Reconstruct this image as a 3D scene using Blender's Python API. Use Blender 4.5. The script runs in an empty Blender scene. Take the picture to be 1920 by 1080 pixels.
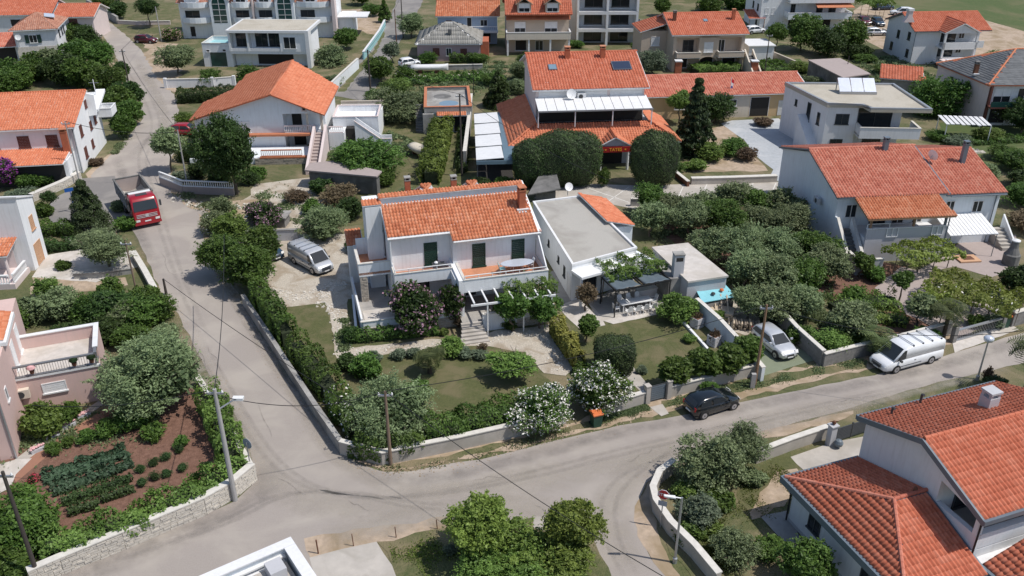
import bpy, math, random
import numpy as np
from mathutils import Vector, Matrix
R=math.radians
D=bpy.data
# ------------------------------------------------------------------ camera, sky, sun, exposure
scene=bpy.context.scene
COL=scene.collection
FPX=1667.0; PITCH=R(27.8); HCAM=36.0
cam=D.cameras.new('camera'); camo=D.objects.new('camera',cam); COL.objects.link(camo)
cam.sensor_width=36; cam.lens=FPX/1920*36; cam.clip_start=0.5; cam.clip_end=3000
camo.location=(0,0,HCAM); camo.rotation_euler=(R(90)-PITCH,0,0); scene.camera=camo
SUN_EL=R(60); SUN_AZ=R(104)         # compass direction towards the sun, from +y clockwise
world=D.worlds.new('World'); scene.world=world; world.use_nodes=True
wn=world.node_tree.nodes; wl=world.node_tree.links
sky=wn.new('ShaderNodeTexSky'); sky.sky_type='NISHITA'; sky.sun_disc=False
sky.sun_elevation=SUN_EL; sky.sun_rotation=SUN_AZ
wn['Background'].inputs['Strength'].default_value=0.115
wl.new(sky.outputs['Color'],wn['Background'].inputs['Color'])
sl=D.lights.new('sun','SUN'); sl.energy=3.75; sl.angle=R(0.5); sl.color=(1.0,0.955,0.89)
so=D.objects.new('sun',sl); COL.objects.link(so)
sd=Vector((math.sin(SUN_AZ)*math.cos(SUN_EL),math.cos(SUN_AZ)*math.cos(SUN_EL),math.sin(SUN_EL)))
so.rotation_euler=sd.to_track_quat('Z','Y').to_euler(); so.location=(0,60,80)
scene.view_settings.view_transform='Standard'; scene.view_settings.look='None'
scene.view_settings.exposure=0.09; scene.view_settings.gamma=1
scene.render.engine='CYCLES'

rng=np.random.default_rng(7); random.seed(7)
# ------------------------------------------------------------------ helpers
def at(px,py,z=0.0):
    "survey: where the sight line of a photo point meets height z"
    a=(px-960)/FPX; b=(py-540)/FPX
    dy=math.cos(PITCH)-b*math.sin(PITCH); dz=-math.sin(PITCH)-b*math.cos(PITCH)
    t=(z-HCAM)/dz
    return Vector((a*t,dy*t,z))
def tag(o,label=None,cat=None,group=None,kind=None):
    if label: o['label']=label
    if cat: o['category']=cat
    if group: o['group']=group
    if kind: o['kind']=kind
    return o
def thing(name,label,cat,loc=(0,0,0),rot=0,group=None):
    o=D.objects.new(name,None); COL.objects.link(o); o.empty_display_size=.3
    o.location=loc; o.rotation_euler=(0,0,rot)
    return tag(o,label,cat,group)
def link(name,me,parent=None,loc=(0,0,0),rot=(0,0,0),scale=None):
    o=D.objects.new(name,me); COL.objects.link(o); o.parent=parent
    o.location=loc; o.rotation_euler=rot
    if scale is not None: o.scale=scale if hasattr(scale,'__len__') else (scale,)*3
    return o
class MB:
    def __init__(s): s.v=[]; s.f=[]
    def quad(s,*p):
        n=len(s.v); s.v+= [tuple(q) for q in p]; s.f.append(tuple(range(n,n+len(p)))); return s
    def box(s,x0,y0,z0,x1,y1,z1):
        n=len(s.v)
        s.v+=[(x0,y0,z0),(x1,y0,z0),(x1,y1,z0),(x0,y1,z0),(x0,y0,z1),(x1,y0,z1),(x1,y1,z1),(x0,y1,z1)]
        s.f+=[(n,n+3,n+2,n+1),(n+4,n+5,n+6,n+7),(n,n+1,n+5,n+4),(n+1,n+2,n+6,n+5),(n+2,n+3,n+7,n+6),(n+3,n,n+4,n+7)]
        return s
    def prism(s,poly,d):
        "poly: 3D points; extruded by vector d"
        n=len(s.v); k=len(poly); d=Vector(d)
        s.v+=[tuple(p) for p in poly]+[tuple(Vector(p)+d) for p in poly]
        s.f+=[tuple(range(n,n+k)),tuple(range(n+2*k-1,n+k-1,-1))]
        s.f+=[(n+i,n+k+i,n+k+(i+1)%k,n+(i+1)%k) for i in range(k)]
        return s
    def tube(s,p,q,r,r2=None,n=8,cap=True):
        p=Vector(p);q=Vector(q); r2=r if r2 is None else r2
        d=(q-p).normalized(); a=d.orthogonal().normalized(); b=d.cross(a); m=len(s.v)
        for c,rr in ((p,r),(q,r2)):
            for i in range(n):
                t=2*math.pi*i/n; s.v.append(tuple(c+a*math.cos(t)*rr+b*math.sin(t)*rr))
        s.f+=[(m+i,m+(i+1)%n,m+n+(i+1)%n,m+n+i) for i in range(n)]
        if cap: s.f+=[tuple(range(m+n-1,m-1,-1)),tuple(range(m+n,m+2*n))]
        return s
    def lathe(s,prof,c=(0,0,0),n=12):
        m=len(s.v)
        for r,z in prof:
            for i in range(n):
                t=2*math.pi*i/n; s.v.append((c[0]+r*math.cos(t),c[1]+r*math.sin(t),c[2]+z))
        for j in range(len(prof)-1):
            for i in range(n):
                a=m+j*n+i;b=m+j*n+(i+1)%n; s.f.append((a,b,b+n,a+n))
        s.f+=[tuple(range(m+n-1,m-1,-1)),tuple(range(m+(len(prof)-1)*n,m+len(prof)*n))]
        return s
    def mesh(s,name,mat,smooth=False):
        me=D.meshes.new(name); me.from_pydata(s.v,[],s.f); me.materials.append(mat)
        if smooth: me.polygons.foreach_set('use_smooth',[True]*len(me.polygons))
        me.update(); return me
    def build(s,name,mat,parent=None,kind=None,smooth=False,label=None,bevel=0):
        o=link(name,s.mesh(name,mat,smooth),parent)
        if kind: o['kind']=kind
        if label: o['label']=label
        if bevel:
            b=o.modifiers.new('bevel','BEVEL'); b.width=bevel; b.segments=2; b.limit_method='ANGLE'
        return o
def boxes(name,mat,parent,*bs):
    for b in bs: MB().box(*b).build(name,mat,parent)
def box(name,mat,parent,*a,**k): return MB().box(*a).build(name,mat,parent,**k)
def npmesh(name,V,Q,mat,tint=None,smooth=False,matidx=None,mats=None):
    "fast mesh of quads from numpy arrays"
    me=D.meshes.new(name); V=np.asarray(V,dtype=np.float32); Q=np.asarray(Q,dtype=np.int32)
    me.vertices.add(len(V)); me.vertices.foreach_set('co',V.ravel())
    me.loops.add(Q.size); me.loops.foreach_set('vertex_index',Q.ravel())
    me.polygons.add(len(Q)); me.polygons.foreach_set('loop_start',np.arange(0,Q.size,4,dtype=np.int32))
    me.polygons.foreach_set('loop_total',np.full(len(Q),4,dtype=np.int32))
    for m in (mats or [mat]): me.materials.append(m)
    if matidx is not None: me.polygons.foreach_set('material_index',np.asarray(matidx,dtype=np.int32))
    if smooth: me.polygons.foreach_set('use_smooth',np.ones(len(Q),dtype=bool))
    if tint is not None:
        a=me.attributes.new('tint','FLOAT','FACE'); a.data.foreach_set('value',np.asarray(tint,dtype=np.float32))
    me.update(calc_edges=True); return me
# ------------------------------------------------------------------ materials
def rgb(c): return (c[0],c[1],c[2],1)
def mat(name,col,rough=.8,var=.12,scale=3.0,bump=0.0,bscale=40,metal=0.0,col2=None,detail=4,spec=.5,dist=.02,big=0.0,bigc=None,coat=0):
    m=D.materials.new(name); m.use_nodes=True; N=m.node_tree.nodes; L=m.node_tree.links
    b=N['Principled BSDF']; b.inputs['Roughness'].default_value=rough; b.inputs['Metallic'].default_value=metal
    b.inputs['Specular IOR Level'].default_value=spec
    if coat: b.inputs['Coat Weight'].default_value=coat; b.inputs['Coat Roughness'].default_value=.05
    tc=N.new('ShaderNodeTexCoord')
    n1=N.new('ShaderNodeTexNoise'); n1.inputs['Scale'].default_value=scale; n1.inputs['Detail'].default_value=detail; n1.inputs['Roughness'].default_value=.65
    L.new(tc.outputs['Object'],n1.inputs['Vector'])
    cr=N.new('ShaderNodeValToRGB'); cr.color_ramp.elements[0].position=.3; cr.color_ramp.elements[1].position=.7
    c2=col2 or tuple(min(1,x*(1+var)) for x in col); c1=tuple(x*(1-var) for x in col) if not col2 else col
    cr.color_ramp.elements[0].color=rgb(c1); cr.color_ramp.elements[1].color=rgb(c2)
    L.new(n1.outputs['Fac'],cr.inputs['Fac']); out=cr.outputs['Color']
    if big:
        n3=N.new('ShaderNodeTexNoise'); n3.inputs['Scale'].default_value=big; n3.inputs['Detail'].default_value=6; n3.inputs['Roughness'].default_value=.6
        n3.inputs['Distortion'].default_value=.6
        L.new(tc.outputs['Object'],n3.inputs['Vector'])
        r3=N.new('ShaderNodeValToRGB'); r3.color_ramp.elements[0].position=.45; r3.color_ramp.elements[1].position=.62
        L.new(n3.outputs['Fac'],r3.inputs['Fac'])
        mx=N.new('ShaderNodeMix'); mx.data_type='RGBA'; L.new(r3.outputs['Color'],mx.inputs[0]); L.new(out,mx.inputs[6]); mx.inputs[7].default_value=rgb(bigc)
        out=mx.outputs[2]
    L.new(out,b.inputs['Base Color'])
    if bump:
        n2=N.new('ShaderNodeTexNoise'); n2.inputs['Scale'].default_value=bscale; n2.inputs['Detail'].default_value=3
        L.new(tc.outputs['Object'],n2.inputs['Vector'])
        bp=N.new('ShaderNodeBump'); bp.inputs['Strength'].default_value=bump; bp.inputs['Distance'].default_value=dist
        L.new(n2.outputs['Fac'],bp.inputs['Height']); L.new(bp.outputs['Normal'],b.inputs['Normal'])
    return m
def wallmat(name,col,stain=.2):
    "plaster with faint blotches, rain streaks and a dirtier foot"
    m=mat(name,col,.9,.04,.9,.25,30)
    N=m.node_tree.nodes; L=m.node_tree.links; b=N['Principled BSDF']
    src=b.inputs['Base Color'].links[0].from_socket
    tc=[n for n in N if n.type=='TEX_COORD'][0]
    mp=N.new('ShaderNodeMapping'); mp.inputs['Scale'].default_value=(3.5,3.5,.35); L.new(tc.outputs['Object'],mp.inputs['Vector'])
    n=N.new('ShaderNodeTexNoise'); n.inputs['Scale'].default_value=1.4; n.inputs['Detail'].default_value=6; L.new(mp.outputs['Vector'],n.inputs['Vector'])
    r=N.new('ShaderNodeMapRange'); r.inputs['From Min'].default_value=.5; r.inputs['From Max'].default_value=.75; r.inputs['To Max'].default_value=stain
    L.new(n.outputs['Fac'],r.inputs['Value'])
    mx=N.new('ShaderNodeMix'); mx.data_type='RGBA'; L.new(r.outputs['Result'],mx.inputs[0]); L.new(src,mx.inputs[6]); mx.inputs[7].default_value=rgb([c*.45 for c in (.8,.75,.68)])
    L.new(mx.outputs[2],b.inputs['Base Color']); return m
def tilemat(name,dark,mid,light):
    m=D.materials.new(name); m.use_nodes=True; N=m.node_tree.nodes; L=m.node_tree.links; b=N['Principled BSDF']
    b.inputs['Roughness'].default_value=.85; b.inputs['Specular IOR Level'].default_value=.25
    a=N.new('ShaderNodeAttribute'); a.attribute_name='tint'
    oi=N.new('ShaderNodeObjectInfo'); ad=N.new('ShaderNodeMath'); ad.operation='ADD'; L.new(a.outputs['Fac'],ad.inputs[0]); L.new(oi.outputs['Random'],ad.inputs[1])
    fr=N.new('ShaderNodeMath'); fr.operation='FRACT'; L.new(ad.outputs[0],fr.inputs[0])
    tc=N.new('ShaderNodeTexCoord'); n=N.new('ShaderNodeTexNoise'); n.inputs['Scale'].default_value=.9; n.inputs['Detail'].default_value=7; n.inputs['Roughness'].default_value=.7
    L.new(tc.outputs['Object'],n.inputs['Vector'])
    mm=N.new('ShaderNodeMath'); mm.operation='MULTIPLY_ADD'; mm.inputs[1].default_value=.28; L.new(fr.outputs[0],mm.inputs[0])
    m2=N.new('ShaderNodeMath'); m2.operation='MULTIPLY'; m2.inputs[1].default_value=.78; L.new(n.outputs['Fac'],m2.inputs[0]); L.new(m2.outputs[0],mm.inputs[2])
    cr=N.new('ShaderNodeValToRGB'); e=cr.color_ramp.elements; e[0].position=.2; e[0].color=rgb(dark); e[1].position=.85; e[1].color=rgb(light)
    k=e.new(.5); k.color=rgb(mid)
    L.new(mm.outputs[0],cr.inputs['Fac']); L.new(cr.outputs['Color'],b.inputs['Base Color'])
    return m
def softmat(name,col,strength=.5,scale=.8):
    "stain laid over another surface: fades out towards its edges"
    m=D.materials.new(name); m.use_nodes=True; N=m.node_tree.nodes; L=m.node_tree.links; b=N['Principled BSDF']; b.inputs['Base Color'].default_value=rgb(col); b.inputs['Roughness'].default_value=.92
    a=N.new('ShaderNodeAttribute'); a.attribute_name='fade'; tc=N.new('ShaderNodeTexCoord'); n=N.new('ShaderNodeTexNoise'); n.inputs['Scale'].default_value=scale; n.inputs['Detail'].default_value=6; n.inputs['Roughness'].default_value=.7
    L.new(tc.outputs['Object'],n.inputs['Vector']); r=N.new('ShaderNodeMapRange'); r.inputs['From Min'].default_value=.3; r.inputs['From Max'].default_value=.65; r.inputs['To Max'].default_value=strength; L.new(n.outputs['Fac'],r.inputs['Value'])
    mu=N.new('ShaderNodeMath'); mu.operation='MULTIPLY'; L.new(a.outputs['Fac'],mu.inputs[0]); L.new(r.outputs['Result'],mu.inputs[1])
    t=N.new('ShaderNodeBsdfTransparent'); ms=N.new('ShaderNodeMixShader'); L.new(mu.outputs[0],ms.inputs[0]); L.new(t.outputs[0],ms.inputs[1]); L.new(b.outputs[0],ms.inputs[2]); L.new(ms.outputs[0],N['Material Output'].inputs['Surface']); return m
def leafmat(name,dark,light,alt=None,transl=.34):
    m=D.materials.new(name); m.use_nodes=True; N=m.node_tree.nodes; L=m.node_tree.links; b=N['Principled BSDF']
    b.inputs['Roughness'].default_value=.55; b.inputs['Specular IOR Level'].default_value=.35
    a=N.new('ShaderNodeAttribute'); a.attribute_name='tint'
    oi=N.new('ShaderNodeObjectInfo')
    cr=N.new('ShaderNodeValToRGB'); e=cr.color_ramp.elements; e[0].position=0; e[0].color=rgb(dark); e[1].position=1; e[1].color=rgb(light)
    L.new(a.outputs['Fac'],cr.inputs['Fac'])
    hs=N.new('ShaderNodeHueSaturation')
    mr=N.new('ShaderNodeMapRange'); mr.inputs['To Min'].default_value=.8; mr.inputs['To Max'].default_value=1.2; L.new(oi.outputs['Random'],mr.inputs['Value'])
    L.new(mr.outputs['Result'],hs.inputs['Value']); L.new(cr.outputs['Color'],hs.inputs['Color'])
    mh=N.new('ShaderNodeMapRange'); mh.inputs['To Min'].default_value=.485; mh.inputs['To Max'].default_value=.515; L.new(oi.outputs['Random'],mh.inputs['Value']); L.new(mh.outputs['Result'],hs.inputs['Hue'])
    L.new(hs.outputs['Color'],b.inputs['Base Color'])
    t=N.new('ShaderNodeBsdfTranslucent'); L.new(hs.outputs['Color'],t.inputs['Color'])
    ms=N.new('ShaderNodeMixShader'); ms.inputs[0].default_value=transl
    L.new(b.outputs[0],ms.inputs[1]); L.new(t.outputs[0],ms.inputs[2]); L.new(ms.outputs[0],N['Material Output'].inputs['Surface'])
    return m
M={}
M['white']=wallmat('white_plaster',(.76,.77,.78)); M['cream']=wallmat('cream_plaster',(.62,.55,.46)); M['pinkw']=wallmat('pink_plaster',(.60,.43,.39))
M['palepink']=wallmat('pale_pink_plaster',(.66,.56,.54)); M['beige']=wallmat('beige_plaster',(.52,.43,.34)); M['greyw']=wallmat('grey_plaster',(.47,.47,.49))
M['lgrey']=wallmat('light_grey_plaster',(.70,.70,.71)); M['bluew']=wallmat('blue_plaster',(.35,.43,.54)); M['shadewhite']=wallmat('sky_shade_plaster',(.70,.74,.77))  # last one: pale plaster with the blue of sky shade put into its colour
M['yellow']=wallmat('yellow_plaster',(.60,.43,.24)); M['purplepink']=wallmat('dusky_pink_plaster',(.42,.30,.31)); M['concrete']=mat('concrete',(.33,.32,.30),.9,.18,1.5,.4,20,big=.5,bigc=(.22,.21,.2))
M['dconcrete']=mat('dark_concrete',(.17,.165,.16),.9,.2,1.2,.4,20,big=.5,bigc=(.10,.10,.095)); M['blockwall']=mat('block_wall',(.21,.20,.19),.95,.2,4,.4,12)
M['paleconc']=mat('pale_concrete',(.44,.405,.365),.9,.1,1.0,.3,25,big=.4,bigc=(.36,.33,.29)); M['kerbstone']=mat('pale_capstone',(.60,.57,.52),.85,.12,2.5,.3,15)
M['stone']=mat('rubble_stone',(.34,.29,.24),.95,.3,6,.4,15,col2=(.50,.45,.38)); M['stonelight']=mat('white_limestone',(.56,.52,.46),.9,.15,5,.4,12)
M['asphalt']=mat('pale_asphalt',(.295,.260,.234),.92,.1,14,.35,60,col2=(.345,.306,.275),big=.22,bigc=(.375,.335,.295))
M['asphalt2']=mat('grey_asphalt',(.20,.187,.178),.92,.1,12,.3,60,big=.2,bigc=(.27,.25,.23)); M['asphaltpatch']=mat('dark_asphalt_band',(.215,.197,.185),.92,.1,8,.3,60,big=.6,bigc=(.27,.247,.228))
M['sand']=mat('sandy_verge',(.40,.31,.23),.95,.2,2.2,.5,25,big=.35,bigc=(.28,.21,.13)); M['dirt']=mat('red_soil',(.12,.06,.04),.95,.3,3,1.0,12,col2=(.22,.12,.085),dist=.05)
M['gravel']=mat('pale_gravel',(.47,.42,.35),.95,.25,9,.8,30,dist=.04,big=.6,bigc=(.34,.28,.21)); M['lawn']=mat('mown_lawn',(.075,.086,.028),.95,.22,5,.9,40,col2=(.12,.125,.046),detail=9,dist=.05,big=.55,bigc=(.16,.14,.07))
M['field']=mat('rough_grass',(.06,.08,.024),.95,.3,2.6,.9,9,col2=(.13,.125,.055),dist=.08,detail=9,big=.22,bigc=(.21,.17,.10)); M['greenfield']=mat('green_field',(.05,.085,.02),.95,.3,1.5,.7,10,col2=(.085,.11,.03),big=.08,bigc=(.12,.12,.05))
M['patio']=mat('grey_patio_paving',(.30,.285,.27),.85,.12,2,.3,15,big=.5,bigc=(.38,.36,.33)); M['patiolt']=mat('light_patio_paving',(.54,.50,.46),.85,.12,2,.3,15,big=.5,bigc=(.45,.41,.36))
M['greystone']=mat('blue_grey_paving',(.38,.40,.42),.85,.12,2.5,.3,15,big=.3,bigc=(.46,.47,.48)); M['roofgravel']=mat('roof_gravel',(.40,.38,.345),.95,.18,18,.8,40,dist=.03,big=.25,bigc=(.32,.30,.27))
M['beigegravel']=mat('beige_roof_gravel',(.46,.42,.35),.95,.18,18,.8,40,dist=.03,big=.3,bigc=(.40,.36,.29)); M['terr']=mat('terracotta_floor',(.50,.22,.12),.8,.15,3,.2,20)
M['terrwall']=mat('terracotta_paint',(.40,.12,.06),.85,.15,2.5,.2,20); M['coping']=mat('orange_coping',(.46,.17,.085),.85,.15,3,.2,20)
M['tileO']=tilemat('orange_roof_tile',(.33,.10,.05),(.52,.18,.09),(.64,.31,.19)); M['tileR']=tilemat('red_roof_tile',(.34,.095,.065),(.50,.165,.11),(.62,.29,.21))
M['tileB']=tilemat('bright_orange_tile',(.44,.135,.07),(.57,.19,.10),(.66,.28,.17)); M['tileD']=tilemat('weathered_roof_tile',(.24,.10,.07),(.40,.19,.13),(.52,.30,.22))
M['tileN']=tilemat('new_clay_tile',(.38,.10,.055),(.50,.15,.085),(.60,.23,.15)); M['tileG']=tilemat('grey_roof_sheet',(.20,.195,.18),(.27,.262,.24),(.36,.35,.325))
M['slate']=tilemat('dark_grey_sheet',(.10,.105,.11),(.14,.145,.15),(.19,.195,.2))
def solid(n,c,r=.5,me=0.,**k): M[n]=mat(n,c,r,.06,2,0,me and 40 or 40,metal=me,**k)
solid('glass',(.025,.03,.035),.04,spec=.5); solid('greenglass',(.02,.06,.055),.12); solid('black',(.012,.012,.013),.6); solid('recessshade',(.03,.027,.025),.9)  # last one: flat dark colour that stands for the shade inside openings
solid('frame',(.72,.72,.72),.45); solid('dframe',(.06,.065,.07),.5); solid('green',(.012,.045,.032),.5); solid('brown',(.12,.04,.03),.6); solid('wood',(.28,.17,.10),.75); solid('tan',(.55,.33,.20),.7)
solid('steel',(.42,.43,.45),.4,.6); solid('gutter',(.13,.16,.19),.4); solid('rail',(.20,.20,.21),.4,.3); solid('whitepaint',(.76,.76,.76),.5); solid('rubber',(.02,.02,.02),.85)
solid('solar',(.03,.04,.07),.12,spec=.8); solid('solarbright',(.62,.66,.74),.2,.3); solid('skyglass',(.18,.26,.33),.1); solid('awning',(.50,.51,.52),.6); solid('bluegrey',(.11,.17,.22),.6)
solid('fabric',(.10,.13,.155),.7); solid('rust',(.14,.06,.035),.9); solid('redpaint',(.30,.010,.018),.3,coat=.6); solid('maroon',(.10,.008,.014),.25,coat=.7); solid('blackpaint',(.008,.011,.013),.16,coat=.8)
solid('silver',(.58,.59,.61),.32,.35,coat=.5); solid('whitecar',(.74,.75,.77),.3,coat=.4); solid('bluecar',(.02,.045,.08),.25,coat=.5); solid('rim',(.45,.45,.47),.35,.7); solid('taillight',(.45,.01,.015),.2)
solid('headlight',(.7,.7,.68),.1); solid('amber',(.7,.25,.03),.3); solid('plastic',(.045,.047,.05),.6); solid('orangeplastic',(.60,.15,.04),.5); solid('greenplastic',(.015,.06,.04),.5)
solid('poolblue',(.25,.56,.63),.25); solid('polewood',(.20,.14,.10),.9); solid('poleconc',(.36,.35,.34),.8); solid('poledark',(.055,.045,.04),.85); solid('signblue',(.02,.10,.35),.4); solid('signred',(.45,.015,.02),.4)
solid('rockc',(.58,.52,.42),.95); solid('skin',(.45,.27,.19),.6); solid('cloth',(.03,.035,.045),.9); solid('shirt',(.05,.06,.09),.9); solid('banner',(.33,.01,.01),.6); solid('letter',(.85,.40,.03),.5)
solid('trunk',(.13,.105,.08),.95); solid('trunkd',(.06,.048,.036),.95); solid('potc',(.30,.13,.08),.8); solid('pinkgrey',(.36,.30,.28),.9); solid('woodpale',(.50,.40,.29),.8); solid('log',(.22,.18,.14),.95)
solid('asphline',(.62,.60,.56),.8); solid('flagr',(.55,.02,.03),.7); solid('flagb',(.03,.05,.28),.7); solid('turq',(.30,.55,.58),.5); solid('mattgreen',(.19,.215,.145),.9); solid('backsign',(.28,.31,.36),.5)
LEAF=dict(lime=leafmat('lime_leaf',(.085,.125,.026),(.30,.40,.085),transl=.4),green=leafmat('broad_leaf',(0.029,0.067,0.012),(0.142,0.236,0.046)), dark=leafmat('dark_leaf',(0.018,0.039,0.011),(0.081,0.138,0.033)), olive=leafmat('olive_leaf',(0.06785,0.09775,0.04025),(0.299,0.36685,0.1794)),
  bright=leafmat('bright_leaf',(0.058,0.104,0.021),(0.225,0.338,0.075)), cypress=leafmat('conifer_leaf',(0.017,0.033,0.012),(0.072,0.111,0.036),transl=.1), clipped=leafmat('clipped_leaf',(0.0195,0.039,0.0135),(0.09135,0.1334,0.03625),transl=.12),
  bamboo=leafmat('bamboo_leaf',(0.138,0.159,0.032),(0.418,0.396,0.099)), grey=leafmat('grey_leaf',(0.067,0.095,0.056),(0.228,0.282,0.18)), dry=leafmat('dry_leaf',(0.083,0.059,0.035),(0.26,0.195,0.117)), vine=leafmat('vine_leaf',(0.053,0.094,0.017),(0.247,0.312,0.065)),
  palm=leafmat('palm_leaf',(0.039,0.062,0.018),(0.18,0.216,0.084)))
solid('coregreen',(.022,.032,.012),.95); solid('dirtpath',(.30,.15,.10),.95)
solid('flowerw',(.75,.72,.66),.7); solid('flowerp',(.34,.19,.26),.7); solid('flowerm',(.28,.04,.30),.7); solid('flowerr',(.55,.05,.10),.7); solid('flowerpk',(.65,.38,.38),.7)
# ------------------------------------------------------------------ ground sheets
def sheet(name,pts,z,m,jit=.25,step=1.6,world=False,kind='structure',seed=1):
    r=random.Random(seed+len(name)); P=[Vector((p[0],p[1],0)) if world else at(*p) for p in pts]; out=[]
    for i,p in enumerate(P):
        q=P[(i+1)%len(P)]; n=max(1,int((q-p).length/step)); d=(q-p); nn=Vector((-d.y,d.x,0)).normalized() if d.length>0 else Vector((0,0,0))
        for k in range(n):
            w=p+d*(k/n)
            if k: w=w+nn*r.uniform(-jit,jit)
            out.append((w.x,w.y,z))
    me=D.meshes.new(name); me.from_pydata(out,[],[tuple(range(len(out)))]); me.materials.append(m)
    import bmesh
    b=bmesh.new(); b.from_mesh(me); b.normal_update()
    if b.faces and list(b.faces)[0].normal.z<0: bmesh.ops.reverse_faces(b,faces=b.faces[:])
    bmesh.ops.triangulate(b,faces=b.faces[:]); b.to_mesh(me); b.free()
    o=link(name,me); 
    if kind: o['kind']=kind
    return o
g=MB().quad((-900,-300,0),(900,-300,0),(900,1600,0),(-900,1600,0)).build('ground',M['field'],kind='structure')
S=sheet
S('meadow',[(1600,-10),(1620,10),(1700,30),(1855,95),(1960,110),(2100,60),(2100,-40),(1600,-40)],.004,M['greenfield'],.8,4)
S('dirt_track',[(1640,-5),(1600,20),(1605,70),(1660,95),(1690,60),(1700,30),(1660,10)],.006,M['sand'],.6,3)
S('dirt_field',[(1848,38),(1925,60),(2080,78),(2100,200),(1900,152),(1840,124),(1790,80)],.008,M['sand'],.8,3)
S('lawn',[(205,10),(335,5),(340,30),(300,48),(225,45)],.006,M['lawn'],.4,3)
S('garden_ground',[(1420,112),(1500,110),(1530,160),(1520,142),(1420,142)],.006,M['greenfield'],.4,3)
S('soil_patch',[(1310,245),(1360,235),(1400,275),(1440,320),(1300,325),(1290,285)],.006,M['sand'],.4)
S('soil_patch',[(1190,380),(1480,372),(1510,470),(1700,500),(1640,560),(1500,620),(1430,610),(1320,520)],.006,M['dirt'],.5)
S('soil_patch',[(1380,470),(1560,560),(1580,610),(1420,625),(1330,560)],.010,M['field'],.5)
S('soil_patch',[(1440,590),(1700,545),(1790,610),(1750,625),(1620,655),(1545,672)],.008,M['dirt'],.4)
S('garden_ground',[(600,240),(700,235),(890,235),(880,370),(720,420),(600,420)],.006,M['lawn'],.4)
S('gravel_yard',[(480,345),(610,330),(640,420),(460,440),(440,400)],.008,M['gravel'],.4)
S('garden_ground',[(740,115),(940,118),(930,175),(740,170)],.006,M['lawn'],.4)
S('gravel_yard',[(255,75),(335,82),(340,150),(322,170),(300,130),(285,100)],.006,M['sand'],.5)
S('gravel_yard',[(640,18),(720,15),(745,40),(720,70),(640,50)],.006,M['sand'],.4)
S('verge',[(40,80),(130,120),(0,130),(0,95)],.006,M['lawn'],.4)
# roads
road=[(150,8),(185,10),(192,32),(232,62),(275,105),(305,150),(332,185),(338,235),(322,300),(318,345),(345,372),(390,392),(400,440),(450,562),(520,690),(590,770),(640,840),(665,868),(720,885),(770,884),(900,862),(1060,822),(1160,798),(1300,775),(1420,748),(1540,722),(1640,704),(1770,668),(1930,620),(1990,600),(2060,640),(1960,672),(1760,716),(1640,750),(1540,780),(1430,808),(1330,838),(1255,876),(1212,905),(1192,950),(1196,1000),(1222,1050),(1258,1092),(1300,1130),(1130,1130),(1120,1040),(1060,985),(960,975),(840,985),(700,1015),(600,1048),(600,1140),(-60,1150),(70,1100),(160,1058),(330,985),(440,940),(478,905),(475,870),(450,795),(412,735),(385,690),(340,600),(300,545),(268,470),(245,420),(210,395),(180,352),(180,322),(225,280),(268,222),(262,185),(235,150),(215,100),(185,55),(150,30)]
S('road',road,.012,M['asphalt'],.12,1.2)
S('verge',[(270,225),(240,258),(160,326),(172,350),(235,300),(290,250)],.010,M['sand'],.1,1)
S('road',[(262,228),(236,262),(170,330),(185,352),(250,300),(300,250)],.0115,M['asphalt'],.08,1)
S('road',[(150,335),(215,330),(235,395),(190,450),(135,460),(90,420),(95,375),(140,350)],.014,M['asphalt2'],.1,1.5)
S('road',[(612,178),(655,138),(690,92),(722,45),(742,8),(748,-20),(800,-20),(790,10),(768,45),(738,100),(700,175),(690,190)],.012,M['asphalt2'],.15,2)
S('verge',[(633,172),(665,130),(700,95),(718,58),(722,62),(706,98),(672,140),(646,172)],.018,M['lawn'],.2,1)
S('car_park',[(1000,372),(1040,352),(1110,345),(1200,348),(1290,345),(1490,340),(1490,382),(1190,392),(1130,380)],.012,M['paleconc'],.05,2)
S('forecourt',[(1352,232),(1372,226),(1460,222),(1480,240),(1520,300),(1490,342),(1440,338),(1450,318),(1410,285),(1395,262)],.014,M['greystone'],.1,2)
S('concrete_pad',[(580,1046),(640,1030),(706,1016),(735,1060),(760,1110),(600,1130)],.018,M['paleconc'],.06,1)
S('verge',[(570,1010),(640,1000),(720,985),(840,968),(850,990),(706,1018),(600,1048),(585,1050)],.016,M['sand'],.25,.8)
S('garden_ground',[(706,1016),(850,988),(1000,970),(1110,985),(1125,1040),(1150,1090),(1180,1150),(780,1150),(735,1060)],.02,M['field'],.3,1)
S('kerb_paving',[(1000,968),(1040,972),(1110,975),(1118,995),(1040,1000),(1000,990)],.024,M['paleconc'],.1,1)
S('verge',[(455,568),(500,655),(560,740),(600,800),(640,850),(720,868),(860,842),(1060,796),(1100,780),(1215,752),(1250,742),(1415,700),(1440,698),(1620,668),(1780,625),(1790,640),(1640,690),(1540,712),(1420,740),(1300,765),(1160,792),(1060,818),(900,858),(770,880),(720,882),(668,866),(600,790),(520,690),(450,575)],.018,M['sand'],.25,.7)
S('verge',[(730,874),(860,848),(1060,802),(1180,772),(1180,780),(1060,812),(900,850),(760,878)],.022,M['field'],.2,.7)
S('verge',[(1240,768),(1420,728),(1540,702),(1625,690),(1625,676),(1540,690),(1430,702),(1290,738),(1240,752)],.022,M['field'],.2,.7)
S('verge',[(330,330),(345,365),(390,388),(430,378),(500,372),(520,400),(470,410),(400,400),(360,392),(320,362)],.018,M['sand'],.25,.9)
S('verge',[(372,400),(392,430),(402,470),(440,545),(455,560),(440,560),(410,520),(385,465)],.02,M['sand'],.2,.9)
S('verge',[(290,88),(300,120),(325,160),(335,178),(310,165),(285,130),(268,100)],.016,M['sand'],.3,1)
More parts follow.
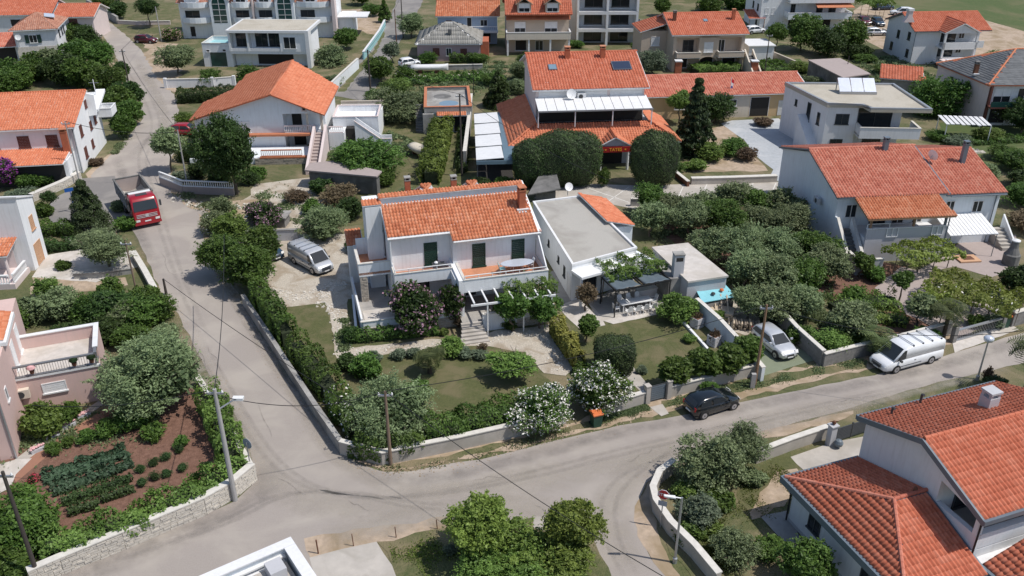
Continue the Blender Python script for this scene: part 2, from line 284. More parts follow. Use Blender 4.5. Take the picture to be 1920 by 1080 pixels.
S('verge',[(200,90),(222,140),(240,165),(232,165),(212,135),(196,100)],.016,M['sand'],.3,1)
S('verge',[(1215,905),(1190,950),(1195,1005),(1225,1055),(1262,1095),(1290,1110),(1240,1020),(1222,950),(1240,900),(1290,870),(1270,868)],.018,M['sand'],.12,.6)
S('garden_ground',[(1235,900),(1300,860),(1440,850),(1500,870),(1480,900),(1440,965),(1420,1000),(1490,1060),(1540,1140),(1330,1140),(1250,1020),(1228,950)],.022,M['field'],.2,.8)
S('soil_patch',[(1440,880),(1490,870),(1500,890),(1470,950),(1410,975),(1400,950)],.026,M['sand'],.3,.6)
S('lawn_strip',[(1395,900),(1440,865),(1480,855),(1500,878),(1455,885),(1420,940),(1400,970),(1380,930)],.03,M['lawn'],.25,.7)
S('driveway',[(1480,858),(1560,830),(1640,815),(1700,850),(1640,900),(1510,885)],.026,M['paleconc'],.03,2)
S('side_path',[(1425,968),(1475,958),(1530,1070),(1500,1050)],.026,M['patio'],.03,1)
S('verge',[(1420,812),(1540,782),(1600,770),(1600,776),(1550,800),(1520,800),(1470,818),(1430,822)],.02,M['sand'],.12,.8)
# centre garden
S('lawn',[(525,578),(612,568),(632,672),(660,690),(560,660)],.02,M['lawn'],.06,.7)
S('lawn',[(560,640),(640,690),(780,640),(870,645),(960,650),(1000,690),(1070,745),(980,780),(800,830),(700,840),(620,770)],.018,M['lawn'],.1,.8)
S('stone_yard',[(490,520),(530,440),(600,440),(665,440),(672,500),(660,560),(610,568),(525,578)],.016,M['gravel'],.2,.7)
S('stone_path',[(612,566),(650,556),(655,640),(645,672),(632,672)],.024,M['gravel'],.1,.6)
S('stone_path',[(640,655),(780,640),(870,630),(1030,608),(1045,650),(1075,690),(1060,705),(1020,700),(985,660),(900,648),(780,662),(650,668)],.024,M['gravel'],.15,.6)
S('lawn',[(1110,615),(1150,608),(1290,580),(1340,655),(1380,700),(1260,730),(1215,745),(1180,690),(1100,690),(1070,640)],.02,M['lawn'],.06,.7)
S('lawn',[(1150,690),(1180,700),(1225,745),(1190,755),(1130,740)],.022,M['lawn'],.06,.7)
S('patio',[(1045,575),(1085,560),(1130,600),(1135,610),(1090,620),(1068,600)],.024,M['patiolt'],.05,.7)
S('patio',[(1095,560),(1150,548),(1270,545),(1290,578),(1150,608),(1125,600)],.026,M['patiolt'],.05,.7)
S('patio',[(1105,570),(1150,540),(1265,530),(1275,568),(1130,595)],.030,M['patio'],.05,.7)
S('side_path',[(1030,510),(1050,505),(1095,560),(1075,575),(1040,560)],.022,M['patio'],.03,1)
S('garden_path',[(1158,695),(1182,682),(1225,735),(1213,745)],.034,M['paleconc'],.03,1)
S('step_slab',[(1218,764),(1242,758),(1254,776),(1240,781)],.034,M['paleconc'],.02,1)
S('parking_bay',[(1395,655),(1420,625),(1480,640),(1530,675),(1432,705)],.024,M['mattgreen'],.04,1)
S('garden_ground',[(1310,570),(1420,560),(1425,600),(1400,630),(1340,610)],.016,M['gravel'],.2,.8)
# left side
S('front_yard',[(68,508),(82,480),(150,468),(245,470),(265,500),(240,505),(180,530),(60,520)],.02,M['patiolt'],.08,1)
S('side_path',[(60,520),(180,530),(235,520),(240,535),(180,545),(60,560)],.022,M['sand'],.15,1)
S('soil_patch',[(0,640),(60,840),(200,770),(330,720),(400,745),(430,800),(440,880),(330,930),(90,1010),(0,1020)],.016,M['dirt'],.12,.8)
S('side_path',[(20,885),(60,850),(200,765),(235,758),(120,830),(60,880),(30,905)],.024,M['dirtpath'],.04,1)
S('side_path',[(28,862),(100,808),(185,752),(195,758),(110,818),(40,872)],.028,M['paleconc'],.02,1)
S('side_path',[(-30,880),(30,862),(60,860),(30,890),(20,915),(-30,940)],.03,M['patiolt'],.02,1)
# right side terrace
S('patio',[(1700,520),(1770,480),(1800,455),(1905,440),(1910,500),(1860,520),(1790,500)],.02,M['pinkgrey'],.06,1)
S('stone_path',[(1640,540),(1690,500),(1740,510),(1760,560),(1860,570),(1880,600),(1790,640),(1770,625),(1700,590)],.016,M['pinkgrey'],.2,.8)
S('driveway',[(1785,640),(1890,605),(1910,618),(1790,662)],.026,M['patiolt'],.05,1)
S('garden_ground',[(1760,230),(1920,215),(1980,260),(1980,330),(1900,330),(1800,280),(1760,275)],.008,M['greenfield'],.4,2)
S('garden_path',[(1878,282),(1890,278),(1935,315),(1920,318)],.012,M['sand'],.1,1)
def strip(name,a,b,w,m,z,**k):
    a=at(*a);b=at(*b);d=(b-a).normalized();n=Vector((-d.y,d.x,0))*w/2
    q=MB().quad(*[(p.x,p.y,z) for p in (a-n,b-n,b+n,a+n)]).build(name,m); q['kind']='structure'; return q
for i in range(7):
    x=1240+i*43; strip('parking_line',(x,346-i*.6),(x-18,385),.12,M['asphline'],.018)
strip('parking_line',(1100,352),(1180,380),.12,M['asphline'],.018); strip('parking_line',(1180,350),(1130,385),.12,M['asphline'],.018)

M['oil']=softmat('road_grime',(.17,.155,.145),.34,.7); M['dust']=softmat('road_dust',(.42,.375,.32),.6,.5); M['tyre']=softmat('tyre_marks',(.15,.14,.13),.17,1.5)
def stain(name,pts,w,m,z):
    "soft edged ribbon on the road, along a smoothed survey line"
    P=[at(*p) for p in pts]; Q=[]
    for i in range(len(P)-1):
        p0=P[max(0,i-1)];p1=P[i];p2=P[i+1];p3=P[min(len(P)-1,i+2)]
        for k in range(6): t=k/6; Q.append(.5*((2*p1)+(p2-p0)*t+(2*p0-5*p1+4*p2-p3)*t*t+(3*p1-p0-3*p2+p3)*t**3))
    Q.append(P[-1]); V=[];F=[];A=[];n=len(Q); k=5
    for i,q in enumerate(Q):
        d=(Q[min(i+1,n-1)]-Q[max(i-1,0)]).normalized(); nn=Vector((-d.y,d.x,0)); e=min(1,i/4,(n-1-i)/4)
        for j in range(k): u=j/(k-1)*2-1; V.append((q.x+nn.x*u*w/2,q.y+nn.y*u*w/2,z)); A.append((1-u*u)*e)
    for i in range(n-1):
        for j in range(k-1): a=i*k+j; F.append((a,a+k,a+k+1,a+1))
    me=D.meshes.new(name); me.from_pydata(V,[],F); me.materials.append(m); at_=me.attributes.new('fade','FLOAT','POINT'); at_.data.foreach_set('value',A)
    o=link(name,me); o['kind']='structure'; return o
zz=[.030]
def stn(pts,w,m): zz[0]+=.0012; stain('road_stain',pts,w,M[m],zz[0])
stn([(40,1120),(170,1068),(335,1000),(445,955),(490,915),(492,870)],2.6,'oil')
stn([(670,890),(780,900),(900,880),(1060,838),(1160,812),(1300,786),(1420,760),(1640,714),(1800,676),(1960,625)],1.4,'oil')
stn([(320,600),(400,740),(470,860),(560,930),(700,950),(900,925),(1100,880),(1300,830),(1500,780)],3.0,'dust')
stn([(400,470),(470,600),(560,750),(640,860),(760,920),(900,905),(1060,865)],1.6,'dust')
stn([(1190,1080),(1150,1000),(1150,930),(1200,880),(1300,840),(1450,790),(1700,735)],2.6,'dust')
stn([(600,1010),(700,990),(850,960),(980,950),(1080,960)],2.4,'dust')
for k in (0,22): stn([(350+k,620),(430+k,760),(520+k,880),(640+k,930),(800+k,930-k/3),(1000,895-k/2),(1200,845-k/2),(1500,775-k/3),(1800,705-k/3)],.4,'tyre')
for k in (0,26): stn([(1175+k,1090),(1135+k,1010),(1130+k,940),(1170+k,890),(1270,850-k/3),(1400,815-k/3)],.4,'tyre')
for k in (0,20): stn([(200+k,1060-k/3),(400+k,985),(520+k,930),(640+k,925),(760,950-k/2),(860,960-k/2)],.4,'tyre')
for k in (0,14): stn([(205+k,90),(250+k,150),(285+k,230),(260+k,300),(290+k,400),(330+k,520),(380+k,640)],.5,'tyre')
M['crack']=softmat('road_cracks',(.09,.083,.078),.38,2.5)
for px,py,dx,dy in ((520,900,60,30),(700,960,-50,-22),(880,905,80,-15),(1000,950,55,25),(1350,800,90,-24),(1560,755,80,-14),(480,760,30,60),(360,640,35,60),(1180,870,50,-30),(300,470,25,50),(420,700,-28,-50),(240,1020,70,-30)):
    stn([(px+dx*k/4+random.uniform(-6,6),py+dy*k/4+random.uniform(-4,4)) for k in range(5)],.09,'crack')
stn([(255,110),(290,170),(310,230),(290,300)],1.8,'dust'); stn([(240,300),(300,250),(330,260)],2.0,'oil'); stn([(215,290),(240,350),(255,420),(300,520)],1.5,'oil')
stn([(395,480),(440,560),(500,655),(560,745),(620,840)],1.2,'dust'); stn([(1420,800),(1540,772),(1700,738),(1900,690)],1.2,'dust')
# ------------------------------------------------------------------ tiled planes
TP=np.array([[0,0],[.16,.0],[.34,.08],[.62,.08],[.80,0],[1,0]])
def tiles_on(poly,pu=.27,pv=.38,lift=.02,seed=0,keep=None,amp=1.0):
    """poly: planar 3D polygon, first edge = eave. returns V,Q,tint"""
    P=[Vector(p) for p in poly]; u=(P[1]-P[0]).normalized(); n=None
    for i in range(2,len(P)):
        c=u.cross(P[i]-P[0])
        if c.length>1e-4: n=c.normalized(); break
    if n.z<0: n=-n
    v=n.cross(u)
    uv=np.array([((p-P[0]).dot(u),(p-P[0]).dot(v)) for p in P])
    if uv[:,1].mean()<0: v=-v; uv[:,1]*=-1
    um,uM=uv[:,0].min(),uv[:,0].max(); vM=uv[:,1].max(); vm=uv[:,1].min()
    cu=np.arange(um,uM,pu); cv=np.arange(vm,vM,pv)
    U,Vv=np.meshgrid(cu,cv); U=U.ravel(); Vv=Vv.ravel()
    cx=U+pu/2; cy=Vv+pv/2; ins=np.zeros(len(U),bool); j=len(uv)-1
    for i in range(len(uv)):
        xi,yi=uv[i]; xj,yj=uv[j]
        c=((yi>cy)!=(yj>cy))&(cx<(xj-xi)*(cy-yi)/(yj-yi+1e-12)+xi); ins^=c; j=i
    U=U[ins];Vv=Vv[ins]; r=np.random.default_rng(seed+len(U)); k=len(U)
    loc=np.zeros((k,18,3)); 
    hj=r.normal(0,.004,(k,1)); sj=r.normal(0,.006,(k,1))
    for row,(vv,h) in enumerate(((0,lift*1.3),(pv*1.02,lift*.25),(0,0))):
        sl=slice(row*6,row*6+6)
        loc[:,sl,0]=U[:,None]+TP[:,0]*pu+sj; loc[:,sl,1]=Vv[:,None]+vv+sj
        loc[:,sl,2]=(TP[:,1]*amp*(1 if row<2 else 0.0)+h+hj) if row<2 else 0.0
    q=[]
    for i in range(5): q.append((i,i+1,7+i,6+i)); 
    for i in range(5): q.append((12+i,13+i,i+1,i))
    q=np.array(q)
    Q=(q[None]+18*np.arange(k)[:,None,None]).reshape(-1,4)
    W=np.array(P[0])+loc.reshape(-1,3)@np.array([u,v,n])
    t=np.repeat(r.random(k),10)
    return W,Q,t,(U,Vv,P[0],u,v,n)
def ridge(name,pts,m,parent,r=.13,seg=.4):
    mb=MB()
    for a,b in zip(pts[:-1],pts[1:]):
        a=Vector(a);b=Vector(b);L=(b-a).length;n=max(1,int(L/seg));d=(b-a)/n
        for i in range(n): mb.tube(a+d*i,a+d*(i+1.04),r,r*.86,8,True)
    o=mb.build(name,m,parent); return o
def roof(parent,planes,m,thick=.14,edge='white',ridges=(),pu=.27,pv=.38,amp=1.0,name='roof',tiles=True):
    """planes: polygons whose first edge is the eave; slab + joined tile relief"""
    mb=MB()
    for p in planes: 
        mb.prism(p,(0,0,-thick))
    ro=mb.build(name,M[edge],parent)
    Vs=[];Qs=[];Ts=[];n=0
    for i,p in enumerate(planes):
        W,Q,t,_=tiles_on(p,pu,pv,seed=i,amp=amp); Vs.append(W);Qs.append(Q+n);Ts.append(t);n+=len(W)
    o=link('roof_tiles',npmesh('roof_tiles',np.concatenate(Vs)+np.array([0,0,.004]),np.concatenate(Qs),M[m],np.concatenate(Ts)),ro); o['kind']='stuff'
    for rr in ridges: ridge('ridge_tiles',rr,M[m],ro)
    return ro
# ------------------------------------------------------------------ openings
def opening(parent,org,u,n,w,h,style='g',z=1.0,at_u=0.0,name=None):
    """a window or door standing on a wall face. org:(x,y) of face start, u: along, n: outward"""
    ux,uy=u;nx,ny=n; ox,oy=org
    def P(a,b,d): return (ox+ux*a+nx*d,oy+uy*a+ny*d,b)
    def bx(mb,a0,a1,b0,b1,d0,d1):
        c=[P(a0,b0,d0),P(a1,b0,d0),P(a1,b0,d1),P(a0,b0,d1),P(a0,b1,d0),P(a1,b1,d0),P(a1,b1,d1),P(a0,b1,d1)]
        k=len(mb.v); mb.v+=c; mb.f+=[(k,k+3,k+2,k+1),(k+4,k+5,k+6,k+7),(k,k+1,k+5,k+4),(k+1,k+2,k+6,k+5),(k+2,k+3,k+7,k+6),(k+3,k,k+4,k+7)]
    a=at_u; t=.07
    fm={'g':'frame','d':'dframe','G':'green','b':'brown','w':'frame','o':'lgrey','s':'frame','S':'frame','t':'tan','v':'greenglass','r':'frame'}[style]
    door=z<.12 or h>1.9
    nm=name or ('door' if door else 'window'); f=MB()
    bx(f,a,a+t,z,z+h,-.12,.05);bx(f,a+w-t,a+w,z,z+h,-.12,.05);bx(f,a+t,a+w-t,z+h-t,z+h,-.12,.05)
    if z>.12: bx(f,a-.06,a+w+.06,z-.06,z+t*.6,-.12,.11)
    if style in 'gdsSr' and w>.8: bx(f,a+w/2-.03,a+w/2+.03,z+t*.6,z+h-t,-.1,.045)
    fo=f.build(nm,M[fm],parent)
    pm={'g':'glass','d':'glass','G':'green','b':'brown','w':'whitepaint','o':'recessshade','s':'glass','S':'glass','t':'tan','v':'greenglass','r':'whitepaint'}[style]
    p=MB(); 
    if style in 'Gbtw':
        k=max(3,int(h/.17)); hh=(h-t-.03)/k
        for i in range(k): bx(p,a+t,a+w-t,z+.03+i*hh,z+.03+(i+.82)*hh,-.05,.03)
        bx(p,a+t+.01,a+w-t-.01,z+.04,z+h-t-.01,-.06,.0)
        p.build('shutter',M[pm],fo)
    else:
        bx(p,a+t,a+w-t,z+.03,z+h-t,-.06,.012)
        p.build('pane',M[pm],fo)  # for dark openings this is a sheet coloured as inner shade, not glass
        if style=='r':
            q=MB(); bx(q,a+t,a+w-t,z+.03,z+h*.45,-.05,.02); q.build('pane',M['glass'],fo)
    if style in 'sS':
        sm=M['green'] if style=='s' else M['brown']
        for s0 in (a-w/2-.03,a+w+.03):
            q=MB(); bx(q,s0,s0+w/2,z,z+h,.02,.06)
            for i in range(int(h/.2)): bx(q,s0+.04,s0+w/2-.04,z+.05+i*.2,z+.15+i*.2,.06,.075)
            q.build('shutter',sm,fo)
    return fo
FACES={'F':((0,0),(1,0),(0,-1)),'B':((0,1),(1,0),(0,1)),'L':((0,0),(0,1),(-1,0)),'R':((1,0),(0,1),(1,0))}
def wins(parent,blk,lst):
    x0,y0,x1,y1=blk
    for f,a,z,w,h,st in lst:
        o,u,n=FACES[f]; opening(parent,((x0,x1)[o[0]],(y0,y1)[o[1]]),u,n,w,h,st,z,a)
def frame(A,B,name,label,cat='house',rot=None,group=None):
    a=at(*A);b=at(*B); r=math.atan2(b.y-a.y,b.x-a.x) if rot is None else R(rot)
    return thing(name,label,cat,(a.x,a.y,0),r,group)
def chimney(parent,x,y,z0,z1,w=.5,m='terrwall',cap='concrete',d=None):
    d=d or w
    c=MB().box(x-w/2,y-d/2,z0,x+w/2,y+d/2,z1).build('chimney',M[m],parent)
    k=MB()
    for sx in (-1,1):
        for sy in (-1,1): k.box(x+sx*w*.38-.05,y+sy*d*.38-.05,z1,x+sx*w*.38+.05,y+sy*d*.38+.05,z1+.18)
    k.box(x-w*.6,y-d*.6,z1+.18,x+w*.6,y+d*.6,z1+.26); k.box(x-w*.56,y-d*.56,z1-.08,x+w*.56,y+d*.56,z1)
    k.build('chimney_cap',M[cap],c)
    MB().box(x-w*.7,y-d*.9,z0+.0,x+w*.7,y-d*.5,z0+.12).build('flashing',M['lgrey'],c)
    return c
def dish(parent,x,y,z,r=.45,az=0.0,el=.5,top=True):
    "satellite dish; its own thing when parent is None"
    ca,sa=math.sin(az),-math.cos(az); ax=Vector((ca*math.cos(el),sa*math.cos(el),math.sin(el))); a=ax.orthogonal().normalized(); b=ax.cross(a)
    c=Vector((x,y,z)); mb=MB(); n=14; rings=[(0.02,0),(.5,.05),(.8,.12),(1,.2)]
    for rr,h in rings:
        for i in range(n):
            t=2*math.pi*i/n; mb.v.append(tuple(c+ax*h*r+(a*math.cos(t)+b*math.sin(t))*rr*r))
    for j in range(3):
        for i in range(n): mb.f.append((j*n+i,j*n+(i+1)%n,(j+1)*n+(i+1)%n,(j+1)*n+i))
    mb.f.append(tuple(range(n-1,-1,-1)))
    o=mb.build('satellite_dish',M['whitepaint'],parent,smooth=True)
    m2=MB().tube(c,c-ax*.25-Vector((0,0,.25)),.03).tube(c-ax*.25-Vector((0,0,.25)),c-ax*.25-Vector((0,0,r+.45)),.03).tube(c+a*0-Vector((0,0,r*.8))+ax*.1,c+ax*r*1.1,.015)
    m2.build('dish_mount',M['steel'],o); return o
def balusters(parent,a,b,z,h=.85,m='whitepaint',railm=None,step=.22,r=.05,name='balustrade',slab=True):
    a=Vector((a[0],a[1],z));b=Vector((b[0],b[1],z));d=b-a;L=d.length;d.normalize();n=Vector((-d.y,d.x,0))
    t=MB(); 
    def bar(z0,z1,w):
        t.prism([a+n*w+Vector((0,0,z0)),a-n*w+Vector((0,0,z0)),b-n*w+Vector((0,0,z0)),b+n*w+Vector((0,0,z0))],(0,0,z1-z0))
    bar(h-.1,h,.1); bar(0,.08,.09)
    o=t.build(name,M[railm or m],parent)
    k=MB(); c=max(2,int(L/step))
    for i in range(c+1):
        p=a+d*(L*i/c)
        if r>.03: k.lathe([(r*.6,.08),(r*1.3,.25),(r*.7,.5),(r,h-.1)],p,6)
        else: k.tube(p+Vector((0,0,.05)),p+Vector((0,0,h-.05)),r,n=5,cap=False)
    s=k.build('balusters',M[m],o); s['kind']='stuff'; return o
def parapet(parent,x0,y0,x1,y1,z0,z1,m,t=.18,cap=None,name='parapet',sides='FBLR'):
    mb=MB()
    if 'F' in sides: mb.box(x0,y0,z0,x1,y0+t,z1)
    if 'B' in sides: mb.box(x0,y1-t,z0,x1,y1,z1)
    if 'L' in sides: mb.box(x0,y0+(t if 'F' in sides else 0),z0,x0+t,y1-(t if 'B' in sides else 0),z1)
    if 'R' in sides: mb.box(x1-t,y0+(t if 'F' in sides else 0),z0,x1,y1-(t if 'B' in sides else 0),z1)
    o=mb.build(name,M[m],parent)
    if cap:
        e=.04; c=MB()
        if 'F' in sides: c.box(x0-e,y0-e,z1,x1+e,y0+t+e,z1+.06)
        if 'B' in sides: c.box(x0-e,y1-t-e,z1,x1+e,y1+e,z1+.06)
        a=y0+(t+e if 'F' in sides else 0); b=y1-(t+e if 'B' in sides else 0)
        if 'L' in sides: c.box(x0-e,a,z1,x0+t+e,b,z1+.06)
        if 'R' in sides: c.box(x1-t-e,a,z1,x1+e,b,z1+.06)
        c.build('coping',M[cap],o)
    return o
def gable_x(x0,x1,y0,y1,yr,ze,zr,ov=.35,zb=None):
    "ridge along x; returns planes and wall polygon points"
    zb=ze if zb is None else zb
    s1=(zr-ze)/(yr-y0); s2=(zr-zb)/(y1-yr)
    a,b=x0-ov,x1+ov
    return [[(a,y0-ov,ze-s1*ov),(b,y0-ov,ze-s1*ov),(b,yr,zr),(a,yr,zr)],[(b,y1+ov,zb-s2*ov),(a,y1+ov,zb-s2*ov),(a,yr,zr),(b,yr,zr)]]
def gable_y(x0,x1,y0,y1,xr,ze,zr,ov=.35,zb=None):
    zb=ze if zb is None else zb
    s1=(zr-ze)/(xr-x0); s2=(zr-zb)/(x1-xr); a,b=y0-ov,y1+ov
    return [[(x0-ov,b,ze-s1*ov),(x0-ov,a,ze-s1*ov),(xr,a,zr),(xr,b,zr)],[(x1+ov,a,zb-s2*ov),(x1+ov,b,zb-s2*ov),(xr,b,zr),(xr,a,zr)]]
def hip(x0,x1,y0,y1,ze,zr,h,ov=.4):
    a,b,c,d=x0-ov,x1+ov,y0-ov,y1+ov; m=(c+d)/2; z=ze-.12
    p,q=(a+h,m,zr),(b-h,m,zr)
    return [[(a,c,z),(b,c,z),q,p],[(b,c,z),(b,d,z),q],[(b,d,z),(a,d,z),p,q],[(a,d,z),(a,c,z),p]],[[p,q],[(a,c,z),p],[(a,d,z),p],[(b,c,z),q],[(b,d,z),q]]
def gwall_x(parent,x0,x1,y0,y1,yr,ze,zr,m,zb=None,z0=0,name='wall'):
    zb=ze if zb is None else zb; e=.16
    return MB().prism([(x0,y0,z0),(x0,y0,ze-e),(x0,yr,zr-e),(x0,y1,zb-e),(x0,y1,z0)],(x1-x0,0,0)).build(name,M[m],parent)
def gwall_y(parent,x0,x1,y0,y1,xr,ze,zr,m,zb=None,z0=0,name='wall'):
    zb=ze if zb is None else zb; e=.16
    return MB().prism([(x0,y0,z0),(x0,y0,ze-e),(xr,y0,zr-e),(x1,y0,zb-e),(x1,y0,z0)],(0,y1-y0,0)).build(name,M[m],parent)
def downpipe(parent,x,y,z0,z1,m='gutter',r=.05): return MB().tube((x,y,z0),(x,y,z1),r,n=6).build('downpipe',M[m],parent)
def gutter(parent,x0,x1,y,z,m='gutter',r=.07): return MB().tube((x0,y,z),(x1,y,z),r,n=8).build('gutter',M[m],parent)
# ------------------------------------------------------------------ buildings
def L(t,px,py,z):
    p=at(px,py,z); d=p-Vector(t.location); r=-t.rotation_euler[2]
    return Vector((d.x*math.cos(r)-d.y*math.sin(r),d.x*math.sin(r)+d.y*math.cos(r),z))
W='wall'
def wbox(p,m,*a,name='wall'): return box(name,M[m],p,*a)
def stoneface(parent,a,b,z0,z1,n,m='stone',cw=.34,ch=.17,name='stone_facing'):
    "rough stones standing proud of a wall between a and b"
    a=Vector((a[0],a[1],0));b=Vector((b[0],b[1],0));d=b-a;Ln=d.length;d.normalize();nn=Vector((n[0],n[1],0)); r=random.Random(int(Ln*100)); mb=MB(); z=z0
    while z<z1-.05:
        h=min(ch*r.uniform(.8,1.25),z1-z); x=-r.uniform(0,cw*.5)
        while x<Ln:
            w=cw*r.uniform(.55,1.5); e0=max(x,0)+.012; e1=min(x+w,Ln)-.012
            if e1-e0>.05:
                q=r.uniform(.02,.07); p=a+d*e0;s=a+d*e1
                mb.prism([p+Vector((0,0,z+.012)),s+Vector((0,0,z+.012)),s+nn*q+Vector((0,0,z+.02)),p+nn*q+Vector((0,0,z+.015))],(0,0,h-.03))
            x+=w
        z+=h
    o=mb.build(name,M[m],parent); o['kind']='stuff'; return o
# ---- central house
t=frame((850,452,6.3),(1012,432,6.3),'tiled_house','white two storey house with orange tiled roof, green shutters and balconies in the centre garden','house',15.0)
C1=t
wbox(t,'white',-4.85,1.3,0,-.002,4.6,6.7); wbox(t,'white',0,.4,0,6.95,4.6,6.36)
MB().prism([(-4.85,1.3,6.7),(-4.85,4.6,8.0),(-4.85,4.6,6.7)],(4.84,0,0)).prism([(0,.4,6.37),(0,4.6,8.05),(0,4.6,6.37)],(6.95,0,0)).build('wall',M['white'],t)
wbox(t,'white',-4.85,4.602,0,6.9,9,6.6)
roof(t,[[(0,0,6.27),(7.25,0,6.27),(6.95,4.1,8.22),(-5.1,4.1,8.22),(-5.1,.95,6.7218),(0,.95,6.7218)]],'tileO',.16,pu=.265,pv=.36,amp=1.2)
roof(t,[[(7.1,9.4,6.6),(-5.1,9.4,6.6),(-5.1,5.1,8.75),(7.1,5.1,8.75)]],'tileO',.12,pu=.265,pv=.36)
MB().box(-5.1,4.11,8.16,6.95,4.2,8.30).build('ridge_trim',M['whitepaint'],t)
MB().box(-5.1,4.2,8.0,6.95,4.62,8.12).build('valley_gutter',M['steel'],t)
pw=wbox(t,'lgrey',-5.1,4.62,7.9,7.0,5.0,8.76,name='parapet')
roof(pw,[[(-5.2,4.45,8.72),(7.1,4.45,8.72),(7.1,5.12,8.86),(-5.2,5.12,8.86)]],'tileO',.05,pu=.265,pv=.34,name='coping_tiles')
chimney(t,6.35,2.6,7.2,9.1,.55,'terrwall','coping',.7); MB().box(5.85,2.1,7.40,6.85,2.3,7.5).build('flashing',M['lgrey'],t)
for px,py in ((763,330),(850,328)):
    q=L(t,px,py,9.6); chimney(t,q.x,q.y,6.4,9.3,.45,'terrwall','concrete')
for px,py in ((798,347),(884,341)):
    q=L(t,px,py,8.9); x,y=q.x,q.y; b=1.25
    wbox(t,'white',x-b+.2,y-b+.2,6.6,x+b-.2,y+b-.2,7.9,name='dormer')
    pl,rd=hip(x-b,x+b,y-b,y+b,7.95,8.95,b+.4,.0); ro=roof(t,[[p for p in w] for w in pl],'tileO',.08,ridges=rd,pu=.27,pv=.36,name='dormer_roof')
gutter(t,0,7.2,-.06,6.2,'frame'); gutter(t,-5.1,0,.9,6.62,'frame'); downpipe(t,7.02,.3,0,6.2,'frame')
MB().prism([(7.0,-.02,6.1),(7.3,-.02,6.1),(7.02,4.2,8.12),(6.85,4.2,8.12)],(0,0,.28)).build('barge_board',M['whitepaint'],t)
# left stair block, upper terrace
wbox(t,'white',-6.4,4.0,0,-5.15,6.6,8.2); 
q=wbox(t,'white',-6.5,4.2,8.2,-5.0,5.4,8.35,name='parapet'); roof(q,[[(-6.6,4.0,8.38),(-5.15,4.0,8.38),(-5.15,5.0,8.5),(-6.6,5.0,8.5)]],'tileO',.05,pu=.26,pv=.34,name='coping_tiles')
MB().prism([(-5.15,1.6,6.4),(-5.15,4.0,7.8),(-5.15,4.0,8.2),(-5.15,1.6,6.8)],(.29,0,0)).build('barge_board',M['white'],t)
wbox(t,'white',-4.95,.9,0,-4.85,4.6,6.55)
opening(t,(-5.06,3.99),(-1,0),(0,-1),.1,2.3,'o',3.7,0)
sl_=MB().box(-7.5,1.7,3.35,-4.96,5.4,3.55).build('terrace_slab',M['terr'],t)
parapet(t,-7.5,1.7,-4.97,5.4,3.2,4.35,'white',.15,'kerbstone',sides='FL'); wbox(t,'shadewhite',-7.3,5.25,3.56,-5.2,5.4,5.0)
roof(t,[[(-8.0,6.0,4.1),(-6.6,6.0,4.1),(-6.6,7.6,4.8),(-8.0,7.6,4.8)]],'tileO',.1,name='lean_to_roof'); wbox(t,'white',-7.9,6.2,0,-6.6,7.6,4.0)
pil=wbox(t,'paleconc',-7.45,1.75,0,-6.85,2.35,3.2,name='pillar'); stoneface(pil,(-7.45,1.75),(-6.85,1.75),.9,3.2,(0,-1),cw=.3,ch=.14)
wbox(t,'white',-6.9,5.0,.9,-5,5.15,3.2); opening(t,(-6.5,5.0),(1,0),(0,-1),.8,2.0,'o',1.0,0)
# balconies
fb=MB().box(-4.9,-.25,3.3,-.22,1.28,3.5).build('balcony_slab',M['terr'],t)
parapet(t,-4.9,-.35,-.22,1.28,3.15,4.1,'white',.12,'kerbstone',sides='FL')
rl=MB()
for z in (4.45,): rl.tube((-4.85,-.3,z),(-.3,-.3,z),.04).tube((-4.85,-.3,z),(-4.85,1.2,z),.04)
for i in range(5): rl.tube((-4.85+i*1.13,-.3,4.15),(-4.85+i*1.13,-.3,4.45),.03)
rl.build('handrail',M['frame'],t)
fb=MB().box(.2,-2.6,3.3,7.0,.4,3.5).build('balcony_slab',M['terr'],t)
parapet(t,.2,-2.75,7.1,.38,3.0,4.1,'white',.15,'kerbstone',sides='FLR')
rl=MB().tube((.3,-2.67,4.42),(7,-2.67,4.42),.04)
for i in range(7): rl.tube((.3+i*1.11,-2.67,4.15),(.3+i*1.11,-2.67,4.42),.03)
rl.build('handrail',M['frame'],t)
MB().prism([(7.0,-2.6,4.15),(7.0,.38,4.15),(7.0,.38,6.0),(7.0,-.1,6.0)],(.1,0,0)).build('side_screen',M['white'],t)
wbox(t,'white',-.2,-2.75,0,.19,1.3,4.1,name='pier'); wbox(t,'white',-.35,-2.0,2.9,-.21,1.2,3.9,name='pier')
for a in (-2.2,): opening(t,(0,1.3),(1,0),(0,-1),1.1,2.05,'G',3.75,a,name='door')
for a in (1.6,4.9): opening(t,(0,.4),(1,0),(0,-1),1.1,2.05,'G',3.6,a,name='door')
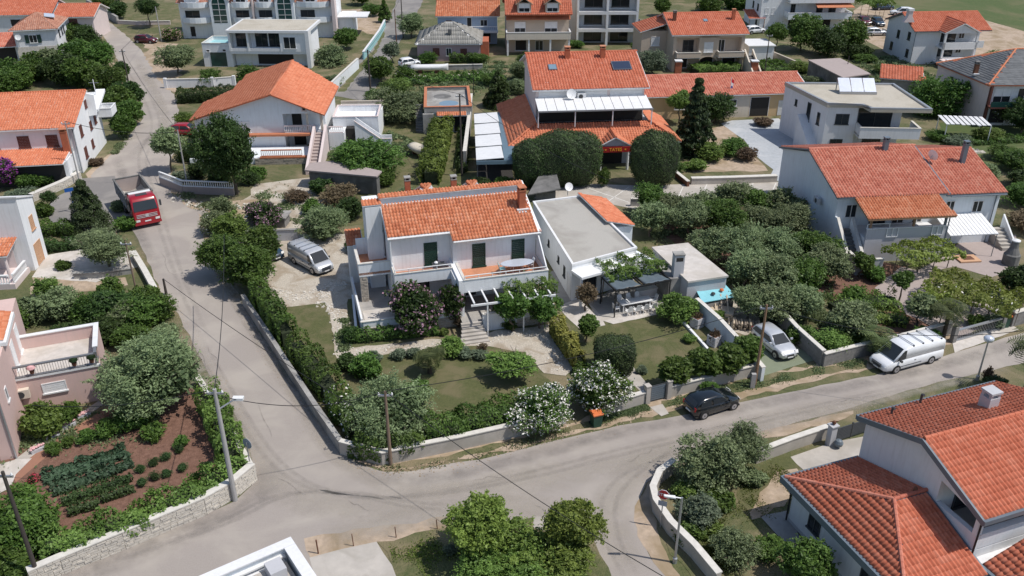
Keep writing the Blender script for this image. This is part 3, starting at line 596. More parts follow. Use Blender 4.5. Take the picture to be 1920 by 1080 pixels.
# ground floor
opening(t,(0,1.3),(1,0),(0,-1),2.4,2.0,'g',1.0,-4.2); opening(t,(0,.4),(1,0),(0,-1),1.0,1.9,'g',1.0,.9); opening(t,(0,.4),(1,0),(0,-1),1.6,1.3,'g',1.5,2.8); opening(t,(0,.4),(1,0),(0,-1),1.0,2.0,'g',1.0,5.2)
tf=MB().box(-7.8,-1.9,.2,-4.97,5.4,.9).box(-4.97,-2.3,.2,-.21,1.28,.9).box(-.2,-3.7,.2,7.1,-2.76,.9).box(.2,-2.75,.2,7.1,.38,.9).build('terrace_floor',M['patio'],t)
MB().box(-7.6,-1.7,.905,-5.6,.2,.925).build('paving_slab',M['patiolt'],t)
ww=MB().box(-7.95,-2.1,0,-7.8,5.4,1.5).box(-7.8,-2.25,0,-5.0,-2.1,1.25).box(-5.0,-2.6,0,-.21,-2.4,1.6).box(1.4,-3.95,0,7.3,-3.75,1.5).box(7.1,-3.75,0,7.3,-2.8,1.5).build('terrace_wall',M['white'],t)
MB().box(-5.0,-2.66,1.6,-.21,-2.34,1.66).box(1.4,-4.0,1.5,7.35,-3.7,1.56).box(-8.0,-2.3,1.25,-5.0,-2.05,1.31).build('coping',M['kerbstone'],ww)
stoneface(ww,(-5.0,-2.6),(-.21,-2.6),0,.95,(0,-1),cw=.3,ch=.15); stoneface(ww,(4.2,-3.95),(7.3,-3.95),0,.75,(0,-1),cw=.3,ch=.15); stoneface(ww,(-7.8,-2.25),(-5.0,-2.25),0,.7,(0,-1),cw=.3,ch=.15)
for i in range(5): box('step',M['paleconc'],t,-.35-.1*i,-4.0-.33*(i+1),0 if i==4 else .0,1.35+.05*i,-4.0-.33*i,.72-.15*i)
MB().box(-.35,-4.0,0,1.35,-3.72,.9).build('step',M['paleconc'],t)
# ground floor pergola
pg=thing('garden_pergola','white beamed pergola in front of the centre house, half covered by climbing leaves','pergola',t.matrix_basis@Vector((3.6,-3.5,0)),t.rotation_euler[2])
for i in range(7): MB().box(-3.1+i*1.02,-1.3,3.0,-2.98+i*1.02,.72,3.14).build('rafter',M['frame'],pg)
MB().box(-3.3,-1.35,2.84,3.5,-1.23,2.99).build('front_beam',M['frame'],pg)
for x in (-2.0,.9,3.2): MB().box(x-.05,-1.33,0,x+.05,-1.23,2.84).build('post',M['frame'],pg)
# balcony furniture
tb=thing('balcony_table','grey oval table on the terracotta balcony of the centre house','table',t.matrix_basis@Vector((5.0,-1.0,3.5)),t.rotation_euler[2])
_o=MB().lathe([(.8,.7),(.82,.74),(.8,.76)],n=20).build('tabletop',M['solarbright'],tb); _o.scale=(1.7,.8,1); 
for sx in (-.45,.45):
    for sy in (-.35,.35): MB().tube((sx,sy,0),(sx*.8,sy*.8,.7),.025).build('leg',M['frame'],tb)
def plastic_chair(loc,rot,label,m='whitepaint',group=None):
    c=thing('garden_chair',label,'chair',loc,rot,group)
    MB().box(-.24,-.24,.42,.24,.22,.46).build('seat',M[m],c)
    MB().prism([(-.24,.2,.46),(.24,.2,.46),(.2,.3,.9),(.08,.32,.98),(-.08,.32,.98),(-.2,.3,.9)],(0,.03,0)).build('backrest',M[m],c)
    for sx in (-.21,.21):
        for sy in (-.2,.2): MB().tube((sx*1.1,sy*1.15,0),(sx,sy,.43),.022,n=5).build('leg',M[m],c)
        MB().box(sx-.025,-.22,.62,sx+.025,.24,.65).build('armrest',M[m],c)
    return c
mw=t.matrix_basis
plastic_chair(mw@Vector((3.7,-1.1,3.5)),R(105),'grey green chair left of the oval balcony table','turq'); plastic_chair(mw@Vector((6.1,-.9,3.5)),R(-70),'pale chair right of the oval balcony table','frame')
bq=thing('balcony_grill','small dark covered grill at the right end of the left balcony','grill',mw@Vector((-1.2,.4,3.5)),R(15)); MB().box(-.5,-.25,.6,.5,.25,.8).build('lid',M['dframe'],bq); MB().tube((-.4,0,0),(-.4,0,.6),.03).tube((.4,0,0),(.4,0,.6),.03).build('stand',M['steel'],bq); MB().lathe([(.14,.8),(.16,.92),(.02,1.02)],(-.2,0,0)).build('bowl',M['frame'],bq)
# ---- flat roofed white neighbour
t=frame((1073,497,3.4),(1191,462,3.4),'flat_roof_house','white single storey house with pale gravel flat roof right of the centre house','house',30.0)
MB().prism([(0,0,0),(6.6,0,0),(9.3,12.2,0),(4.3,13.3,0)],(0,0,3.3)).build('wall',M['white'],t)
MB().prism([(.15,.15,3.3),(6.45,.15,3.3),(9.1,12.1,3.3),(4.4,13.1,3.3)],(0,0,.04)).build('roof',M['roofgravel'],t)
def rim(parent,pts,w,z0,z1,m,name='parapet'):
    mb=MB(); n=len(pts); c=sum((Vector((p[0],p[1],0)) for p in pts),Vector())/n
    inn=[]
    for i in range(n):
        p=Vector((*pts[i][:2],0)); a=(Vector((*pts[i-1][:2],0))-p).normalized(); b=(Vector((*pts[(i+1)%n][:2],0))-p).normalized()
        inn.append(p+(a+b)*w/max(.3,a.cross(b).length))
    for i in range(n):
        p=Vector((*pts[i][:2],z0));q=Vector((*pts[(i+1)%n][:2],z0)); a=Vector((*inn[i][:2],z0));b=Vector((*inn[(i+1)%n][:2],z0))
        mb.prism([p,q,b,a],(0,0,z1-z0))
    return mb.build(name,M[m],parent)
rim(t,[(0-.05,-.05),(6.65,-.05),(9.35,12.25),(4.25,13.35)],.2,3.302,3.5,'frame')
MB().box(-.1,-1.6,2.75,6.4,-.01,2.95).build('canopy',M['whitepaint'],t); MB().box(-.02,-1.4,0,.16,-1.2,2.75).build('pillar',M['frame'],t)
opening(t,(0,0),(1,0),(0,-1),1.6,2.1,'d',.05,.9); opening(t,(0,0),(1,0),(0,-1),1.4,1.2,'g',1.0,3.6)
lw=Vector((4.3,13.3,0)).normalized(); ln=Vector((-lw.y,lw.x,0))
for a,zz,ww_,hh in ((2.0,1.2,.55,1.0),(4.0,1.6,.5,.6),(7.5,1.6,.5,.6)): opening(t,(0,0),(lw.x,lw.y),(ln.x,ln.y),ww_,hh,'d',zz,a)
opening(t,(0,0),(lw.x,lw.y),(ln.x,ln.y),1.1,2.2,'w',.05,.15)
q=[L(t,1190,422,3.0),L(t,1135,372,3.0),L(t,1083,362,3.75),L(t,1137,414,3.75)]
roof(t,[[tuple(v) for v in q]],'tileB',.12,pu=.27,pv=.36,name='lean_to_roof')
c_=sum(q,Vector())/4; MB().prism([((v.x-c_.x)*.94+c_.x,(v.y-c_.y)*.94+c_.y,0) for v in q],(0,0,2.85)).build('wall',M['shadewhite'],t)
g0=L(t,1150,440,2.6); g1=L(t,1226,492,1.9); g0.z=0; g1.z=0; dd=(g1-g0).normalized(); nn=Vector((-dd.y,dd.x,0))*.15
MB().prism([tuple(g0+nn),tuple(g0-nn),tuple(g1-nn),tuple(g1+nn)],(0,0,2.1)).build('side_wall',M['shadewhite'],t)
dk=L(t,1066,362,3.6); d_=dish(None,0,0,0,.42,R(20),.45); d_.location=t.matrix_basis@Vector((dk.x,dk.y,4.25)); tag(d_,'white satellite dish on the far edge of the pale gravel flat roof','satellite dish')
# grey flat slab behind it
q=thing('garden_tarp','grey sloping sheet roof behind the gravel roofed house','shelter',at(1022,372,0)); 
MB().prism([(-1.9,-1.4,.9),(1.6,-.8,1.3),(1.3,2.2,1.9),(-.6,2.3,1.7)],(0,0,.1)).build('roof',M['dconcrete'],q); MB().box(-1.0,-.5,0,1.1,1.6,.9).build('wall',M['blockwall'],q)
# ---- low flat utility building with pale roof and grey chimney
t=thing('garden_outbuilding','low pale flat roofed outbuilding with tall grey chimney beside the turquoise sheet','outbuilding',at(1290,530,0)*1.0,R(8))
p=[L(t,*c) for c in ((1290,528,2.6),(1366,517,2.6),(1290,455,2.6),(1222,463,2.6))]
MB().prism([(v.x,v.y,2.45) for v in p],(0,0,.16)).build('roof',M['patiolt'],t)
c_=sum(p,Vector())/4; MB().prism([((v.x-c_.x)*.96+c_.x,(v.y-c_.y)*.96+c_.y,0) for v in p],(0,0,2.44)).build('wall',M['greyw'],t)
p=[L(t,*c) for c in ((1255,523,2.3),(1290,520,2.3),(1262,492,2.3),(1232,495,2.3))]
MB().prism([(v.x,v.y,0) for v in p],(0,0,2.3)).build('wall',M['concrete'],t)
q=L(t,1271,519,2.3); 
cc=MB().box(q.x-.42,q.y-.1,0,q.x+.42,q.y+.6,4.3).build('chimney',M['greyw'],t); MB().box(q.x-.3,q.y-.105,3.75,q.x+.3,q.y-.1,4.1).build('flue_opening',M['recessshade'],cc)
MB().box(q.x-.46,q.y-.14,4.3,q.x+.46,q.y+.64,4.38).build('chimney_cap',M['concrete'],cc)
# turquoise sheet
t=thing('turquoise_sheet','turquoise plastic sheet with stones lying on it over a low block wall','sheet',at(1325,575,0))
p=[L(t,*c) for c in ((1317,568,1.3),(1381,557,1.1),(1353,527,1.5),(1300,535,1.5))]
MB().prism([tuple(v) for v in p],(0,0,.05)).build('cover',M['poolblue'],t)
MB().prism([((v.x-p[0].x)*.9+p[0].x+.1,(v.y-p[0].y)*.9+p[0].y+.1,0) for v in p],(0,0,1.0)).build('wall',M['blockwall'],t)
for i,(x,y) in enumerate(((1337,552),(1353,545),(1345,535),(1320,541))):
    s=thing('stone','stone weight on the turquoise sheet, %s'%('nearest the camera','at its right edge','towards its back right corner','at its left side')[i],'stone',at(x,y,1.42),0); MB().lathe([(.06,-.03),(.2,.05),(.14,.16),(.04,.18)],n=7).build('stone_body',M['plastic'] if i!=1 else M['orangeplastic'],s)
# ---- fabric pergola
t=frame((1155,545,2.5),(1256,525,2.5),'fabric_pergola','dark steel pergola with two grey sun fabrics over the garden table','pergola')
for x in (-.05,5.0):
    for y in (0,2.5): MB().box(x,y-.04,0,x+.08,y+.04,2.5).build('post',M['black'],t)
for y in (-.05,2.5): MB().box(-.05,y-.05,2.42,5.1,y+.05,2.54).build('beam',M['black'],t)
for x in (-.06,2.35,2.6,5.0): MB().box(x,.06,2.44,x+.09,2.44,2.56).build('beam',M['black'],t)
for x0 in (.05,2.72):
    v=[];f=[];n=10
    for i in range(n+1):
        for j in range(n+1):
            u,w=i/n,j/n; z=2.6-.18*math.sin(math.pi*w)+.03*math.sin(u*17); v.append((x0+2.25*u,w*2.5-.0,z))
    for i in range(n):
        for j in range(n): a=i*(n+1)+j; f.append((a,a+n+1,a+n+2,a+1))
    mb=MB(); mb.v=v; mb.f=f; o=mb.build('sun_fabric',M['fabric'],t,smooth=True); s=o.modifiers.new('solid','SOLIDIFY'); s.thickness=.02
mw=t.matrix_basis
tt=thing('garden_table','long grey white table under the fabric pergola','table',mw@Vector((2.3,.75,0)),t.rotation_euler[2]+R(-4))
MB().box(-1.4,-.45,.72,1.4,.45,.77).build('tabletop',M['frame'],tt)
for sx in (-1.2,1.2):
    for sy in (-.35,.35): MB().box(sx-.04,sy-.04,0,sx+.04,sy+.04,.72).build('leg',M['frame'],tt)
w_=('first from the left','second from the left','third from the left','fourth from the left')
for i in range(4): plastic_chair(mw@Vector((1.25+i*.72,-.1-.05*i,0)),t.rotation_euler[2]+math.pi,'white garden chair on the near side of the long table, '+w_[i],'cream' if 0 else 'whitepaint','chairs around the garden table')
for i in range(3): plastic_chair(mw@Vector((1.4+i*.8,1.55-.05*i,0)),t.rotation_euler[2],'white garden chair on the far side of the long table, '+w_[i],'whitepaint','chairs around the garden table')
plastic_chair(mw@Vector((.55,.75,0)),t.rotation_euler[2]+R(90),'white garden chair at the left end of the long table','whitepaint','chairs around the garden table'); plastic_chair(mw@Vector((4.05,.75,0)),t.rotation_euler[2]-R(90),'white garden chair at the right end of the long table','whitepaint','chairs around the garden table')
# outdoor kitchen counter
k=thing('kitchen_counter','pale stone counter with sink against the wall behind the garden table','counter',mw@Vector((4.1,2.1,0)),t.rotation_euler[2]); MB().box(-.9,-.3,0,.9,.3,.85).build('base',M['greyw'],k); MB().box(-.95,-.35,.85,.95,.35,.92).build('worktop',M['kerbstone'],k)
# ---- big house on the right
t=frame((1572,370,5.4),(1765,361,5.4),'large_house','pale house with two level red tiled roof and tiled porch right of the olive grove','house',6.0)
gwall_x(t,.2,10.55,.35,14,7.4,5.45,7.35,'shadewhite'); gwall_x(t,10.552,16.1,.35,13,6.9,5.3,7.1,'shadewhite')
roof(t,gable_x(.3,10.4,.35,14,7.4,5.5,7.5,.42),'tileR',.16,'gutter',ridges=[[(-.1,7.4,7.52),(10.8,7.4,7.52)]],pu=.30,pv=.36,amp=1.25)
pl=gable_x(10.9,16.0,.35,13,6.9,5.35,7.2,.42)
roof(t,pl,'tileR',.16,'gutter',ridges=[[(10.85,6.9,7.22),(16.4,6.9,7.22)]],pu=.30,pv=.36,amp=1.25)
gutter(t,10.9,16.4,-.12,5.05)
roof(t,[[(1.6,-3.1,4.45),(9.9,-3.1,4.45),(9.6,-.02,5.3),(1.6,-.02,5.3)]],'tileO',.16,'wood',pu=.27,pv=.36,amp=1.25,name='porch_roof')
wbox(t,'greyw',1.9,-2.7,0,9.6,-2.5,3.3,name='porch_wall'); wbox(t,'lgrey',1.9,-2.49,0,9.6,.34,2.35,name='porch_base')
MB().box(1.85,-2.75,3.3,9.65,-2.45,3.36).build('coping',M['frame'],t)
for x in (2.2,6.3,9.3): MB().box(x-.1,-2.65,3.36,x+.1,-2.5,4.35).build('porch_post',M['wood'] if x<9 else M['gutter'],t)
MB().tube((9.55,-2.7,.1),(9.55,-2.7,4.3),.06).build('downpipe',M['gutter'],t)
for x in (4.3,8.6):
    f_=MB(); 
    for a in ((x-.55,2.45,x+.55,2.53),(x-.55,3.32,x+.55,3.4),(x-.55,2.53,x-.48,3.32),(x+.48,2.53,x+.55,3.32),(x-.04,2.53,x+.04,3.32)): f_.box(a[0],-2.79,a[1],a[2],-2.71,a[3])
    f_.build('parapet_frame',M['frame'],t)
f_=MB().tube((1.9,-2.6,3.75),(4.0,-2.6,3.75),.04).tube((1.9,-2.6,3.36),(1.9,-2.6,3.75),.04).tube((4.0,-2.6,3.36),(4.0,-2.6,3.75),.04).build('handrail',M['frame'],t)
wins(t,(.2,.35,10.55,14),[('F',.9,3.2,1.1,1.3,'g'),('F',3.4,2.4,1.6,2.0,'d'),('F',5.6,2.4,1.2,2.0,'g'),('F',7.6,2.4,1.0,2.0,'g')])
opening(t,(10.55,.35),(1,0),(0,-1),.9,1.15,'g',3.3,.3); opening(t,(10.55,.35),(1,0),(0,-1),1.05,1.15,'g',3.2,3.0)
# white ribbed awning
aw=MB(); n=13
for i in range(n):
    x=9.9+i*.36; aw.prism([(x,-2.9,2.35),(x+.31,-2.9,2.35),(x+.31,.33,3.1),(x,.33,3.1)],(0,0,.05))
ao=aw.build('awning_slats',M['whitepaint'],t); ao['kind']='stuff'; MB().prism([(9.9,-2.88,2.3),(14.6,-2.88,2.3),(14.6,.32,3.06),(9.9,.32,3.06)],(0,0,.03)).build('awning_sheet',M['frame'],t)
for x in (10.0,14.5): MB().tube((x,-2.8,0),(x,-2.8,2.3),.035).build('awning_post',M['gutter'],t)
downpipe(t,15.7,.28,0,5.1)
# front left stairs
st=MB()
for i in range(9): st.box(.35,-.1-.33*(i+1),0,1.55,-.1-.33*i,2.3-.24*i)
st.build('staircase',M['dconcrete'],t)
MB().prism([(.15,.35,0),(.15,-3.2,0),(.15,-3.2,1.0),(.15,-.2,3.4),(.15,.35,3.4)],(.18,0,0)).build('stair_wall',M['shadewhite'],t); MB().prism([(1.56,-.1,0),(1.56,-3.2,0),(1.56,-3.2,1.0),(1.56,-.3,3.3),(1.56,-.1,3.3)],(.18,0,0)).build('stair_wall',M['shadewhite'],t)
MB().prism([(.1,-3.25,1.0),(.1,-.2,3.42),(.1,-.2,3.5),(.1,-3.25,1.08)],(.28,0,0)).prism([(1.5,-3.25,1.0),(1.5,-.3,3.32),(1.5,-.3,3.4),(1.5,-3.25,1.08)],(.28,0,0)).build('coping',M['kerbstone'],t)
parapet(t,.15,-5.2,2.6,-3.25,0,1.5,'greyw',.18,'kerbstone',sides='FL')
# right stairs
st=MB()
for i in range(6): st.box(16.2,.6-.4*(i+1),0,17.3,.6-.4*i,1.4-.22*i)
st.build('staircase',M['paleconc'],t); MB().prism([(17.35,.9,0),(17.35,-2.2,0),(17.35,-2.2,.3),(17.35,.9,2.6)],(.15,0,0)).build('stair_wall',M['white'],t)
chimney(t,7.4,6.8,7.1,8.4,.45,'gutter','gutter'); chimney(t,14.3,4.6,6.2,8.5,.42,'gutter','gutter')
q=dish(None,0,0,0,.55,R(120),.25); tag(q,'white satellite dish seen edge on at the step of the large red roof','satellite dish'); q.location=t.matrix_basis@Vector((11.1,4.6,7.4))
ac=thing('air_conditioner','outdoor air conditioning unit on the blank left wall of the large house','air conditioner',t.matrix_basis@Vector((-.25,3.6,3.4)),t.rotation_euler[2]); MB().box(-.15,-.45,0,.18,.45,.6).build('casing',M['greyw'],ac); MB().tube((-.152,-.1,.3),(-.17,-.1,.3),.22,n=14).build('fan_grille',M['plastic'],ac)
wl_=thing('well_cover','yellow edged square well cover on the terrace below the white awning','cover',t.matrix_basis@Vector((11.9,-3.2,.05)),R(6)); MB().box(-1,-.7,0,1,.7,.12).build('rim',M['tan'],wl_); MB().box(-.5,-.35,.12,.5,.35,.16).build('lid',M['rust'],wl_)
bb=thing('barbecue','dark round stone barbecue at the right end of the terrace','barbecue',at(1893,495,0)); MB().lathe([(.7,0),(.72,1.0),(.6,1.1),(.35,1.7),(.3,2.3)]).build('oven',M['dconcrete'],bb); MB().lathe([(.38,2.3),(.38,2.4),(.1,2.5)]).build('cap',M['frame'],bb)
# ---- modern flat house
t=thing('modern_house','grey white modern flat roofed house with beige gravel roof and solar heater','house',at(1553,196,6.2)*1.0,R(-3)); t.location.z=0
p=[L(t,*c) for c in ((1553,196,6.2),(1625,200,6.2),(1640,207,6.2),(1742,205,6.2),(1642,150,6.2),(1473,157,6.2))]
x1=p[3].x; yb=p[5].y; xl=p[5].x
MB().prism([(0,0,0),(3.6,0,0),(3.6,1.2,0),(9.2,1.2,0),(9.6,yb,0),(xl,yb,0)],(0,0,6.0)).build('wall',M['lgrey'],t)
RP=[(-.15,-.15),(4.0,-.15),(4.4,-1.9),(11.4,-1.9),(10.6,yb+.2),(xl-.1,yb+.1)]
MB().prism([(a,b,5.9) for a,b in RP],(0,0,.3)).build('roof',M['beigegravel'],t)
rim(t,RP,.3,6.201,6.42,'steel'); 
wins(t,(0,0,3.6,9),[('F',1.1,3.8,1.6,1.3,'d'),('F',.9,.6,1.5,1.4,'d')])
opening(t,(3.6,1.2),(1,0),(0,-1),4.0,2.3,'d',3.2,.5); opening(t,(3.6,1.2),(1,0),(0,-1),2.2,2.1,'d',.1,1.5)
MB().box(3.62,-1.7,2.85,10.4,1.18,3.05).build('balcony_slab',M['patiolt'],t); parapet(t,3.62,-1.85,10.6,1.18,2.7,4.0,'lgrey',.2,'kerbstone',sides='FLR')
wl2=Vector((xl,yb,0)).normalized(); wn2=Vector((-wl2.y,wl2.x,0))
for a,zz,w2,h2 in ((1.2,3.3,.6,1.5),(3.3,3.1,.8,2.3),(2.6,.1,.8,1.9),(5.0,.6,.5,1.2),(6.4,4.2,.5,.8)): opening(t,(0,0),(wl2.x,wl2.y),(wn2.x,wn2.y),w2,h2,'d',zz,a)
s0=wl2*.8+wn2*.0; s1=wl2*4.2
MB().prism([tuple(s0+Vector((0,0,0))),tuple(s1+Vector((0,0,0))),tuple(s1+Vector((0,0,3.9))),tuple(s0+Vector((0,0,.9)))],tuple(wn2*1.2)).build('stair_flank',M['lgrey'],t)
sh=thing('solar_heater','bright rooftop solar water heater with three panels on the modern house','solar heater',t.matrix_basis@L(t,1605,172,6.25),R(-3)); sh.location.z=6.22
for i in range(3): MB().prism([(-2.3+i*1.5,-1.0,.25),(-.9+i*1.5,-1.0,.25),(-.9+i*1.5,.7,1.5),(-2.3+i*1.5,.7,1.5)],(0,-.05,.08)).build('panel',M['solarbright'],sh)
MB().box(-2.3,-1.1,.0,2.2,-.95,.3).box(-2.3,.7,0,-2.2,.8,1.4).box(2.1,.7,0,2.2,.8,1.4).build('support_frame',M['steel'],sh)
# ---- restaurant
t=frame((955,268,3.2),(1275,258,3.2),'restaurant','restaurant with orange tiled ground floor roofs, pale pink upper storey and white canopy','restaurant',5.5)
wbox(t,'greyw',1.0,.9,0,18.8,13,3.0)
wbox(t,'palepink',3.6,5.0,3.0,16.6,17,7.9)
roof(t,gable_x(3.6,16.7,5.0,19,12.6,8.1,10.4,.45),'tileN',.16,'lgrey',ridges=[[(3.1,12.6,10.45),(17.2,12.6,10.45)]],pu=.34,pv=.42,amp=1.2)
gwall_x(t,3.62,16.58,5.02,18.9,12.6,8.05,10.35,'palepink',z0=7.8)
# ground floor roofs (hip ring)
roof(t,[[(-.2,-.9,3.05),(19.9,-.9,3.05),(16.9,2.8,4.4),(3.0,2.8,4.4)],[(-.2,16,3.05),(-.2,-.9,3.05),(3.55,2.8,4.7),(3.55,15,4.7)],[(19.9,-.9,3.05),(19.9,9,3.05),(16.65,9,4.7),(16.65,2.8,4.7)]],'tileB',.14,'steel',ridges=[[(-.2,-.9,3.1),(3.4,2.8,4.6)],[(19.9,-.9,3.1),(16.8,2.8,4.6)]],pu=.32,pv=.4)
wbox(t,'recessshade',3.6,2.9,3.0,16.6,4.99,3.9,name='terrace_floor')
c_=MB()
for i in range(12): c_.prism([(3.5+i*1.115,1.5,6.3),(4.56+i*1.115,1.5,6.3),(4.56+i*1.115,4.98,6.9),(3.5+i*1.115,4.98,6.9)],(0,0,.07))
for i in range(12): pass
o=c_.build('canopy_panels',M['frame'],t); o['kind']='stuff'
MB().box(3.4,1.4,6.2,16.95,1.5,6.38).build('canopy_beam',M['steel'],t)
for x in (3.5,7.8,12.2,16.8): MB().box(x-.06,1.5,4.4,x+.06,1.62,6.2).build('canopy_post',M['frame'],t)
wbox(t,'recessshade',3.75,4.6,4.1,16.4,4.98,6.2,name='glazed_front')
for i in range(3): opening(t,(3.6,5.0),(1,0),(0,-1),3.9,.95,'w',7.0,.35+i*4.25)
ac=thing('air_conditioner','white air conditioning unit on the pink upper wall of the restaurant','air conditioner',t.matrix_basis@Vector((9.0,4.8,6.75)),R(5.5)); MB().box(-.5,-.3,0,.5,.15,.7).build('casing',M['frame'],ac); MB().tube((-.1,-.3,.35),(-.1,-.33,.35),.26,n=16).build('fan_grille',M['plastic'],ac)
q=dish(None,0,0,0,.6,R(15),.3); tag(q,'white satellite dish on the pink upper wall of the restaurant','satellite dish'); q.location=t.matrix_basis@Vector((7.7,4.3,7.5))
for a,b in ((8.2,11.3),(12.6,11.3)): chimney(t,a,b,9.5,11.2,.6,'terrwall','terr')
def on_slope(parent,name,x,y,w,h,z0,s,m,th=.1,fr='gutter'):
    "flat panel w x h lying on a slope z=z0+s*(y-y0) rising with y, its lower edge at y"
    c=1/math.sqrt(1+s*s); f=MB().prism([(x,y,z0),(x+w,y,z0),(x+w,y+h*c,z0+h*c*s),(x,y+h*c,z0+h*c*s)],(0,-s*th,th)).build(name,M[fr],parent)
    MB().prism([(x+.08,y+.08-s*th,z0+.08*s+th+.004),(x+w-.08,y+.08-s*th,z0+.08*s+th+.004),(x+w-.08,y+(h-.1)*c-s*th,z0+(h-.1)*c*s+th+.004),(x+.08,y+(h-.1)*c-s*th,z0+(h-.1)*c*s+th+.004)],(0,-s*.01,.01)).build('pane',M[m],f); return f
s_=2.3/7.6
on_slope(t,'roof_window',5.6,8.6,1.0,1.2,8.1+3.6*s_+.08,s_,'skyglass')
on_slope(t,'solar_panel',13.4,8.2,2.3,1.9,8.1+3.2*s_+.12,s_,'solar')
# gabled entrance with banner
roof(t,[[(10.1,3.0,2.95),(10.1,-1.6,2.95),(12.05,-1.6,4.0),(12.05,2.2,4.0)],[(14.0,-1.6,2.95),(14.0,3.0,2.95),(12.05,2.2,4.0),(12.05,-1.6,4.0)]],'tileB',.1,'lgrey',ridges=[[(12.05,-1.6,4.03),(12.05,2.1,4.03)]],name='porch_roof',pu=.3,pv=.38)
MB().prism([(10.3,-1.4,2.9),(13.8,-1.4,2.9),(12.05,-1.4,3.82)],(0,.1,0)).build('porch_gable',M['greyw'],t)
for x in (10.4,13.6): MB().tube((x,-1.3,0),(x,-1.3,2.9),.16).build('column',M['frame'],t)
wbox(t,'recessshade',10.6,.85,0,13.4,.89,2.9,name='doorway')
bn=MB().box(10.1,-1.66,2.25,14.0,-1.6,2.9).build('banner',M['banner'],t)
def text(parent,s,size,loc,rot,m,name='lettering'):
    cu=D.curves.new(name,'FONT'); cu.body=s; cu.size=size; cu.align_x='CENTER'; cu.align_y='CENTER'; cu.extrude=.008; cu.offset=.006
    o=D.objects.new(name,cu); COL.objects.link(o); o.parent=parent; o.location=loc; o.rotation_euler=rot; cu.materials.append(m)
    bpy.context.view_layer.update(); dg=bpy.context.evaluated_depsgraph_get(); me=D.meshes.new_from_object(o.evaluated_get(dg)); D.objects.remove(o)
    return link(name,me,parent,loc,rot)
text(bn,'TATES',.52,(12.05,-1.675,2.56),(R(90),0,0),M['letter'])
for x in (10.9,13.2):
    st=MB(); P5=[(x+.14*(1 if i%2==0 else .45)*math.sin(i*math.pi/5),-1.665,2.57+.14*(1 if i%2==0 else .45)*math.cos(i*math.pi/5)) for i in range(10)]
    st.prism(P5,(0,-.012,0)).build('banner_ornament',M['letter'],bn)
for i in range(7): opening(t,(1.0,.9),(1,0),(0,-1),1.1,1.5,'o',1.0,.4+i*1.25 if i<7 else 0)
# side sun roof
t=frame((893,300,3.1),(958,300,3.1),'terrace_sunroof','restaurant side terrace with four white retractable fabric roof panels','awning',3.0)
for i in range(4):
    y0=-.1+i*4.35; MB().prism([(0,y0,3.1),(3.0,y0,3.3),(2.9,y0+4.0,3.3),(-.0,y0+4.0,3.1)],(0,0,.06)).build('roof_panel',M['frame'],t)
    MB().box(0,y0+4.05,3.05,3.0,y0+4.2,3.25).build('rafter',M['dframe'],t)
MB().prism([(3.02,-.3,3.0),(4.5,-.3,2.9),(4.3,17.4,2.9),(2.95,17.4,3.0)],(0,0,.2)).build('side_roof',M['bluegrey'],t)
MB().box(0,-.4,2.7,4.5,-.25,3.1).build('fascia',M['bluegrey'],t)
for x in (.05,4.2):
    for y in (-.3,5,10,15): MB().box(x,y,0,x+.12,y+.12,2.9).build('post',M['dframe'],t)
MB().box(.2,16.5,0,4.2,17,2.8).box(.2,0,.0,4.2,17,.05).build('terrace_back',M['recessshade'],t)
# ---- long low tiled row
t=frame((1226,182,3.2),(1470,175,3.2),'tiled_outbuilding_row','long low building with one red tiled roof, yellow and cream front and dark garage opening','outbuilding',5.8)
gwall_x(t,-1.5,21.3,.3,11,5.8,3.25,4.5,'yellow'); wbox(t,'cream',9.0,.22,0,13.4,.298,3.1)
roof(t,gable_x(-1.6,21.5,.3,11,5.8,3.3,4.6,.4),'tileR',.12,'lgrey',ridges=[[(-1.9,5.8,4.62),(21.9,5.8,4.62)]],pu=.34,pv=.4)
opening(t,(0,.22),(1,0),(0,-1),2.0,.9,'o',1.6,9.6); opening(t,(0,.3),(1,0),(0,-1),2.7,2.7,'o',.05,13.5); opening(t,(0,.3),(1,0),(0,-1),.9,2.1,'w',.05,17.5); opening(t,(0,.3),(1,0),(0,-1),1.4,1.0,'g',1.3,3.0)
# ---- small flat box with orange coping
t=frame((795,200,3.5),(882,198,3.5),'flat_box_building','small half finished flat building with orange tiled parapet and puddles on its roof','outbuilding',4.6)
wbox(t,'shadewhite',.1,.1,0,5.9,9.6,2.9); parapet(t,0,0,6.1,9.8,2.7,3.4,'concrete',.3,'coping'); MB().box(.3,.3,2.9,5.8,9.5,2.95).build('roof',M['concrete'],t)
MB().lathe([(1.2,0),(1.2,.006)],(2.4,6.6,2.951),14).build('puddle',M['dconcrete'],t); MB().lathe([(1.3,0),(1.3,.006)],(3.2,3.2,2.951),14).build('puddle',M['skyglass'],t)
roof(t,[[(1.6,-.9,2.5),(5.4,-.9,2.5),(5.4,.08,2.75),(1.6,.08,2.75)]],'tileO',.08,name='canopy_roof'); opening(t,(0,.1),(1,0),(0,-1),1.6,2.1,'d',.05,3.8); wbox(t,'concrete',-.2,-.4,0,1.2,.09,2.6)
st=MB()
for i in range(10): st.box(-1.2,.2+i*.34,0,-.22,.54+i*.34,.28*(i+1))
st.build('staircase',M['dconcrete'],t)
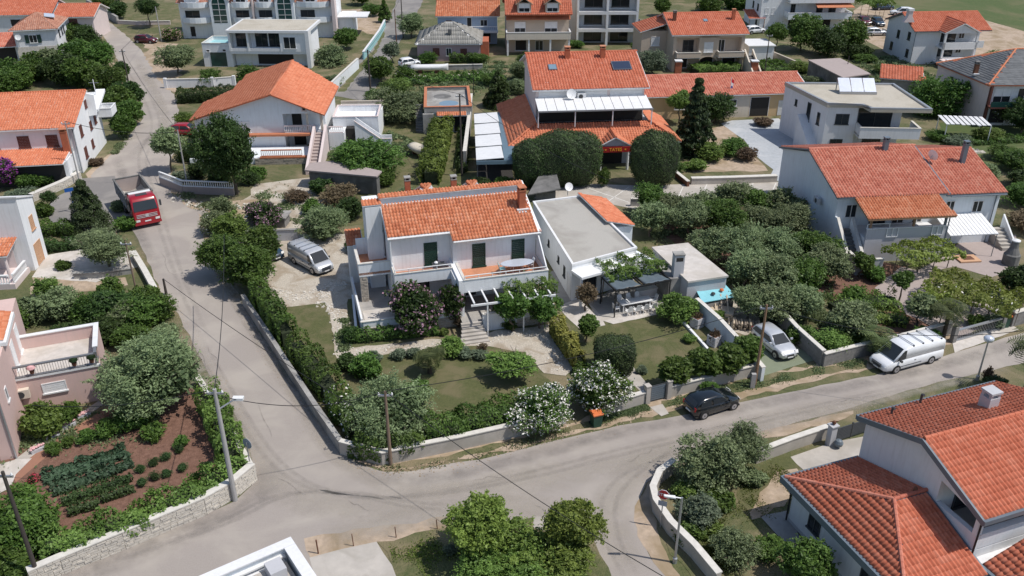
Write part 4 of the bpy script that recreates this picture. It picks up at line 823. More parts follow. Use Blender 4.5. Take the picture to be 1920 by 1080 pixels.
# ---- orange roofed house with loggia and outside stairs
t=frame((355,222,4.5),(608,218,4.5),'orange_roof_house','house tinted with blue shade, with wide smooth orange gable roof, corner loggia and pink stairs','house',3.1)
xr=9.9; zr=7.3
MB().prism([(.3,.4,0),(15.6,.4,0),(15.6,.4,4.8),(xr,.4,zr-.2),(.3,.4,4.25)],(0,.25,0)).build('gable_wall',M['bluew'],t) if False else None
MB().prism([(.4,.4,0),(10.9,.4,0),(10.9,.4,6.75),(xr,.4,7.1),(.4,.4,4.25)],(0,6.3,0)).build('wall',M['shadewhite'],t); MB().prism([(3.7,6.705,0),(10.9,6.705,0),(10.9,6.705,6.75),(xr,6.705,7.1),(3.7,6.705,5.1)],(0,9.2,0)).build('wall',M['shadewhite'],t)
MB().prism([(10.905,.4,4.75),(15.6,.4,4.75),(15.6,.4,4.9),(10.905,.4,6.7)],(0,11.8,0)).build('wall',M['shadewhite'],t)
wbox(t,'shadewhite',10.905,.4,2.1,15.6,2.6,2.6,name='loggia_floor'); wbox(t,'white',10.905,2.605,0,15.58,12.2,4.75); boxes('pillar',M['cream'],t,(13.6,.6,2.6,13.85,.85,4.75),(15.3,.42,0,15.6,.8,4.75))
opening(t,(10.9,2.605),(1,0),(0,-1),1.3,2.0,'o',2.65,.6); opening(t,(10.9,2.605),(1,0),(0,-1),1.6,2.1,'o',.1,.6)
roof(t,[[(-.2,7.2,4.3),(0,-.25,4.3),(xr,-.25,zr),(xr,16.5,zr),(3.4,16.5,5.25),(3.2,9.5,5.2)],[(16.0,-.25,4.75),(16.2,12.5,4.75),(xr,16.5,zr),(xr,-.25,zr)]],'tileB',.16,'terrwall',ridges=[[(xr,-.3,zr+.03),(xr,16.5,zr+.03)]],pu=.3,pv=.4,amp=.8)
for a,z,w,h in ((1.3,2.5,1.3,1.5),(5.5,2.5,1.4,1.4)): opening(t,(0,.4),(1,0),(0,-1),w,h,'w',z,a)
opening(t,(0,.4),(1,0),(0,-1),.6,.8,'g',5.0,11.6) if False else None
w_=MB().box(13.2,.34,5.0,13.85,.395,5.7).build('window',M['palepink'],t); MB().box(13.35,.325,5.15,13.7,.338,5.6).build('pane',M['glass'],w_)
MB().box(.2,-.35,2.2,14.4,.38,2.45).build('ledge',M['coping'],t)
balusters(t,(11.0,.25),(14.3,.25),2.46,.9,'whitepaint','palepink')
wbox(t,'shadewhite',.4,-3.8,0,14.2,.2,.75,name='terrace'); balusters(t,(8.8,-3.9),(13.5,-3.9),.95,.8,'whitepaint','coping'); MB().box(8.6,-4.15,.75,14.2,-3.7,.93).build('ledge',M['coping'],t)
tw=wbox(t,'concrete',8.0,-4.1,0,14.2,-3.81,.74,name='terrace_wall'); stoneface(tw,(8.0,-4.1),(14.2,-4.1),0,.74,(0,-1))
st=MB()
for i in range(13): st.box(14.75,.3-.62*(i+1),0,15.75,.3-.62*i,2.45-.185*i)
st.build('staircase',M['pinkgrey'],t)
for x in (14.42,15.78): MB().prism([(x,.3,0),(x,-7.8,0),(x,-7.8,.75),(x,.3,3.4)],(.3,0,0)).build('stair_wall',M['palepink'],t)
# white annex with roof terrace and outer stairs
t2=thing('terrace_annex','white annex with roof terraces and outside stairs right of the orange roofed house','annex',t.matrix_basis@Vector((16.4,1.0,0)),t.rotation_euler[2])
wbox(t2,'white',.0,2.2,0,5.6,11,2.6); parapet(t2,0,2.2,5.6,7.4,2.6,3.4,'white',.15,'palepink'); MB().box(.2,7.42,2.6,5.5,10.9,2.68).build('roof',M['concrete'],t2); MB().box(.0,10.6,2.6,5.6,11.0,3.0).build('parapet',M['stone'],t2)
st=MB()
for i in range(8): st.box(3.0+.36*i,.2,0,3.36+.36*i,1.6,2.6-.3*i)
st.build('staircase',M['lgrey'],t2)
for y in (.05,1.62): MB().prism([(2.9,y,0),(2.9,y,3.5),(5.9,y,1.2),(7.2,y,1.2),(7.2,y,0)],(0,.14,0)).build('stair_wall',M['white'],t2)
MB().prism([(2.85,.0,3.5),(5.9,.0,1.2),(5.9,.0,1.28),(2.85,.0,3.6)],(0,.2,0)).box(5.9,0,1.2,7.3,.2,1.28).build('coping',M['palepink'],t2)
wbox(t2,'white',-.3,-.4,0,1.6,2.1,2.2); balusters(t2,(-.2,-.3),(1.5,-.3),2.2,.8,'whitepaint','palepink')
MB().box(1.7,1.0,0,2.9,2.1,2.3).build('doorway',M['recessshade'],t2)
# flat ruined roof slab in front
q=thing('concrete_shed','shed with long weathered grey concrete slab roof behind the olive tree','shed',at(650,352,0),R(-8)); MB().prism([(-4.6,1.6,1.9),(-4.4,-.6,1.9),(4.2,-2.2,2.2),(4.3,-.5,2.2),(-2.0,2.6,2.0)],(0,0,.16)).build('roof',M['pinkgrey'],q); MB().prism([(-4.2,1.2,0),(-4.0,-.4,0),(4.0,-1.7,0),(4.0,-.6,0),(-2,2.2,0)],(0,0,1.95)).build('wall',M['dconcrete'],q)
q=thing('stone_trough','low stone walled cistern with slab top between the two shrubs','cistern',at(505,420,0),R(-5)); MB().box(-1.9,-.8,.0,1.9,.8,1.0).build('wall',M['blockwall'],q); MB().box(-2.1,-1,1.0,2.1,1,1.12).build('slab',M['concrete'],q)
# ---- modern flat house far left centre
t=frame((424,57,6),(572,58,6),'flat_modern_house','white flat roofed house with big dark windows and recessed loggia behind the orange roof','house',-1.8)
wbox(t,'white',.3,1.8,0,12.6,9,5.8); wbox(t,'white',.0,.3,2.2,12.7,1.79,2.6); MB().box(-.2,.0,5.6,13.2,9.3,6.0).build('roof_slab',M['frame'],t); MB().box(.2,.4,6.0,12.8,8.9,6.03).build('roof',M['beigegravel'],t)
boxes('wall',M['white'],t,(0,.2,2.62,.35,1.8,5.59),(3.0,.2,2.62,3.3,1.8,5.59),(8.4,.2,2.62,12.8,1.8,5.59)); MB().box(3.3,.25,2.62,8.38,.35,3.1).box(.36,.25,2.62,2.98,.35,3.1).build('parapet',M['lgrey'],t)
opening(t,(0,1.8),(1,0),(0,-1),2.0,2.2,'d',3.1,.8); opening(t,(0,1.8),(1,0),(0,-1),2.0,2.2,'d',3.1,4.0); opening(t,(0,1.8),(1,0),(0,-1),2.2,2.2,'d',3.1,6.2); opening(t,(0,.2),(1,0),(0,-1),2.0,1.9,'g',3.1,9.0); opening(t,(0,1.8),(1,0),(0,-1),6.0,1.8,'o',.2,4.0)
MB().box(12.6,.0,0,13.2,1.8,5.6).build('wall',M['frame'],t)
wbox(t,'white',-4.6,.6,0,.2,6,3.2); parapet(t,-4.6,.6,.2,6,3.2,3.8,'lgrey',.2,'kerbstone'); MB().box(-4.4,.8,3.2,0,5.8,3.24).build('roof',M['turq'],t); opening(t,(-4.6,.6),(1,0),(0,-1),2.6,2.3,'v',.05,1.2); opening(t,(-4.6,.6),(1,0),(0,-1),.6,.4,'o',2.4,.6); opening(t,(-4.6,.6),(1,0),(0,-1),.6,.4,'o',2.5,3.3)
# ---- long apartment block with arches
t=frame((345,72,0),(630,64,0),'arched_apartment_block','long white apartment block with arched green glass stairwells, curved balconies and tiled mansard','apartment block',2.0)
LX=28.0
wbox(t,'white',0,0,0,LX,10,6.3)
roof(t,[[(-.4,-.3,6.4),(LX+.4,-.3,6.4),(LX+.4,3.5,8.6),(-.4,3.5,8.6)]],'tileD',.12,'palepink',pu=.34,pv=.4)
roof(t,[[(-.4,3.5,8.7),(LX+.4,3.5,8.7),(LX+.4,8,10.5),(-.4,8,10.5)]],'tileD',.12,'palepink',pu=.34,pv=.4); wbox(t,'palepink',0,3.5,6.3,LX,9,8.6)
for cx in (7.6,19.4):
    mb=MB(); P5=[(cx-1.7,-1.2,0),(cx+1.7,-1.2,0),(cx+1.7,-1.2,6.9)]+[(cx+1.7*math.cos(a),-1.2,6.9+1.5*math.sin(a)) for a in [math.pi*i/8 for i in range(1,8)]]+[(cx-1.7,-1.2,6.9)]
    mb.prism(P5,(0,3.5,0)).build('stair_tower',M['shadewhite'],t)
    P6=[(cx-1.2,-1.22,3.0),(cx+1.2,-1.22,3.0),(cx+1.2,-1.22,6.5)]+[(cx+1.2*math.cos(a),-1.22,6.5+1.2*math.sin(a)) for a in [math.pi*i/8 for i in range(1,8)]]+[(cx-1.2,-1.22,6.5)]
    g_=MB().prism(P6,(0,.015,0)).build('arched_window',M['greenglass'],t)
    fr=MB()
    for a in range(-1,3): fr.box(cx-1.2,-1.26,3.3+a*1.0+1,cx+1.2,-1.225,3.37+a*1.0+1)
    fr.box(cx-.04,-1.26,3.0,cx+.04,-1.225,7.6); fr.build('window_frame',M['frame'],g_)
    roof(t,[[(cx+1.95,-1.4,7.0),(cx+1.95,3,7.0),(cx,3,8.8),(cx,-1.4,8.8)],[(cx-1.95,3,7.0),(cx-1.95,-1.4,7.0),(cx,-1.4,8.8),(cx,3,8.8)]],'tileD',.1,'palepink',name='gable_roof',pu=.34,pv=.4)
for x0,x1 in ((.4,5.6),(9.6,13.2),(13.8,17.4),(21.4,27.6)):
    for z in (2.9,5.6):
        n=8; cx=(x0+x1)/2; rr=(x1-x0)/2; pts=[(cx-rr*math.cos(math.pi*i/n),-.01-1.3*math.sin(math.pi*i/n),z) for i in range(n+1)]
        b_=MB().prism(pts,(0,0,.18)).build('balcony',M['frame'],t); w2=MB()
        for p_,q_ in zip(pts[:-1],pts[1:]):
            p_=Vector(p_);q_=Vector(q_); w2.prism([p_+Vector((0,0,.18)),q_+Vector((0,0,.18)),q_+Vector((0,.12,.18)),p_+Vector((0,.12,.18))],(0,0,.8))
        w2.build('balcony_front',M['shadewhite'],b_)
    opening(t,(0,0),(1,0),(0,-1),min(2.6,x1-x0-1.2),1.9,'d',3.1,x0+.6); opening(t,(0,0),(1,0),(0,-1),1.0,1.9,'o',.3,x0+1)
for x in (2.5,11.4,15.6,24):
    d_=wbox(t,'shadewhite',x-1.3,-.25,6.3,x+1.3,2.2,8.2,name='dormer'); MB().box(x-1.6,-.6,8.2,x+1.6,2.6,8.32).build('dormer_roof',M['frame'],d_)
    opening(t,(0,-.25),(1,0),(0,-1),1.8,1.5,'w' if x<3 else 'g',6.5,x-.9)
wbox(t,'palepink',13.4,-.9,0,13.7,-.01,7,name='pier'); wbox(t,'palepink',LX-.1,-1.2,0,LX+.5,1,8,name='pier')
wbox(t,'shadewhite',LX+.5,1.5,0,LX+3.2,8,3.3); MB().box(LX+.4,1.0,3.3,LX+6,6,3.5).build('canopy',M['frame'],t)
# ---- white house left
t=frame((0,243,5.6),(139,233,5.6),'white_gable_house','white house with bright orange gable roof and brown shutters left of the road','house',9.0)
e=L(t,139,233,5.6).x; x0=e-16
gwall_x(t,x0,e-.05,.3,11.3,7.0,5.6,7.7,'white',zb=6.6)
roof(t,[[(x0,-.15,5.5),(e+.1,-.15,5.5),(e+.1,7.0,7.8),(x0,7.0,7.8)],[(e+.1,7.6,7.6),(x0,7.6,7.6),(x0,7.0,7.8),(e+.1,7.0,7.8)]],'tileB',.14,'whitepaint',ridges=[[(x0,7.05,7.82),(e+.1,7.05,7.82)]],pu=.28,pv=.36)
for a in (e-6.2,e-3.2): opening(t,(0,.3),(1,0),(0,-1),1.25,1.35,'b',3.3,a)
for a in (e-9.5,): opening(t,(0,.3),(1,0),(0,-1),1.25,1.35,'b',3.3,a)
for a,z,w,h in ((1.9,3.6,1.0,1.3),(1.9,1.0,1.0,1.3),(5.8,3.2,.9,1.0),(7.9,3.3,.9,1.0),(5.6,5.9,.9,.9),(5.0,1.2,.9,1.0)): opening(t,(e-.05,.3),(0,1),(1,0),w,h,'b',z,a)
MB().prism([(e-.04,7.2,4.9),(e-.04,11.6,6.4),(e+1.0,11.6,6.4),(e+1.0,7.2,5.1)],(0,0,.3)).prism([(e-.04,6.6,4.8),(e+.9,6.6,4.9),(e+.9,6.9,7.2),(e-.04,6.9,7.5)],(0,.25,0)).build('stair_canopy',M['white'],t)
parapet(t,e-.04,10.2,e+1.6,12.6,3.6,4.6,'white',.12,'frame'); MB().box(e-.04,10.3,3.5,e+1.5,12.5,3.6).build('balcony_slab',M['frame'],t)
wbox(t,'white',e-8.5,-3.2,0,e-.5,.28,2.6); roof(t,[[(e-8.8,-3.8,2.55),(e-.6,-3.8,2.55),(e-.6,.28,3.1),(e-8.8,.28,3.1)]],'tileB',.1,'frame',name='porch_roof'); MB().box(e-8.6,-3.22,0,e-.8,-3.21,2.3).build('porch_shade',M['recessshade'],t)  # dark sheet over the wall: shade of the open porch put in as colour
chimney(t,e-.9,-.5,2.6,5.3,.7,'terrwall','coping'); downpipe(t,e-.15,.2,0,5.5)
MB().box(e-12.5,.3,2.6,e-8.9,-2,3.6).build('terrace',M['white'],t); balusters(t,(e-12.4,-3.2),(e-9,-3.2),2.2,.9,'whitepaint')
an=thing('aerial_mast','thin white aerial mast at the far corner of the white gable house','aerial',t.matrix_basis@Vector((e+.2,10.4,4.6)),0); MB().tube((0,0,0),(0,0,3.6),.05).build('mast',M['frame'],an); MB().tube((-.6,0,3.2),(.6,0,3.2),.02).build('antenna',M['steel'],an)
# ---- small hip house top left
t=frame((22,56,5.5),(88,54,5.5),'hip_roof_villa','grey rendered villa with weathered pinkish hip roof, solar panel and green shutters at top left','house',14.0)
wbox(t,'lgrey',0,.3,0,6.4,8.8,5.4)
wf=box('stone_wall',M['stonelight'],t,-.02,.26,0,6.42,.295,2.6); 
pl,rd=hip(0,6.4,.3,8.8,5.5,7.3,3.6,.5); ro=roof(t,pl,'tileD',.14,'lgrey',ridges=rd,pu=.32,pv=.4)
wins(t,(0,.26,6.4,8.8),[('F',2.2,3.2,1.2,1.3,'s'),('F',3.0,.6,1.1,1.3,'s'),('R',2,3.5,.8,1.2,'d'),('R',4.2,3.5,.8,1.2,'d'),('R',5.8,3.5,.8,1.2,'d'),('R',4.0,.6,1.0,1.3,'d')])
sp=MB().prism([(4.6,3.0,6.85),(6.0,3.9,6.45),(5.6,6.0,6.65),(4.2,5.2,7.0)],(0,0,.08)).build('solar_panel',M['solarbright'],t)
q=dish(None,0,0,0,.5,R(10),.3); tag(q,'white satellite dish on the front of the grey rendered villa','satellite dish'); q.location=t.matrix_basis@Vector((.7,-.1,4.3))
wbox(t,'lgrey',-6,1.5,0,-.05,8,2.7); roof(t,[[(-6.3,.6,2.7),(-.1,.6,2.7),(-.1,6,4.0),(-6.3,6,4.0)]],'tileR',.12,'lgrey',name='side_roof',pu=.32,pv=.4); MB().box(-5.8,1.45,.1,-.6,1.49,2.4).build('porch_opening',M['recessshade'],t)
t=frame((0,25,5),(98,20,5),'red_roof_house','long house with plain red roof and white gable at the top left corner','house',4.0)
e=L(t,98,20,5).x
gwall_x(t,-8,e,.3,9,4.8,4.7,6.4,'lgrey'); roof(t,gable_x(-8,e,.3,9,4.8,4.8,6.6,.4),'tileN',.14,'lgrey',ridges=[[(-8.4,4.8,6.62),(e+.4,4.8,6.62)]],pu=.34,pv=.4); wins(t,(-8,.3,e,9),[('F',9.3,2.6,2.0,1.3,'o'),('F',14,2.6,1.2,1.2,'g')])
gwall_x(t,e+1.0,e+7.5,.3,8,4.2,4.4,5.7,'palepink'); roof(t,gable_x(e+1,e+7.5,.3,8,4.2,4.4,5.8,.5),'tileN',.14,'frame',pu=.34,pv=.4,ridges=[[(e+.5,4.2,5.82),(e+8,4.2,5.82)]]); wins(t,(e+1,.3,e+7.5,8),[('F',.5,2.6,1.0,1.4,'o'),('F',2.2,2.8,1.5,1.0,'b')])
# ---- grey hip roofed bungalow
t=frame((778,82,3),(903,82,3),'grey_hip_bungalow','small dusky pink bungalow with pale grey ribbed hip roof','house',0.5)
wbox(t,'purplepink',.3,.4,0,10.8,10,2.95); pl,rd=hip(.3,10.8,.4,10,3.0,5.5,5.0,.35); roof(t,pl,'tileG',.12,'lgrey',ridges=rd,pu=.30,pv=1.1,amp=.9)
wins(t,(.3,.4,10.8,10),[('F',2.6,1.0,1.1,1.2,'b'),('F',4.8,.9,.9,1.3,'g'),('F',7.2,.9,1.1,1.2,'b')]); q=L(t,843,58,4.6); box('roof_hatch',M['dconcrete'],t,q.x-.3,q.y-.4,4.2,q.x+.3,q.y+.2,4.95)
wbox(t,'terrwall',10.9,2,0,12.2,6,2.9)
# ---- blue house top
t=frame((820,30,5),(930,30,5),'blue_house','blue grey two storey house with white balcony rail at the top edge','house',0.5)
wbox(t,'bluew',0,.3,0,10.6,9,5.1); roof(t,gable_x(0,10.6,.3,9,4.6,5.1,6.8,.4),'tileO',.14,'frame',ridges=[[(-.4,4.6,6.82),(11,4.6,6.82)]],pu=.34,pv=.4)
wins(t,(0,.3,10.6,9),[('F',5.2,2.7,.9,2.0,'o'),('F',7.6,3.2,1.3,1.1,'g'),('F',1.5,3.1,1.0,1.1,'b'),('F',6.5,.3,3.0,1.7,'o')])
MB().box(4.0,-1.5,2.3,10.8,.29,2.5).build('balcony_slab',M['frame'],t); balusters(t,(4.1,-1.4),(10.7,-1.4),2.5,.95,'frame',step=.35,r=.025)
# ---- beige house with dormers
t=frame((950,24,7),(1070,23,7),'dormer_house','beige house with red roof, two dormers and paired balconies at the top centre','house',2.0)
wbox(t,'beige',0,1.6,0,10.8,11,6.4); roof(t,[[(-.3,.2,6.6),(11.1,.2,6.6),(11.1,6,10.2),(-.3,6,10.2)],[(11.1,12,6.6),(-.3,12,6.6),(-.3,6,10.2),(11.1,6,10.2)]],'tileN',.14,'terrwall',pu=.34,pv=.4,ridges=[[(-.3,6,10.25),(11.1,6,10.25)]])
MB().prism([(0,1.6,6.4),(0,11,6.4),(0,6,9.9)],(10.8,0,0)).build('wall',M['beige'],t)
for x in (3.0,7.8):
    d_=wbox(t,'beige',x-1.2,.6,6.9,x+1.2,3.6,8.5,name='dormer'); opening(d_,(0,.6),(1,0),(0,-1),1.9,1.4,'r',7.0,x-.95,name='window')
    roof(t,[[(x+1.5,.3,8.3),(x+1.5,4.2,8.3),(x,4.2,9.3),(x,.3,9.3)],[(x-1.5,4.2,8.3),(x-1.5,.3,8.3),(x,.3,9.3),(x,4.2,9.3)]],'tileO',.1,'beige',name='dormer_roof',pu=.3,pv=.38)
MB().prism([(-.1,.4,5.7),(10.9,.4,5.7),(10.9,1.6,6.5),(-.1,1.6,6.5)],(0,0,.08)).build('eave_band',M['tileO'],t)
MB().box(-.1,-1.0,2.8,10.9,1.59,3.0).build('balcony_slab',M['frame'],t); parapet(t,-.1,-1.1,10.9,1.59,2.7,3.9,'cream',.15,'frame',sides='FLR')
wins(t,(0,1.6,10.8,11),[('F',1.4,3.2,1.9,2.0,'r'),('F',6.6,3.1,2.2,2.1,'r'),('F',1.5,.3,2,1.8,'o'),('F',5,.3,1.4,1.7,'g')])
for x in (0,3.6,7.3,10.5): MB().box(x,-1.0,0,x+.3,-.75,2.7).build('column',M['frame'],t)
# ---- white modern apartments
t=frame((1085,20,6),(1195,20,6),'white_apartments','white modern flats with stacked framed balconies, top centre right','apartment block',0.5)
wbox(t,'white',-2.2,2.0,0,10.4,13,9.5)
for z in (0,3.0,6.0):
    MB().box(-.3,-.6,z+2.4,10.6,1.99,z+2.95).build('balcony',M['frame'],t)
    MB().box(-.3,-.6,z+.0 if z else 0,.05,1.98,z+2.4).box(4.9,-.6,z,5.3,1.98,z+2.4).box(10.2,-.6,z,10.6,1.98,z+2.4).build('pier',M['white'],t)
    for a in (1.2,6.0): opening(t,(0,2.0),(1,0),(0,-1),3.2,2.0,'d',z+.25,a)
opening(t,(0,-0.0),(1,0),(0,-1),.1,.1,'g',1,0) if False else None
# ---- beige house centre right
t=frame((1265,64,6),(1397,60,6),'beige_arched_house','beige house with red roof, arcade and paired balconies behind the long low building','house',5.0)
wbox(t,'beige',0,1.6,0,11.6,13,5.8); MB().box(0,.2,0,.5,1.59,5.8).box(4.2,.2,2.4,4.6,1.59,5.8).box(7.0,.2,2.4,7.4,1.59,5.8).box(11.1,.2,0,11.6,1.59,5.8).box(4.61,.2,2.4,6.99,1.59,5.8).box(0.5,.2,5.3,11.1,1.59,5.8).build('wall',M['beige'],t)
MB().prism([(0,.2,5.8),(0,13,5.8),(0,6.6,7.7)],(11.6,0,0)).build('wall',M['beige'],t)
roof(t,gable_x(0,11.6,.2,13,6.6,6.0,8.0,.45),'tileN',.14,'lgrey',pu=.34,pv=.4,ridges=[[(-.4,6.6,8.03),(12,6.6,8.03)]])
for a,b in ((.4,4.3),(7.2,11.4)): 
    bp=MB().box(a,-.8,2.3,b,1.5,2.5).build('balcony_slab',M['frame'],t); parapet(t,a,-.85,b,1.2,2.4,3.2,'beige',.12,'kerbstone',sides='FLR')
opening(t,(0,1.6),(1,0),(0,-1),1.8,2.1,'d',2.6,1.9); opening(t,(0,.2),(1,0),(0,-1),1.5,1.6,'w',3.0,5.0); opening(t,(0,1.6),(1,0),(0,-1),1.2,2.1,'g',2.6,7.6)
for a in (.7,4.9,8.6): opening(t,(0,1.6),(1,0),(0,-1),2.2,1.7,'o',.3,a)
ar=MB(); n=10; P5=[(4.6,.15,2.4)]+[(5.8+1.5*math.cos(math.pi-math.pi*i/n)*1.0,.15,1.4+.9*math.sin(math.pi*i/n)) for i in range(n+1)]+[(7.2,.15,2.4)]
ar.prism(P5,(0,.3,0)).build('arch',M['beige'],t)
wbox(t,'beige',-4.2,4.5,0,-.01,11,5.6); roof(t,[[(-4.6,11,5.5),(-4.6,4.2,5.5),(-.05,4.2,6.8),(-.05,11,6.8)]],'tileN',.12,'lgrey',name='side_roof',pu=.34,pv=.4); opening(t,(-4.2,4.5),(1,0),(0,-1),1.4,1.5,'w',3.2,1.6)
chimney(t,.9,4.2,6.8,8.6,.5,'rust','dconcrete'); chimney(t,10.6,4.2,6.8,8.7,.5,'terrwall','terr'); on_slope(t,'roof_window',5.6,3.6,.7,.8,6+3.4*.31+.05,.31,'skyglass')
st=MB()
for i in range(12): st.box(11.9,-.2-.42*(i+1),0,12.9,-.2-.42*i,2.5-.2*i)
st.build('staircase',M['dconcrete'],t)
for x in (11.65,12.95): MB().prism([(x,.2,0),(x,-5.2,0),(x,-5.2,.7),(x,.2,3.4)],(.22,0,0)).build('stair_wall',M['cream'],t)
for i,px in enumerate((1270,1412)):
    q=thing('gate_pillar','red brown garden pillar with white cap, '+('left' if i==0 else 'right')+' one behind the long red roof','pillar',at(px,142,0)); MB().box(-.5,-.5,0,.5,.5,2.3).build('shaft',M['terrwall'],q); MB().box(-.6,-.6,2.3,.6,.6,2.45).build('cap',M['frame'],q)
q=thing('white_garage','small white flat roofed garage with shadowed front, right of the arched beige house','garage',at(1402,113,0),R(4)); MB().box(0,0,0,4.3,5,2.3).build('wall',M['lgrey'],q); MB().box(-.2,-.2,2.3,4.5,5.2,2.45).build('roof',M['frame'],q)
q=thing('red_canopy','small red tiled canopy roof right of the arched beige house','shelter',at(1402,58,0),R(3)); roof(q,[[(0,0,2.3),(3.2,0,2.3),(3.2,4.5,3.2),(0,4.5,3.2)]],'tileN',.1)
for x in (.1,3.0): MB().box(x,.1,0,x+.12,.2,2.2).build('post',M['wood'],q)
# ---- white house with orange awning
t=frame((1480,0,6),(1595,0,6),'awning_house','white house with orange awning over its long balcony at the top edge','house',3.0)
wbox(t,'white',-4.5,2.0,0,12.0,12,10)
for z in (2.6,5.6): MB().box(0,-.6,z,12.2,1.99,z+.25).build('balcony_slab',M['frame'],t)
parapet(t,0,-.7,12.2,1.99,2.5,3.7,'shadewhite',.15,'frame',sides='FLR'); parapet(t,0,-.7,12.2,1.99,5.5,6.6,'white',.15,'frame',sides='FLR')
MB().prism([(5.0,-1.7,4.8),(12.1,-1.7,4.8),(11.8,1.9,5.6),(5.4,1.9,5.6)],(0,0,.07)).build('awning',M['coping'],t)
wins(t,(0,2,12,12),[('F',1.2,2.9,.9,2.0,'d'),('F',6.2,2.9,1.2,2.0,'d'),('F',8.6,2.9,1.4,2.0,'d'),('F',1,.2,2.2,2.0,'o'),('F',6,.2,3.4,1.9,'o'),('F',2,5.9,2,1.8,'d'),('F',8,5.9,2,1.8,'d')])
for a,z in ((1.5,6),(1.5,3.4),(4.5,3.4),(1.5,.8),(4.5,6)): opening(t,(-4.5,2),(0,1),(-1,0),.9,1.3,'d',z,a)
for a,z in ((.6,5.9),(2.1,3.0),(3.0,.8),(.8,3)): opening(t,(-4.5,2.0),(1,0),(0,-1),.7,1.2,'w',z,a)
# ---- top right house
t=frame((1720,57,5.6),(1852,50,5.6),'porch_gable_house','grey white house with red roof and gabled double veranda at the top right','house',5.0)
x1=L(t,1852,50,5.6).x
wbox(t,'lgrey',0,.3,0,4.4,10,5.5); wbox(t,'lgrey',4.4,2.2,0,x1-.8,10,5.5); gwall_x(t,0.002,x1-.8,.302,9.99,5.0,5.55,7.3,'lgrey',z0=5.4) if False else MB().prism([(0,.31,5.5),(0,9.99,5.5),(0,5.1,7.25)],(.25,0,0)).build('gable',M['lgrey'],t)
roof(t,gable_x(0,x1-.8,.3,10,5.1,5.6,7.5,.45),'tileN',.14,'gutter',pu=.34,pv=.4,ridges=[[(-.4,5.1,7.52),(x1-.4,5.1,7.52)]])
xa,xb=3.9,9.6
roof(t,[[(xb+.2,-2.0,5.5),(xb+.2,2.2,5.5),((xa+xb)/2,3.8,7.0),((xa+xb)/2,-2.0,7.0)],[(xa-.2,2.2,5.5),(xa-.2,-2.0,5.5),((xa+xb)/2,-2.0,7.0),((xa+xb)/2,3.8,7.0)]],'tileN',.14,'lgrey',name='porch_roof',pu=.34,pv=.4,ridges=[[((xa+xb)/2,-2,7.03),((xa+xb)/2,3.8,7.03)]])
MB().prism([(xa,-1.7,5.35),(xb,-1.7,5.35),((xa+xb)/2,-1.7,6.7)],(0,.2,0)).build('porch_gable',M['lgrey'],t)
for z in (0.6,3.0): 
    MB().box(xa,-1.9,z-.2,xb,2.19,z).build('balcony_slab',M['frame'],t); MB().box(xa,-1.9,z,xb,-1.75,z+.9).build('parapet',M['lgrey'],t)
for x in (xa,xb-.3): MB().box(x,-1.9,0,x+.3,-1.6,5.4).build('pillar',M['lgrey'],t)
for z in (.7,3.1): opening(t,(0,2.2),(1,0),(0,-1),3.2,2.0,'g',z,5.0); opening(t,(0,2.2),(1,0),(0,-1),1.0,1.3,'g',z+.6,8.6)
MB().box(xb+.1,.8,2.4,x1-.6,2.19,2.6).box(xb+.1,.8,2.6,x1-.6,.95,3.5).build('balcony',M['lgrey'],t)
for a,z in ((1.4,3.6),(5.0,3.2),(6.6,.9),(1.0,.9)): opening(t,(0,.3),(0,1),(-1,0),.9,1.3,'d',z,a)
wbox(t,'palepink',xa-.2,-3.2,0,xb+1,-1.92,1.3,name='plinth')
q=L(t,1706,22,8.2); 
c_=MB().prism([(q.x-.9,q.y-.5,6.6),(q.x+.9,q.y-.5,6.6),(q.x+.35,q.y-.5,7.6),(q.x+.35,q.y-.5,8.4),(q.x-.35,q.y-.5,8.4),(q.x-.35,q.y-.5,7.6)],(0,.9,0)).build('chimney',M['palepink'],t); MB().box(q.x-.45,q.y-.6,8.4,q.x+.45,q.y+.5,8.75).build('chimney_cap',M['frame'],c_)
downpipe(t,0,.22,0,5.4)
# ---- grey roofed house at the right edge
t=frame((1858,158,5.6),(1920,158,5.6),'grey_roof_house','lilac grey house with dark sheet hip roof edged in orange tiles at the right edge','house',0.0)
wbox(t,'lgrey',-.0,.4,0,16,13,5.4) if False else wbox(t,'lgrey',0.2,.4,0,16,14,5.5)
bl=L(t,1768,125,5.6); ap=L(t,1905,92,7.8)
roof(t,[[(-.3,-.1,5.5),(16,-.1,5.5),(16,ap.y,7.8),(ap.x,ap.y,7.8)],[(bl.x,bl.y+2.2,5.5),(-.3,-.1,5.5),(ap.x,ap.y,7.8)]],'slate',.14,'terrwall',pu=1.1,pv=.5,amp=.3)
rr=ridge('ridge_tiles',[(-.3,-.1,5.55),(ap.x,ap.y,7.85),(16,ap.y,7.85)],M['tileO'],t); ridge('ridge_tiles',[(bl.x,bl.y+2.2,5.55),(ap.x,ap.y,7.85)],M['tileO'],t)
MB().prism([(0.2,.4,0),(bl.x+.3,bl.y+2.0,0),(2,14,0)],(0,0,5.45)).build('wall',M['palepink'],t)
chimney(t,-.4,3.8,6.0,7.4,.5,'rust','dconcrete')
for z in (.3,3.0): opening(t,(0,.4),(1,0),(0,-1),2.3,2.0,'r' if z>1 else 'o',z,.9); opening(t,(0,.4),(1,0),(0,-1),1.9,2.0,'g',z,4.0)
MB().box(.2,-.9,2.6,8,.38,2.8).build('balcony_slab',M['brown'],t); MB().box(.2,-.9,2.8,8,-.82,3.5).build('balcony_front',M['greenglass'],t); boxes('pillar',M['brown'],t,(.2,-.1,0,.45,.38,5.4),(7.7,-.1,0,8,.38,5.4))
